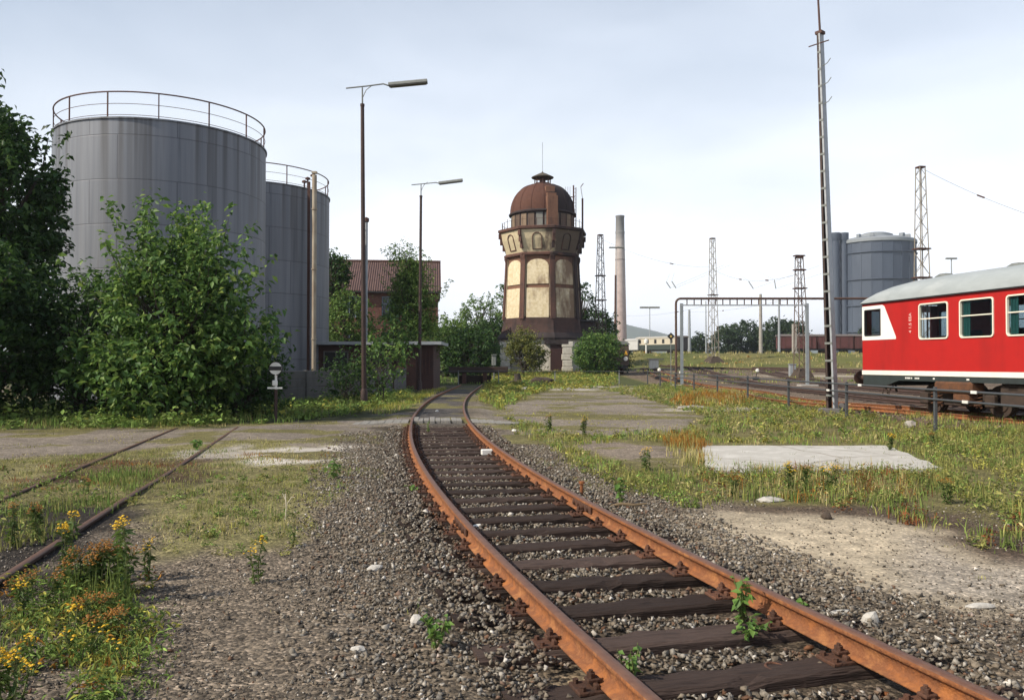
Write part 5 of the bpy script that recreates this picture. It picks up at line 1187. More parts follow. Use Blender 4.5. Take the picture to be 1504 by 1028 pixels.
mb = MB(); mb.box((4.05, .20, .98), (1.45, .5, .34), bev=.06); mb.box((4.3, .16, .70), (.6, .3, .26), bev=.05); mb.build('fuel_tank', RUS, rc)
mb = MB(); mb.box((6.5, .5, .82), (1.9, .7, .6), bev=.05); mb.box((8.9, .5, .85), (1.5, .7, .5), bev=.05); mb.box((11.2, .5, .8), (2.0, .8, .6), bev=.05); mb.box((6.0, .2, 1.02), (.3, .1, .16)); mb.build('equipment_box', UND, rc)
for x0_, s_ in ((.0, -1), (LEN, 1)):
    for y in (.34, WID - .34):
        mb = MB(); mb.tube((x0_, y, 1.18), (x0_ + s_ * .60, y, 1.18), .095, n=12); mb.tube((x0_ + s_ * .58, y, 1.18), (x0_ + s_ * .67, y, 1.18), .23, .21, n=20); mb.build('buffer', mat('buffer_rust', (.08, .04, .028), (.05, .03, .022), 5, .7), rc)
    mb = MB(); mb.path([(x0_ + s_ * .02, WID / 2, 1.12), (x0_ + s_ * .2, WID / 2, 1.1), (x0_ + s_ * .26, WID / 2, .85), (x0_ + s_ * .2, WID / 2, .7)], .04, 8); mb.build('coupling', UND, rc)
    for y in (.35, WID - .35): mb = MB(); mb.lathe([(.11, 0), (.12, .04), (.05, .07)], 14, c=(0, 0, 0)); l_ = mb.build('headlight', M['white'], rc); l_.location = (x0_ , y, 1.75); l_.rotation_euler = (0, s_ * math.pi / 2, 0)
# steps, hoses at the cab corner
mb = MB(); mb.path([(1.0, .05, .95), (1.0, -.01, .62), (1.3, -.01, .62), (1.3, .05, .95)], .02, 6); mb.path([(.9, .15, 1.0), (1.1, .1, .72), (1.35, .15, 1.0)], .03, 6); mb.build('step', UND, rc)
# cab bulkhead and seats
SEAT = mat('seat_cover', (.045, .05, .065), (.03, .035, .045), 6, .9)
mb = MB(); mb.box((1.9, WID / 2 + .35, 1.86), (.05, WID - 1.0, 1.1)); mb.tube((1.9, .95, 2.4), (1.9, .95, 3.5), .03); mb.tube((1.9, 1.7, 2.4), (1.9, 1.7, 3.5), .03); mb.box((7.55, 2.2, 2.4), (.05, 1.2, 2.0)); mb.build('bulkhead', mat('interior_panel', (.10, .07, .045), (.08, .055, .04), 3, .6), rc)
for x in np.arange(3.0, 15.4, 1.645):
    for y in (.55, 2.3): mb = MB(); mb.box((x + .55, y, 1.75), (.9, .9, .16), bev=.05); mb.box((x + 1.05, y, 2.15), (.14, .9, .95), bev=.05); mb.build('seat', SEAT, rc)
# fleet number, painted reading upwards
def text(name, s, size, m_, parent, loc, rot, ext=.003):
    cu = bpy.data.curves.new(name, 'FONT'); cu.body = s; cu.size = size; cu.extrude = ext; cu.align_x = 'LEFT'; ob = bpy.data.objects.new(name, cu); COL.objects.link(ob)
    bpy.context.view_layer.update(); dg = bpy.context.evaluated_depsgraph_get(); me = bpy.data.meshes.new_from_object(ob.evaluated_get(dg)); me.materials.clear(); me.materials.append(m_)
    bpy.data.objects.remove(ob); o = bpy.data.objects.new(name, me); COL.objects.link(o); o.parent = parent; o.location = loc; o.rotation_euler = rot; return o
text('fleet_number', '4 1.5 EEA', .155, mat('number_pink', (.75, .55, .50), (.65, .42, .38), 8, .5), rc, (2.36, -.004, 2.60), (0, -math.pi / 2, 0)).rotation_euler = Matrix(((0, -1, 0), (0, 0, -1), (1, 0, 0))).to_euler()

# ================================================================== DISTANT WAGONS ON THE BANK
def wagon(name, label, cat, x, y, yaw, Ln, W, H, mb_, mr_, lower=None, ndoor=0, nwin=0, group=None, dark_end=None):
    zb = float(gz(x, y)) + .1; t = thing(name, label, cat, (x, y, zb), rz=yaw, group=group)
    if lower:
        mb = MB(); mb.box((Ln / 2, W / 2, 1.0 + (H - 1.0) * .22), (Ln, W, (H - 1.0) * .44)); mb.build('lower_body', lower, t); mb = MB(); mb.box((Ln / 2, W / 2, 1.0 + (H - 1.0) * .72), (Ln, W, (H - 1.0) * .56)); mb.build('body', mb_, t)
    else:
        mb = MB(); mb.box((Ln / 2, W / 2, (1.0 + H) / 2), (Ln, W, H - 1.0), bev=.03); mb.build('body', mb_, t)
    mb = MB(); prof = [(-.1, H - .02), (W + .1, H - .02), (W + .05, H + .12), (W * .75, H + .32), (W / 2, H + .4), (W * .25, H + .32), (-.05, H + .12)]
    mb.prism(prof, -.15, Ln + .15, lambda u, v, tt: (tt, u, v)); mb.build('roof', mr_, t)
    mb = MB(); mb.box((Ln / 2, W / 2, .85), (Ln - .1, W - .3, .26)); mb.build('underframe', M['black'], t)
    for x_ in (Ln * .2, Ln * .8):
        for y_ in (.6, W - .6): mb = MB(); mb.tube((x_, y_ - .06, .47), (x_, y_ + .06, .47), .47, n=18); mb.build('wheel', UND, t)
    for k in range(ndoor): mb = MB(); mb.box((Ln * (k + .5) / ndoor, -.03, (1.1 + H) / 2), (Ln / ndoor * .42, .06, H - 1.4)); mb.build('door', mb_, t)
    if ndoor:
        mb = MB()
        for k in range(int(Ln / .8) + 1): mb.box((k * .8 + .1, -.02, (1.0 + H) / 2), (.08, .05, H - 1.05))
        mb.build('ribs', dark_end or M['rust_dark'], t)
    for k in range(nwin): mb = MB(); mb.box((Ln * (k + .5) / nwin, -.01, 1.0 + (H - 1.0) * .72), (.55, .05, .8)); mb.build('window', M['black'], t)
    return t
WR = mat('wagon_oxide', (.12, .042, .040), (.085, .034, .034), .8, .8); WRF = mat('wagon_roof', (.15, .125, .115), (.11, .095, .09), 1, .8)
d = 150
for k, (p0, p1, lb) in enumerate(((1147, 1199, 'leftmost oxide red covered wagon on the grassy bank, partly behind the lattice mast'), (1201, 1254, 'middle oxide red covered wagon on the grassy bank, directly behind the channel mast'), (1256, 1310, 'oxide red covered wagon on the bank disappearing behind the railcar'))):
    x0 = (p0 - CX) / F * d; x1 = (p1 - CX) / F * d; wagon('freight_wagon', lb, 'wagon', x0, d, 0, x1 - x0, 2.8, 3.3, WR, WRF, ndoor=2, group='red wagons on the bank')
x, y, z = P(936.5, 520, 166); wagon('freight_wagon', 'white sided wagon with dark end at the left end of the far train', 'wagon', x - 3.4 * .62, y + 3.4 * .78, math.atan2(-.78, .62), 3.4, 2.6, 3.0, mat('wagon_white', (.48, .48, .47), (.4, .4, .4), 2, .7), mat('pale_roof', (.45, .45, .44), (.38, .38, .37), 1, .8))
x, y, z = P(992, 520, 160); wagon('passenger_coach', 'cream and dark green passenger coach in the far train behind the gantry leg', 'coach', x - 9.5 * .70, y + 9.5 * .714, math.atan2(-.714, .70), 9.5, 2.6, 3.3, mat('coach_cream', (.50, .45, .35), (.42, .38, .3), 2, .6), mat('coach_roof', (.40, .38, .33), (.34, .32, .28), 1, .8), lower=mat('coach_green', (.035, .05, .045), (.025, .035, .03), 2, .6), nwin=5)
x, y, z = P(995.5, 520, 158); wagon('freight_wagon', 'added dark box standing for the shaded end of the cream coach', 'wagon', x + .1, y, .05, 1.9, 2.8, 3.3, mat('coach_end_shade', (.022, .022, .028), (.03, .028, .03), 2, .8), mat('coach_end_roof', (.07, .055, .04), (.05, .04, .035), 2, .8))  # added dark box; the coach end's shade is put into its colour

# overhead wires with insulators
def wire(name, label, a, b, sag, r=.012, ins=()):
    a = Vector(a); b = Vector(b); mb = MB(); pts = [a.lerp(b, t) - Vector((0, 0, sag * 4 * t * (1 - t))) for t in np.linspace(0, 1, 17)]; mb.path(pts, r, 4)
    o = mb.build(name, M['wire']); tag(o, label, 'overhead wire')
    for (t, ln) in ins:
        p = a.lerp(b, t) - Vector((0, 0, sag * 4 * t * (1 - t))); mb = MB(); dv = (b - a).normalized(); mb.tube(p - dv * ln, p + dv * ln, .07, n=6); mb.build('insulator', M['rust_dark'], o)
wire('overhead_wire', 'thin wire running right from the tall lattice mast behind the railcar', P(1357, 247, 68), P(1640, 350, 60), .6, .014, ((.33, .3), (.62, .3)))
wire('overhead_wire', 'wire between dark rusty mast and pale lattice mast', P(882, 350, 100), P(1047, 392, 116), 1.0, .012, ((.6, .35),))
wire('overhead_wire', 'wire from pale lattice mast to the short lattice mast', P(1047, 395, 116), P(1175, 402, 75), 1.1, .012, ((.42, .5), (.72, .5)))
wire('overhead_wire', 'low wire from pale lattice mast toward the far left poles', P(1047, 446, 116), P(900, 462, 150), .8, .012, ((.3, .4),))
wire('overhead_wire', 'wire across the grove between thin poles and short lattice mast', P(1012, 458, 170), P(1176, 436, 75), .5, .012, ((.5, .5), (.8, .4)))
# hanging registration arms seen above the gantry
for (xa, ya, xb, yb, lb) in ((979, 414, 985, 423, 'left slanting insulator rod hanging above the gantry'), (987, 413, 993, 423, 'second slanting insulator rod hanging above the gantry'), (1100, 413, 1107, 424, 'slanting insulator rod above the gantry right of the pale mast'), (1138, 411, 1140, 424, 'upright insulator rod above the gantry near the short mast')):
    a = Vector(P(xa, ya, 62)); b = Vector(P(xb, yb, 62)); mb = MB(); mb.tube(a, b, .035, n=6); mb.tube(a, a + Vector((3.0, 14, 2.2)), .006, n=3); mb.tube(b, b + Vector((2.0, -8, .8)), .006, n=3); o = mb.build('insulator_rod', M['lamp_grey']); tag(o, lb, 'insulator')
# ================================================================== FOLIAGE
G_DARK = [(0, (.016, .042, .013)), (.4, (.030, .072, .018)), (.8, (.048, .105, .024)), (1, (.085, .15, .034))]
G_MID = [(0, (.04, .09, .026)), (.45, (.075, .155, .036)), (.82, (.13, .23, .052)), (1, (.25, .34, .09))]
G_YEL = [(0, (.07, .09, .025)), (.45, (.13, .155, .038)), (.85, (.20, .21, .05)), (1, (.28, .26, .075))]
G_LIGHT = [(0, (.05, .105, .026)), (.4, (.09, .165, .038)), (.8, (.14, .23, .05)), (1, (.22, .30, .08))]
G_FAR = [(0, (.025, .05, .025)), (.5, (.04, .07, .03)), (1, (.06, .095, .035))]
ML = {k: leafmat('leaf_' + k, s) for k, s in (('dark', G_DARK), ('mid', G_MID), ('yellow', G_YEL), ('far', G_FAR), ('light', G_LIGHT))}
def leaf_geo(C, size, r, droop=.35, out=None, narrow=.5):
    """folded kite leaves: 5 verts, 2+2 triangles"""
    n = len(C); yaw = r.uniform(0, 2 * math.pi, n); pit = r.normal(-droop, .45, n)
    d = np.stack([np.cos(yaw) * np.cos(pit), np.sin(yaw) * np.cos(pit), np.sin(pit)], 1)
    if out is not None: d = d + out * .6; d /= np.linalg.norm(d, axis=1)[:, None]
    up = np.tile([0, 0, 1.], (n, 1)) + r.normal(0, .45, (n, 3)); s = np.cross(d, up); s /= np.linalg.norm(s, axis=1)[:, None] + 1e-9; nn = np.cross(s, d)
    L_ = (size * r.uniform(.45, 1.5, n))[:, None]
    v0 = C; v1 = C + d * L_ * .45 + s * L_ * narrow * .55 + nn * L_ * .12; v2 = C + d * L_ - nn * L_ * .12; v3 = C + d * L_ * .45 - s * L_ * narrow * .55 + nn * L_ * .12
    V = np.stack([v0, v1, v2, v3], 1).reshape(-1, 3); i = 4 * np.arange(n)[:, None]
    Fc = np.concatenate([i + np.array([0, 1, 2]), i + np.array([0, 2, 3])], 1).reshape(-1, 3)
    return V, Fc
def sprays(r, n, env, up=.4, ln=(.6, 1.4), core=(0, 0, .45)):
    """shoot start/dir inside an envelope; env(u in sphere) -> (p, outward)"""
    u = r.normal(size=(n, 3)); u /= np.linalg.norm(u, axis=1)[:, None]; rad = r.uniform(.25, 1, n) ** .45
    return u, rad
def tree(name, label, cat, x, y, H, rx, ry, zc, rz_, n_sp, per, leaf, mkey, seed, trunk_r=.15, up=.5, sl=(.5, 1.2), spread=.14, group=None, stems=1, lobes=None, spikes=0, gap=.0, droop=.35, limb=60, zb=None, narrow=.5, topw=1.0):
    r = np.random.default_rng(seed); zb = float(gz(x, y)) if zb is None else zb
    t = thing(name, label, cat, (x, y, zb), group=group)
    u, rad = sprays(r, n_sp, None)
    P0 = u * rad[:, None] * np.array([rx, ry, rz_]) 
    # uneven outline: noise on the radius + optional lobes
    k = .72 + .56 * fbm(u[:, 0] * 1.9 + seed, u[:, 1] * 1.9 + u[:, 2] * 2.3, seed % 90, 3)
    P0 *= k[:, None]
    if topw != 1.0:
        h = np.clip((P0[:, 2] + rz_) / (2 * rz_), 0, 1); P0[:, :2] *= (1 - (1 - topw) * h)[:, None]
    P0[:, 2] += zc
    if lobes is not None:
        for (lx, ly, lz, lr, m_) in lobes:
            uu = r.normal(size=(m_, 3)); uu /= np.linalg.norm(uu, axis=1)[:, None]; P0 = np.concatenate([P0, uu * (r.uniform(.2, 1, m_) ** .4)[:, None] * lr * np.array([1, 1, .8]) + np.array([lx, ly, lz])]); u = np.concatenate([u, uu])
    if gap > 0:
        keep = vnoise(P0[:, 0] * 1.1 + P0[:, 1] * .9 + seed, P0[:, 2] * 1.3, seed % 77 + 2) > gap; P0, u = P0[keep], u[keep]
    n = len(P0)
    D = u * np.array([1, 1, .6]) + np.array([0, 0, up]) + r.normal(0, .25, (n, 3)); D /= np.linalg.norm(D, axis=1)[:, None]
    Ls = r.uniform(*sl, n)
    if spikes:
        a = r.uniform(0, 2 * math.pi, spikes); el = r.uniform(.1, 1.4, spikes); us = np.stack([np.cos(a) * np.cos(el), np.sin(a) * np.cos(el), np.sin(el)], 1)
        Ps = us * np.array([rx, ry, rz_]) * .92 + np.array([0, 0, zc]); Ds = us * .6 + np.array([0, 0, .75]) + r.normal(0, .15, (spikes, 3)); Ds /= np.linalg.norm(Ds, axis=1)[:, None]
        ls_ = r.uniform(.8, 2.1, spikes) * sl[1]; P0 = np.concatenate([P0, Ps, Ps]); D = np.concatenate([D, Ds, Ds]); Ls = np.concatenate([Ls, ls_, ls_]); u = np.concatenate([u, us, us]); n += 2 * spikes
    tt = r.random((n, per)) ** .8
    C = P0[:, None] + D[:, None] * (tt * Ls[:, None])[..., None] + r.normal(0, 1, (n, per, 3)) * (spread * (1.15 - .75 * tt))[..., None]
    C = C.reshape(-1, 3); C = C[C[:, 2] > .05]
    V, Fc = leaf_geo(C, leaf, r, droop, narrow=narrow)
    npmesh('crown', V, Fc, ML[mkey], t)
    mb = MB()
    top = Vector((0, 0, zc + rz_ * .55))
    for s in range(stems):
        a = 2 * math.pi * s / stems + seed; b0 = Vector((math.cos(a), math.sin(a), 0)) * (.12 * (stems > 1)); tp = top + b0 * (6 if stems > 1 else 0) + Vector((r.normal(0, .2), r.normal(0, .2), 0))
        q = [b0 + Vector((0, 0, -.3)), b0 * 1.6 + Vector((r.normal(0, .05), r.normal(0, .05), zc * .4)), (b0 * 2 + tp) * .5 + Vector((r.normal(0, .1), r.normal(0, .1), 0)), tp]
        mb.path(q, trunk_r, 7, radii=[trunk_r * 1.25, trunk_r, trunk_r * .6, trunk_r * .2])
    for i in r.choice(n, min(limb, n), replace=False):
        p = Vector(P0[i]); e = p + Vector(D[i]) * Ls[i] * .8; s0 = Vector((p.x * .15, p.y * .15, max(.2, min(p.z * .62, zc + rz_ * .4)))); mid = (s0 + p) * .5 + Vector((0, 0, .12 * (p - s0).length))
        mb.path([s0, mid, p, e], .03, 5, radii=[trunk_r * .35, trunk_r * .24, trunk_r * .15, trunk_r * .05])
    mb.build('trunk', M['bark'], t, smooth=True)
    return t
def Xp(px, d): return (px - CX) / F * d
# left edge: tall dark trees
tree('broadleaf_tree', 'tall dark green tree at the left edge overlapping the front tank', 'tree', Xp(-14, 28.5), 28.5, 11, 1.8, 2.0, 6.7, 3.7, 1350, 15, .22, 'dark', 11, .22, gap=.20, spikes=22, sl=(.5, 1.1), group=None)
tree('broadleaf_tree', 'second dark tree further back, mostly cut off by the left edge', 'tree', Xp(-80, 30), 30, 12, 2.9, 3, 6.6, 4.6, 1000, 14, .24, 'dark', 12, .25, gap=.28)
tree('leafy_shrub', 'dark leafy shrub filling the lower left corner below the tall tree', 'shrub', Xp(-15, 25), 25, 5, 1.9, 1.5, 2.4, 2.2, 700, 14, .19, 'dark', 13, .1, stems=3, gap=.22)
tree('leafy_shrub', 'dark leafy shrub beyond the left edge, beside the tall dark trees', 'shrub', Xp(-140, 23), 23, 6, 2.9, 2.0, 3.0, 3.0, 700, 14, .2, 'dark', 14, .1, stems=3)
# the big bush in front of the tanks
tree('maple_bush', 'big spreading green maple bush in front of the grey tanks', 'bush', Xp(256, 24.0), 24.0, 7, 1.95, 1.9, 2.45, 2.35, 860, 15, .195, 'mid', 21, .085, up=.8, sl=(.5, 1.25), spikes=84, stems=6, gap=.36, limb=190, spread=.11, topw=.62,
     lobes=[(2.1, -.3, 2.0, .85, 120), (-1.8, .2, 1.5, 1.0, 170), (.2, 0, 4.1, .55, 50), (-.9, 0, 3.7, .5, 40), (0, -.9, 1.0, 1.2, 150)])
tree('leafy_shrub', 'lower dark shrub between the big maple bush and the tall left tree', 'shrub', Xp(112, 25.5), 25.5, 4, 1.5, 1.4, 1.9, 2.0, 560, 15, .18, 'dark', 22, .08, stems=4, gap=.25)
tree('leafy_shrub', 'dark shrub under the right side of the big maple bush, by the signal disc', 'shrub', Xp(350, 26.2), 26.2, 3, 1.1, 1.0, 1.0, 1.2, 260, 15, .16, 'dark', 23, .06, stems=4)
# by lamp post and wall
tree('sapling', 'thin leafy sapling climbing round the foot of the nearest lamp post', 'sapling', Xp(560, 36), 36, 3, .75, .7, 1.5, 1.3, 95, 11, .17, 'mid', 31, .03, up=.9, gap=.25, stems=3)
tree('sapling', 'small dark sapling against the concrete wall left of the nearest lamp post', 'sapling', Xp(512, 35), 35, 1.6, .7, .6, .75, .75, 110, 12, .15, 'dark', 32, .03, up=.7, stems=3)
tree('sapling', 'loose tall sapling in front of the brick shed window', 'sapling', Xp(578, 43), 43, 4, .9, .8, 2.9, 1.3, 80, 10, .2, 'mid', 33, .04, up=.7, gap=.35)
# trees round the brick house
tree('feathery_tree', 'slender feathery green tree in front of the brick house and farther lamp post', 'tree', Xp(604, 54), 54, 10, 1.75, 1.5, 4.7, 3.5, 1150, 13, .19, 'light', 41, .13, up=.35, gap=.24, spikes=30, sl=(.5, 1.1), topw=.28, lobes=[(-.2, 0, 8.6, .6, 36), (-1.2, 0, 9.0, .25, 9), (-.3, 0, 3.3, 1.5, 130)], narrow=.36, limb=90)
tree('broadleaf_tree', 'dark round tree between rear tank and brick house roof', 'tree', Xp(488, 76), 76, 11, 1.25, 1.5, 9.4, 1.9, 260, 13, .30, 'dark', 42, .2, gap=.2)
tree('leafy_shrub', 'green tree mass below the red roof, left of the pipe mast', 'tree', Xp(508, 66), 66, 6, 1.9, 1.8, 4.2, 2.6, 460, 14, .24, 'light', 43, .15, gap=.25)
tree('leafy_shrub', 'low green tree right of the brick house wall', 'tree', Xp(658, 78), 78, 5, 2.0, 2.0, 2.9, 2.4, 460, 14, .25, 'light', 44, .12, gap=.22)
tree('leafy_shrub', 'dark green shrub behind the buffer stop', 'shrub', Xp(690, 76), 76, 4, 2.6, 2.0, 2.1, 2.2, 520, 14, .26, 'dark', 45, .12, gap=.2)
tree('broadleaf_tree', 'pale airy round tree left of the water tower', 'tree', Xp(706, 112), 112, 9, 2.9, 2.8, 6.4, 3.2, 430, 13, .32, 'light', 46, .2, gap=.38)
tree('broadleaf_tree', 'dark green tree base left of the water tower plinth', 'tree', Xp(728, 104), 104, 6, 2.8, 2.4, 3.0, 3.0, 460, 13, .34, 'dark', 47, .2, gap=.2)
tree('sparse_tree', 'sparse pine like tree peeking out right of the tower shaft', 'tree', Xp(853, 112), 112, 10, 1.6, 1.5, 9.0, 2.6, 70, 12, .36, 'dark', 48, .14, gap=.3)
tree('sparse_tree', 'sparse tree peeking out left of the tower shaft', 'tree', Xp(742, 116), 116, 11, .9, .9, 9.6, 2.3, 34, 11, .36, 'mid', 49, .12, gap=.3)
tree('broadleaf_tree', 'dark tree at the foot of the dark rusty lattice mast', 'tree', Xp(876, 112), 112, 7, 2.6, 2.2, 5.2, 2.6, 340, 13, .34, 'dark', 50, .18, gap=.25)
tree('yellow_bush', 'yellowish green bush covering the left half of the tower base', 'bush', Xp(769, 83), 83, 4, 1.95, 1.4, 1.8, 1.6, 600, 14, .21, 'yellow', 51, .1, gap=.3, stems=4, spikes=8, lobes=[(-.1, 0, 3.6, .9, 60)])
tree('round_bush', 'full round green bush right of the tower door', 'bush', Xp(878, 82), 82, 5, 2.1, 1.8, 2.0, 1.9, 760, 14, .21, 'mid', 52, .1, gap=.25, stems=4)
tree('round_bush', 'low dark bush directly behind the full round green bush', 'bush', Xp(905, 88), 88, 4, 1.3, 1.5, 1.4, 1.5, 200, 13, .24, 'dark', 53, .1)
# far grove on the bank
for k, (px, yt, w, lb) in enumerate(((1066, 480, 3.6, 'left rounded tree of the dark distant grove'), (1090, 473, 5.0, 'broad middle tree of the dark distant grove'), (1122, 484, 4.2, 'low tree of the grove behind the stout concrete pole'), (1143, 467, 4.6, 'tallest tree of the grove at its right side'), (1166, 472, 4.2, 'rightmost tree of the grove behind the short lattice mast'), (1028, 492, 2.4, 'small separate tree left of the pale lattice mast'), (1008, 500, 2.0, 'small dark tree behind the dark box at the coach end'), (1271, 484, 1.8, 'little green tree showing at the railcar nose'))):
    d = 225 + 6 * (k % 3); x = Xp(px, d); zb = 3.2; zt_ = CZ + (HY - yt) / F * d; h = zt_ - zb
    tree('grove_tree', lb, 'tree', x, d, h, w * 1.05, w, h * .5, h * .5, int(230 * w / 4), 13, .75, 'far', 70 + k, .3, gap=.12, sl=(.5, 1.1), spread=.45, limb=10, zb=zb, group='distant grove on the bank' if k < 5 else None)
# belt of far woods left of the embankment
for k in range(9):
    d = 150 + (k % 3) * 14; x = -60 + k * 9.5
    tree('belt_tree', 'far dark tree hidden in the wood behind house and tower', 'tree', x, d, 9, 5.2, 4, 4.4, 3.8, 190, 13, .7, 'far', 90 + k, .3, gap=.1, spread=.4, limb=8, group='far wood behind house and tower')

# ================================================================== GRASS AND WEEDS (uncountable)
GR = attrmat('grass_blade', 'blade_colour')
def blades(name, X, Y, h, w, colr, lean=.35, r=rng, zoff=-.01):
    n = len(X); yaw = r.uniform(0, 2 * math.pi, n); la = r.uniform(0, 2 * math.pi, n); ln = np.abs(r.normal(0, lean, n)) * h
    B = np.stack([X, Y, gz(X, Y) + zoff], 1); s = np.stack([np.cos(yaw), np.sin(yaw), np.zeros(n)], 1) * (w / 2)[:, None]; q = np.stack([np.cos(la), np.sin(la), np.zeros(n)], 1)
    m_ = B + q * (ln * .3)[:, None] + np.array([0, 0, 1]) * (h * .55)[:, None]; tp = B + q * ln[:, None] + np.array([0, 0, 1]) * (h * np.sqrt(np.clip(1 - (ln / h) ** 2 * .5, .3, 1)))[:, None]
    V = np.stack([B - s, B + s, m_ - s * .75, m_ + s * .75, tp], 1).reshape(-1, 3); i = 5 * np.arange(n)[:, None]
    Fc = np.concatenate([i + np.array([0, 1, 3]), i + np.array([0, 3, 2]), i + np.array([2, 3, 4])], 1).reshape(-1, 3)
    c = np.concatenate([colr, np.ones((n, 1))], 1); c5 = np.repeat(c, 5, 0)
    return V, Fc, c5
GREEN = np.array((.15, .20, .052)); OLIVE = np.array((.27, .265, .085)); STRAW = np.array((.40, .345, .16)); ORANGE = np.array((.31, .15, .03)); FRESH = np.array((.185, .28, .066)); RUSTY = np.array((.21, .08, .033)); YELG = np.array((.32, .31, .065))
acc = []
def patch(px, dens, h, w, mixes, thr=.42, sc=1.4, tuft=8, tr=.07, seed=0, maxn=14000, lean=.35, poly=None):
    """mixes: [(colour, weight)]; tufts kept where clumping noise exceeds thr"""
    global acc
    r = np.random.default_rng(1000 + seed); pl = gpoly(px) if poly is None else np.array(poly); x0, y0 = pl.min(0); x1, y1 = pl.max(0)
    n = int((x1 - x0) * (y1 - y0) * dens / tuft); n = min(n, 60000); x = r.uniform(x0, x1, n); y = r.uniform(y0, y1, n)
    k = inpoly(x, y, pl) & (fbm(x * sc, y * sc, seed, 3) > thr) & (np.abs(x) < .66 * y + 2) & ((np.abs(x - tcx(y)) > 1.15) | (y > 60)); x, y = x[k], y[k]
    if len(x) * tuft > maxn: k = r.choice(len(x), maxn // tuft, replace=False); x, y = x[k], y[k]
    if not len(x): return
    nz = fbm(x * .6 + 9, y * .6, seed + 5, 2); ws = np.array([m[1] for m in mixes], float); ws /= ws.sum(); cw = np.cumsum(ws)
    pick = np.clip(.5 * (nz - .5) * 2.2 + .5 + r.normal(0, .18, len(x)), 0, .999); ci = np.searchsorted(cw, pick); cs = np.array([m[0] for m in mixes])[np.clip(ci, 0, len(mixes) - 1)]
    hh = h * .72 * r.uniform(.4, 1.3, len(x)); N_ = len(x) * tuft
    X = np.repeat(x, tuft) + r.normal(0, tr, N_); Y = np.repeat(y, tuft) + r.normal(0, tr, N_); H_ = np.repeat(hh, tuft) * r.uniform(.5, 1.2, N_)
    C = np.repeat(cs, tuft, 0) * r.uniform(.7, 1.3, (N_, 1)); acc.append(blades('g', X, Y, H_, w * r.uniform(.6, 1.4, N_), C, lean, r))
def herbs(px, dens, h, leaf, mixes, thr=.45, sc=1.6, seed=0, maxn=1200, per=26, narrow=.42):
    """low broad-leaved clumps between the grass"""
    r = np.random.default_rng(2000 + seed); pl = gpoly(px); x0, y0 = pl.min(0); x1, y1 = pl.max(0); n = min(40000, int((x1 - x0) * (y1 - y0) * dens * .45)); x = r.uniform(x0, x1, n); y = r.uniform(y0, y1, n)
    k = inpoly(x, y, pl) & (fbm(x * sc, y * sc, seed + 31, 3) > thr) & (np.abs(x) < .66 * y + 2) & (np.abs(x - tcx(y)) > 1.3); x, y = x[k][:maxn], y[k][:maxn]; n = len(x)
    if not n: return
    hh = h * r.uniform(.35, 1.25, n); rr = hh * r.uniform(.5, 1.1, n); a = r.uniform(0, 6.283, (n, per)); q = np.sqrt(r.random((n, per))); zz = r.random((n, per)) ** .8 * (1 - .6 * q ** 2)
    C = np.stack([x[:, None] + np.cos(a) * q * rr[:, None], y[:, None] + np.sin(a) * q * rr[:, None], gz(x, y)[:, None] + zz * hh[:, None]], -1).reshape(-1, 3)
    V, Fc = leaf_geo(C, leaf, r, .0, narrow=narrow); ci = r.integers(0, sum(m[1] for m in mixes), n); tab = [c for c, w_ in mixes for _ in range(w_)]; cs = np.array(tab)[ci]; cs = np.repeat(cs, per, 0) * r.uniform(.7, 1.3, (n * per, 1))
    acc.append((V, Fc, np.repeat(np.concatenate([cs, np.ones((n * per, 1))], 1), 4, 0)))
def flush(name, kind='stuff'):
    global acc
    V = np.concatenate([a[0] for a in acc]); o_ = np.cumsum([0] + [len(a[0]) for a in acc]); Fc = np.concatenate([a[1] + k for a, k in zip(acc, o_)]); C = np.concatenate([a[2] for a in acc])
    o = npmesh(name, V, Fc, GR, attr={'blade_colour': ('FLOAT_COLOR', C)}); tag(o, kind=kind); acc = []
# left verge and dry grass
patch([(-200, 600), (120, 594), (330, 590), (420, 590), (600, 572), (610, 585), (540, 604), (420, 622), (200, 628), (0, 630), (-200, 640)], 90, .30, .018, [(GREEN, 3), (FRESH, 3), (OLIVE, 1)], thr=.30, seed=1, maxn=22000)
patch([(100, 608), (180, 596), (330, 604), (340, 622), (230, 628), (110, 628)], 240, .28, .03, [(FRESH, 4), (GREEN, 2), (YELG, 1)], thr=.30, seed=2, maxn=9000, lean=.7)
patch([(-100, 626), (330, 624), (330, 630), (0, 636), (-100, 645)], 120, .12, .012, [(OLIVE, 2), (STRAW, 1)], thr=.4, seed=3, maxn=6000)
patch([(-60, 676), (160, 666), (290, 652), (470, 678), (485, 730), (440, 790), (240, 802), (220, 735), (0, 745)], 420, .095, .009, [(OLIVE, 3), (GREEN, 1.5), (STRAW, 2), (YELG, 1)], thr=.43, sc=1.8, seed=4, maxn=26000, lean=.6)
patch([(330, 640), (500, 652), (490, 700), (330, 668)], 260, .09, .009, [(OLIVE, 2), (STRAW, 2), (ORANGE, .5)], thr=.50, seed=5, maxn=5000, lean=.6)
patch([(90, 720), (180, 690), (230, 700), (170, 750), (110, 760)], 500, .22, .012, [(GREEN, 2), (FRESH, 2), (OLIVE, 1)], thr=.45, seed=6, maxn=5000)
patch([(-60, 690), (250, 672), (300, 680), (180, 715), (-60, 735)], 300, .10, .01, [(RUSTY, 2), (ORANGE, 1), (OLIVE, 1)], thr=.5, seed=7, maxn=6000, lean=.7)
patch([(0, 745), (110, 735), (100, 790), (0, 830)], 420, .20, .01, [(GREEN, 2), (OLIVE, 2)], thr=.48, seed=8, maxn=4000)
patch([(225, 745), (440, 735), (470, 760), (430, 830), (380, 850), (250, 815)], 260, .07, .008, [(OLIVE, 2), (GREEN, 2)], thr=.52, sc=2.2, seed=9, maxn=7000, lean=.7)
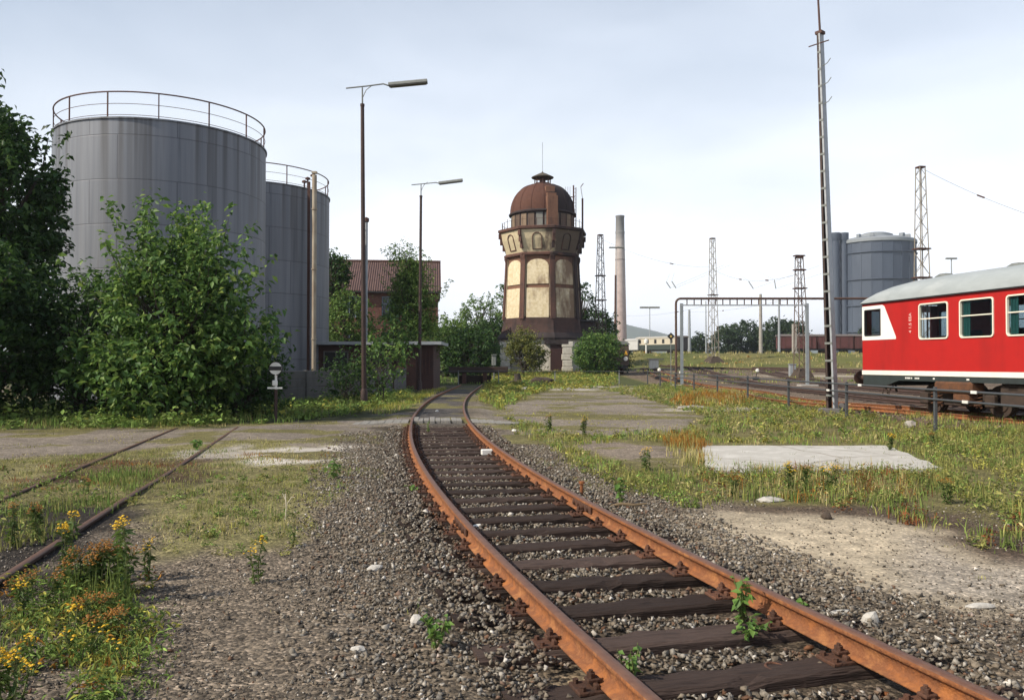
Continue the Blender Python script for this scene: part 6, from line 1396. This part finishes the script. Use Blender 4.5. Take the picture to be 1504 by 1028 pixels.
patch([(-100, 645), (330, 630), (600, 612), (590, 645), (460, 652), (330, 650), (150, 668), (-100, 690)], 70, .07, .012, [(OLIVE, 2), (STRAW, 2), (YELG, 1)], thr=.53, sc=.9, seed=17, maxn=9000, lean=.7)
patch([(60, 760), (480, 700), (620, 720), (700, 900), (640, 1040), (230, 1040), (230, 860)], 60, .06, .007, [(GREEN, 2), (OLIVE, 2), (STRAW, 1)], thr=.60, sc=2.6, seed=18, maxn=3600, tr=.03, lean=.5)
patch([(120, 700), (420, 690), (440, 770), (240, 800)], 120, .17, .008, [(STRAW, 2), (OLIVE, 2), (GREEN, 1)], thr=.55, sc=1.8, seed=19, maxn=2600, tr=.04, lean=.35)
# ragwort thicket, bottom left: greenery and dried orange growth
patch([(25, 900), (110, 850), (190, 870), (225, 930), (180, 1010), (60, 960)], 1500, .13, .012, [(GREEN, 3), (FRESH, 3), (YELG, 2.5), (ORANGE, 1), (RUSTY, .5)], thr=.36, sc=3.2, seed=10, maxn=9000, tr=.035, lean=.8)
patch([(100, 960), (230, 930), (260, 1000), (180, 1060), (90, 1060)], 1100, .07, .010, [(FRESH, 3), (GREEN, 2), (RUSTY, .6)], thr=.46, sc=3, seed=11, maxn=5000, tr=.03, lean=.9)
patch([(90, 855), (185, 850), (190, 905), (95, 905)], 1600, .34, .009, [(GREEN, 3), (OLIVE, 1)], thr=.25, sc=3, seed=12, maxn=3200, tr=.03, lean=.18)
patch([(-40, 900), (40, 890), (30, 1000), (-40, 1010)], 900, .16, .012, [(GREEN, 3), (OLIVE, 1.5), (ORANGE, 1)], thr=.4, seed=13, maxn=3000, tr=.035)
patch([(520, 895), (680, 880), (690, 930), (520, 940)], 60, .09, .010, [(GREEN, 1), (OLIVE, 1)], thr=.5, seed=14, maxn=700)
# left of the track
patch([(535, 600), (600, 580), (655, 570), (650, 584), (600, 602), (560, 612)], 200, .26, .016, [(YELG, 2), (FRESH, 1), (STRAW, 1)], thr=.36, seed=15, maxn=7000)
patch([(470, 690), (520, 680), (530, 720), (480, 730)], 150, .12, .012, [(FRESH, 2), (GREEN, 1)], thr=.45, seed=16, maxn=1200)
herbs([(90, 610), (180, 598), (330, 604), (345, 624), (230, 630), (100, 630)], 9, .5, .13, [(FRESH, 3), (GREEN, 2), (YELG, 1)], thr=.25, seed=1, maxn=420, narrow=.6)
herbs([(-100, 604), (100, 600), (110, 626), (-100, 636)], 5, .35, .12, [(GREEN, 3), (FRESH, 1)], thr=.3, seed=2, maxn=260, narrow=.6)
herbs([(360, 600), (520, 590), (600, 575), (600, 590), (520, 610), (380, 624)], 6, .38, .12, [(GREEN, 3), (FRESH, 2), (YELG, 1)], thr=.35, seed=3, maxn=300, narrow=.6)
herbs([(230, 700), (470, 680), (480, 740), (430, 820), (250, 810)], 30, .09, .035, [(GREEN, 2), (OLIVE, 2), (FRESH, 1)], thr=.42, seed=4, maxn=420)
herbs([(0, 690), (230, 690), (200, 740), (100, 790), (0, 830)], 22, .22, .05, [(GREEN, 3), (OLIVE, 1), (FRESH, 1)], thr=.48, seed=5, maxn=260)
herbs([(15, 850), (110, 840), (215, 850), (240, 940), (230, 1010), (80, 1060), (15, 1000)], 160, .20, .045, [(GREEN, 4), (FRESH, 3), (YELG, 2), (ORANGE, 1)], thr=.42, sc=3, seed=6, maxn=200, narrow=.26)
flush('grass')
# right field
R_ = [(GREEN, 2.5), (OLIVE, 3), (FRESH, 1.2), (YELG, 1.2), (STRAW, 1)]
patch([(700, 590), (720, 556), (905, 554), (910, 567), (830, 567), (780, 580), (740, 604)], 90, .36, .03, [(YELG, 3), (FRESH, 2), (GREEN, 1), (OLIVE, 1)], thr=.30, seed=20, maxn=16000)
patch([(690, 562), (760, 553), (905, 552), (905, 557), (760, 566)], 80, .45, .04, [(YELG, 3), (STRAW, 1), (ORANGE, 1)], thr=.25, seed=21, maxn=9000)
patch([(880, 572), (985, 564), (1120, 580), (1250, 602), (1380, 628), (1300, 650), (1050, 650), (1000, 632), (1040, 612), (940, 585)], 120, .24, .016, R_, thr=.45, seed=22, maxn=26000)
patch([(985, 590), (1000, 580), (1060, 576), (1110, 582), (1100, 594), (1010, 600)], 260, .42, .022, [(ORANGE, 3), (STRAW, 1), (YELG, 1)], thr=.30, seed=23, maxn=5000)
patch([(970, 640), (1030, 636), (1045, 690), (1000, 684)], 320, .30, .012, [(ORANGE, 3), (OLIVE, 2), (STRAW, 1)], thr=.34, seed=24, maxn=5000)
patch([(740, 612), (860, 640), (960, 632), (1040, 640), (1030, 652), (930, 648), (820, 655), (760, 640)], 170, .20, .014, R_, thr=.42, seed=25, maxn=9000)
patch([(810, 650), (870, 668), (930, 690), (1045, 690), (1050, 745), (1000, 748), (900, 712), (840, 690)], 420, .20, .011, R_, thr=.45, sc=1.9, seed=26, maxn=16000)
patch([(1030, 690), (1150, 692), (1390, 690), (1420, 715), (1280, 745), (1140, 738), (1050, 738)], 520, .26, .010, [(OLIVE, 3), (GREEN, 2), (STRAW, 1.4), (ORANGE, .8), (RUSTY, .5)], thr=.42, sc=2.0, seed=27, maxn=17000, lean=.25)
patch([(1300, 645), (1400, 632), (1504, 628), (1650, 650), (1700, 770), (1504, 770), (1400, 720), (1385, 688)], 330, .26, .012, [(GREEN, 3), (OLIVE, 3), (FRESH, 2), (YELG, 1)], thr=.45, sc=1.5, seed=28, maxn=26000, lean=.3)
patch([(1240, 735), (1420, 715), (1520, 765), (1600, 830), (1504, 812), (1330, 770)], 360, .20, .010, [(GREEN, 2), (OLIVE, 2), (RUSTY, 1.6)], thr=.50, sc=1.9, seed=29, maxn=9000)
patch([(1040, 655), (1290, 655), (1340, 668), (1385, 690), (1300, 655), (1300, 640), (1040, 645)], 200, .16, .012, R_, thr=.42, seed=30, maxn=6000)
patch([(1360, 622), (1504, 640), (1700, 660), (1700, 640), (1504, 618), (1300, 605)], 130, .30, .016, R_, thr=.35, seed=31, maxn=11000)
patch([(700, 640), (770, 660), (840, 700), (820, 705), (740, 665)], 40, .10, .010, [(GREEN, 1), (OLIVE, 1)], thr=.5, seed=33, maxn=900)
patch([(700, 635), (740, 590), (830, 574), (1000, 590), (1035, 640), (860, 655)], 50, .08, .014, [(OLIVE, 2), (YELG, 2), (STRAW, 1)], thr=.52, sc=.8, seed=34, maxn=9000, lean=.7)
patch([(1020, 686), (1390, 682), (1395, 700), (1020, 704)], 420, .15, .010, R_, thr=.36, sc=2.4, seed=35, maxn=7000)
patch([(1280, 650), (1310, 652), (1395, 690), (1370, 690)], 420, .16, .010, R_, thr=.36, sc=2.4, seed=36, maxn=4000)
patch([(1040, 690), (1380, 688), (1300, 656), (1038, 656)], 260, .12, .009, R_, thr=.62, sc=2.8, seed=37, maxn=1500, tr=.03)
patch([(1000, 748), (1150, 752), (1340, 775), (1500, 830), (1500, 900), (1150, 850)], 90, .06, .007, R_, thr=.62, sc=2.2, seed=38, maxn=1200, tr=.03, lean=.6)
RH = [(GREEN, 3), (OLIVE, 3), (FRESH, 2), (YELG, 2), (STRAW, 1)]
herbs([(700, 590), (720, 556), (905, 554), (905, 567), (780, 580), (735, 604)], 5, .42, .16, [(YELG, 3), (FRESH, 2), (OLIVE, 2)], thr=.3, seed=20, maxn=700)
herbs([(880, 572), (985, 564), (1120, 580), (1250, 602), (1380, 628), (1300, 650), (1050, 650), (1000, 632), (1040, 612), (940, 585)], 9, .24, .08, RH, thr=.38, seed=21, maxn=1500)
herbs([(740, 612), (860, 640), (1000, 632), (1040, 640), (1030, 652), (930, 648), (820, 655), (760, 640)], 16, .18, .06, RH, thr=.40, seed=22, maxn=700)
herbs([(810, 650), (870, 668), (930, 690), (1045, 690), (1050, 745), (1000, 748), (900, 712), (840, 690)], 40, .18, .045, RH, thr=.36, seed=23, maxn=900)
herbs([(1030, 694), (1390, 692), (1420, 715), (1280, 745), (1140, 738), (1050, 738)], 55, .22, .045, RH + [(RUSTY, 1), (ORANGE, 1)], thr=.36, seed=24, maxn=1200, narrow=.3)
herbs([(1300, 645), (1400, 632), (1504, 628), (1650, 650), (1700, 770), (1504, 790), (1380, 720), (1385, 688)], 34, .24, .055, RH, thr=.36, seed=25, maxn=2600, narrow=.35)
herbs([(1180, 735), (1420, 715), (1520, 765), (1600, 830), (1504, 822), (1330, 780)], 40, .14, .04, [(GREEN, 2), (OLIVE, 2), (RUSTY, 2)], thr=.47, seed=26, maxn=700)
flush('grass')
# grass on the bank and under the distant trees
patch(None, 3.0, .6, .10, [(OLIVE, 3), (STRAW, 4), (GREEN, 1.2), (ORANGE, .5)], thr=.36, sc=.35, seed=40, maxn=22000, tr=.25, poly=[(14, 109), (90, 109), (90, 132), (16, 132)])
patch(None, 4.0, .35, .07, [(OLIVE, 2), (GREEN, 2), (STRAW, 1)], thr=.52, sc=.3, seed=41, maxn=9000, tr=.2, poly=[(13, 62), (34, 62), (50, 100), (14, 100)])
patch(None, 6.0, .4, .06, [(FRESH, 3), (GREEN, 2)], thr=.2, sc=.3, seed=42, maxn=9000, tr=.2, poly=[(-12, 62), (-1, 62), (2, 78), (-14, 78)])
flush('bank_grass')

# ================================================================== SINGLE PLANTS
YF = leafmat('ragwort_yellow', [(0, (.55, .33, .01)), (.5, (.68, .42, .012)), (1, (.72, .50, .03))], .2); OF = leafmat('ragwort_orange', [(0, (.22, .085, .010)), (.5, (.30, .14, .014)), (1, (.17, .065, .012))], .2)
STEM = mat('weed_stem', (.10, .13, .035), (.13, .12, .05), 6, .8); WL = leafmat('weed_leaf', [(0, (.045, .085, .022)), (.5, (.075, .125, .028)), (1, (.11, .16, .04))]); SL_ = leafmat('sapling_leaf', [(0, (.07, .14, .03)), (.5, (.11, .21, .045)), (1, (.16, .27, .06))])
def ragwort(label, px, h, ns, nf, seed, flower=YF, group='flowering ragwort plants', rad=.05, headr=.05):
    r = np.random.default_rng(seed); x, y = G(*px); t = thing('ragwort_plant', label, 'wildflower', (x, y, float(gz(x, y))), group=group)
    st = MB(); LC = []; FC = []
    for s in range(ns):
        a = r.uniform(0, 6.28); b = Vector((math.cos(a), math.sin(a), 0)) * r.uniform(0, rad); hh = h * r.uniform(.72, 1.05); tp = b * 1.7 + Vector((r.normal(0, .03), r.normal(0, .03), hh)); st.path([b, (b + tp) * .5 + Vector((r.normal(0, .008), r.normal(0, .008), 0)), tp], .004, 5, radii=[.006, .0045, .003])
        m_ = int(46 * hh / .4); tt = r.uniform(.05, .93, m_); LC += [tuple(b.lerp(tp, q)) for q in tt]
        for q in range(nf):
            rr = headr * math.sqrt(r.random()); aa = r.uniform(0, 6.28); f = tp + Vector((rr * math.cos(aa), rr * math.sin(aa), .05 * r.random() - rr * .55)); FC.append(f); 
            if q % 3 == 0: st.path([tp - Vector((0, 0, .05)), f], .0018, 3)
    st.build('stem', STEM, t); V, Fc = leaf_geo(np.array(LC), .062 * (h / .4) ** .4, r, .05, narrow=.28); npmesh('foliage', V, Fc, WL, t)
    fl_ = MB()
    for f in FC:
        n_ = 6; rr = r.uniform(.007, .012); tl = Vector((r.normal(0, .25), r.normal(0, .25), 1)).normalized(); A = tl.orthogonal().normalized(); B = tl.cross(A)
        fl_.add([f + tl * .006] + [f + (A * math.cos(6.283 * k / n_) + B * math.sin(6.283 * k / n_)) * rr for k in range(n_)], [(0, k + 1, (k + 1) % n_ + 1) for k in range(n_)])
    fl_.build('flower_head', flower, t, fix=False); return t
rag = [((103, 850), .40, 3, 22, 'tall yellow flowering ragwort in front of the siding rail, highest of the thicket'), ((180, 850), .42, 2, 16, 'yellow ragwort right of the orange topped thicket'), ((190, 880), .47, 2, 14, 'ragwort with broad grey green stem at the right side of the thicket'), ((218, 850), .26, 2, 12, 'short yellow ragwort standing apart, right of the thicket'), ((385, 852), .26, 2, 16, 'lone yellow ragwort on the dark gravel halfway to the track'), ((38, 905), .22, 2, 9, 'small yellow ragwort at the left of the thicket, under the siding rail'), ((106, 930), .16, 2, 12, 'low yellow ragwort in the middle of the thicket'), ((122, 960), .14, 2, 10, 'low yellow ragwort in the lower middle of the thicket'), ((58, 975), .15, 2, 10, 'low yellow ragwort at the lower left of the thicket'), ((195, 965), .10, 1, 8, 'tiny yellow ragwort at the right foot of the thicket'), ((8, 1040), .26, 4, 30, 'dense yellow ragwort head at the bottom left corner'), ((27, 1030), .16, 1, 12, 'small yellow ragwort beside the one in the bottom left corner')]
for k, (p, h, ns, nf, lb) in enumerate(rag): ragwort(lb, p, h * 1.18, ns, nf, 300 + k)
for k, (p, h, lb) in enumerate((((120, 875), .36, 'orange seeding ragwort, left of the pair topping the thicket'), ((150, 872), .38, 'orange seeding ragwort in the middle of the thicket top'), ((172, 868), .36, 'orange seeding ragwort, right end of the thicket top'), ((60, 890), .26, 'brownish seeding ragwort near the left end of the siding rail'), ((165, 935), .18, 'low rust coloured seeding ragwort on the right of the thicket'), ((135, 915), .2, 'low orange seeding ragwort in the thicket centre'))):
    ragwort(lb, p, h, 5, 26, 330 + k, OF, 'seeding ragwort plants', .09, .06)
for k, (p, h, lb) in enumerate((((22, 800), .38, 'orange ragwort in the siding, nearest to the left edge'), ((60, 790), .34, 'orange ragwort in the siding, second from the left edge'), ((52, 770), .22, 'short orange ragwort between the two siding rails'), ((128, 724), .2, 'small ragwort with tan head at the back of the siding pit'))):
    ragwort(lb, p, h, 3, 16, 340 + k, OF, 'ragwort growing in the siding', .05, .05)
for k, (p, h, lb) in enumerate((((950, 690), .34, 'flowering ragwort at the grass edge left of the concrete slab'), ((1078, 728), .32, 'dark flowering ragwort in front of the slab, left one'), ((1160, 722), .36, 'tall ragwort standing before the slab middle'), ((1183, 722), .34, 'tall ragwort just right of the one before the slab middle'), ((1215, 720), .36, 'slim tall ragwort before the right half of the slab'), ((1390, 740), .28, 'orange flowering ragwort in the right grass below the slab corner'), ((1308, 664), .34, 'brownish ragwort at the far right corner of the slab'), ((1370, 655), .30, 'ragwort in the grass near the middle fence post'), ((857, 640), .45, 'dark bushy ragwort at the edge of the grey yard'), ((807, 634), .4, 'dark ragwort on the ballast edge right of the crossing planks'))):
    ragwort(lb, p, h, 4, 14, 350 + k, OF if k % 2 else YF, 'ragwort in the right grass', .07, .06)
def weed(name, label, px, h, n, leaf, seed, spread=.08, zb=None, narrow=.6, bend=(0, 0)):
    r = np.random.default_rng(seed); x, y = G(*px); t = thing(name, label, 'weed', (x, y, float(gz(x, y)) if zb is None else zb)); st = MB(); LC = []
    for s in range(n):
        a = r.uniform(0, 6.28); tp = Vector((math.cos(a) * spread * r.uniform(.3, 1.2) + bend[0], math.sin(a) * spread * r.uniform(.3, 1.2) + bend[1], h * r.uniform(.6, 1.05))); q = [Vector((0, 0, -.02)), tp * .5 + Vector((r.normal(0, .012), r.normal(0, .012), .03)), tp]; st.path(q, .004, 5, radii=[.006, .004, .002])
        for k in range(9):
            tt = .2 + .8 * (k + r.random()) / 9; LC.append(tuple((q[0].lerp(q[1], tt * 2) if tt < .5 else q[1].lerp(q[2], tt * 2 - 1))))
    st.build('stem', STEM, t); V, Fc = leaf_geo(np.array(LC), leaf, r, .15, narrow=narrow); npmesh('foliage', V, Fc, SL_, t); return t
weed('birch_sapling', 'small birch sapling growing against the near part of the right rail', (1090, 905), .36, 6, .055, 401, .07)
weed('creeping_shoot', 'leafy shoot lying over the sleeper at the foot of the birch sapling', (1098, 925), .16, 7, .05, 402, .16)
weed('leafy_weed', 'green weed growing on the inner side of the left rail close to the camera', (925, 990), .24, 6, .045, 403, .09)
weed('leafy_weed', 'bright green weed clump on ballast left of the track, near the bottom', (640, 950), .21, 7, .05, 404, .07)
weed('leafy_weed', 'leafy weed on the ballast edge below the white concrete patch', (490, 702), .30, 6, .07, 405, .16)
weed('leafy_weed', 'tall leafy weed on the ballast right of the right rail at mid curve', (913, 742), .36, 5, .075, 406, .07)
weed('leafy_weed', 'thin weed growing in front of the crossing planks between the rails', (628, 634), .34, 3, .05, 407, .06)
weed('leafy_weed', 'small weed on the outer side of the left rail, upper curve', (605, 722), .16, 4, .06, 408, .08)
weed('leafy_weed', 'little weed right of the near right rail beside the white stones', (1178, 886), .10, 4, .04, 409, .05)
weed('leafy_weed', 'low pale weed on dark gravel beside the lone yellow ragwort', (432, 800), .18, 5, .03, 410, .07, narrow=.25)
weed('leafy_weed', 'tiny two leaf weed near the end of the siding rail on the road', (290, 660), .22, 3, .09, 411, .05)
# dead white stalk
x, y = G(420, 760); mb = MB(); mb.path([(0, 0, 0), (.01, 0, .12), (.0, 0, .27)], .006, 6); mb.path([(.01, 0, .15), (.07, 0, .24), (.10, 0, .235)], .004, 5); mb.path([(.005, 0, .2), (-.03, .0, .28)], .004, 5)
o = mb.build('dead_stalk', mat('bleached_stalk', (.62, .56, .44), (.5, .44, .34), 6, .8)); o.location = (x, y, float(gz(x, y))); tag(o, 'bleached dead stalk sticking up from the dry grass left of the track', 'stalk')
# mound and stump near the tower
lump('dirt_mound', 'brown mound of earth in the grass before the tower', 'mound', (795, 566), 1.9, .75, 81, m=M['soil'], d=.7)
x, y = G(760, 564); mb = MB(); mb.path([(0, 0, -.1), (.02, 0, .35), (-.03, 0, .72)], .3, 10, radii=[.42, .27, .24]); mb.lathe([(1.0, -.1), (.7, .1), (.2, .26)], 12); o = mb.build('tree_stump', M['bark'], smooth=True); o.location = (x, y, float(gz(x, y))); tag(o, 'dark tree stump left of the earth mound before the tower', 'stump')
lump('rubble_block', 'pale rubble block in the grass in front of the tree stump', 'rubble', (773, 572), .75, .22, 83, m=MW, d=.6)
lump('rubble_block', 'pale flat rubble at the verge under the left dark trees', 'rubble', (92, 607), .9, .28, 84, m=M['concrete'], d=.6)
lump('rubble_block', 'pale rubble block in the weeds below the nearest right fence post', 'rubble', (1336, 628), .32, .25, 85, m=M['concrete'])
lump('rubble_block', 'low pale kerb piece lying at the edge of the grey yard', 'rubble', (1018, 601), 1.2, .18, 86, m=M['concrete'], d=.35)

# ================================================================== LIGHT, SKY, AIR, CAMERA
EL, AZ = 40.0, -65.0                      # sun: height, and bearing from behind the camera towards the left
sd = Vector((math.sin(R(AZ)) * math.cos(R(EL)), -math.cos(R(AZ)) * math.cos(R(EL)), math.sin(R(EL))))
sun = bpy.data.lights.new('sun', 'SUN'); sun.energy = 5.0; sun.angle = R(.6); sun.color = (1, .905, .76)
so = bpy.data.objects.new('sun', sun); COL.objects.link(so); so.rotation_euler = (-sd).to_track_quat('-Z', 'Y').to_euler()
W = bpy.data.worlds.new('World'); S.world = W; W.use_nodes = True; N = W.node_tree.nodes; L = W.node_tree.links
bg = N['Background']; bg.inputs['Strength'].default_value = .10
sky = N.new('ShaderNodeTexSky'); sky.sky_type = 'NISHITA'; sky.sun_disc = False; sky.sun_elevation = R(EL); sky.sun_rotation = math.atan2(sd.x, sd.y); sky.air_density = 1.2; sky.dust_density = 1.5; sky.ozone_density = 1.2
tc = N.new('ShaderNodeTexCoord'); sp = N.new('ShaderNodeSeparateXYZ'); L.new(tc.outputs['Generated'], sp.inputs[0])
mp = N.new('ShaderNodeMapping'); mp.inputs['Scale'].default_value = (1.5, 1.5, 3.6); mp.inputs['Rotation'].default_value = (0, R(12), 0); mp.inputs['Location'].default_value = (.6, 0, .35); L.new(tc.outputs['Generated'], mp.inputs[0])
cn = N.new('ShaderNodeTexNoise'); cn.inputs['Scale'].default_value = 2.3; cn.inputs['Detail'].default_value = 7; cn.inputs['Roughness'].default_value = .45; cn.inputs['Distortion'].default_value = .3; L.new(mp.outputs[0], cn.inputs['Vector'])
cr = ramp(N, [(.34, (.80, .80, .80)), (.60, (1, 1, 1))]); L.new(cn.outputs['Fac'], cr.inputs[0])
hz_ = N.new('ShaderNodeMapRange'); hz_.inputs['From Min'].default_value = .13; hz_.inputs['From Max'].default_value = .62; hz_.inputs['To Min'].default_value = 1; hz_.inputs['To Max'].default_value = .12; L.new(sp.outputs[2], hz_.inputs[0])
mu = N.new('ShaderNodeMath'); mu.operation = 'MULTIPLY'; L.new(cr.outputs[0], mu.inputs[0]); L.new(hz_.outputs[0], mu.inputs[1])
cc = N.new('ShaderNodeValToRGB'); cc.color_ramp.elements[0].position = 0; cc.color_ramp.elements[0].color = (.86, .875, .90, 1); cc.color_ramp.elements[1].position = .35; cc.color_ramp.elements[1].color = (.755, .805, .885, 1); L.new(sp.outputs[2], cc.inputs[0])
cm = N.new('ShaderNodeVectorMath'); cm.operation = 'SCALE'; cm.inputs['Scale'].default_value = 13.6; L.new(cc.outputs[0], cm.inputs[0])
lf = N.new('ShaderNodeMath'); lf.operation = 'MULTIPLY_ADD'; lf.inputs[1].default_value = -.5; L.new(sp.outputs[0], lf.inputs[0]); L.new(sp.outputs[2], lf.inputs[2])
lm = N.new('ShaderNodeMapRange'); lm.interpolation_type = 'SMOOTHSTEP'; lm.inputs['From Min'].default_value = .36; lm.inputs['From Max'].default_value = .80; lm.inputs['To Min'].default_value = 1; lm.inputs['To Max'].default_value = .40; L.new(lf.outputs[0], lm.inputs[0])
mu2 = N.new('ShaderNodeMath'); mu2.operation = 'MULTIPLY'; L.new(mu.outputs[0], mu2.inputs[0]); L.new(lm.outputs[0], mu2.inputs[1]); mu = mu2
mx = N.new('ShaderNodeMix'); mx.data_type = 'RGBA'; L.new(mu.outputs[0], mx.inputs[0]); L.new(sky.outputs[0], mx.inputs[6]); L.new(cm.outputs[0], mx.inputs[7]); L.new(mx.outputs[2], bg.inputs['Color'])

HAZE = True
if HAZE:
    mb = MB(); mb.box((0, 2450, 85), (10000, 5100, 190)); o = mb.build('haze', bpy.data.materials.new('haze_air')); tag(o, kind='stuff')
    hm = o.data.materials[0]; hm.use_nodes = True; N = hm.node_tree.nodes; L = hm.node_tree.links; N.remove(N['Principled BSDF']); v = N.new('ShaderNodeVolumePrincipled'); v.inputs['Color'].default_value = (.80, .88, 1, 1); v.inputs['Density'].default_value = .00019; v.inputs['Anisotropy'].default_value = .2
    L.new(v.outputs[0], N['Material Output'].inputs['Volume'])

cam = bpy.data.cameras.new('camera'); co = bpy.data.objects.new('camera', cam); COL.objects.link(co); S.camera = co
cam.sensor_width = 36; cam.lens = F / 1504 * 36; cam.clip_start = .05; cam.clip_end = 20000
co.location = (0, 0, CZ); co.rotation_euler = (math.pi / 2 + math.atan((HY - 514) / F), 0, 0)
S.view_settings.view_transform = 'Standard'; S.view_settings.look = 'None'; S.view_settings.exposure = .2; S.view_settings.gamma = 1
S.render.engine = 'CYCLES'; S.cycles.max_bounces = 6; S.cycles.transparent_max_bounces = 8; S.cycles.use_denoising = True; S.cycles.volume_bounces = 0
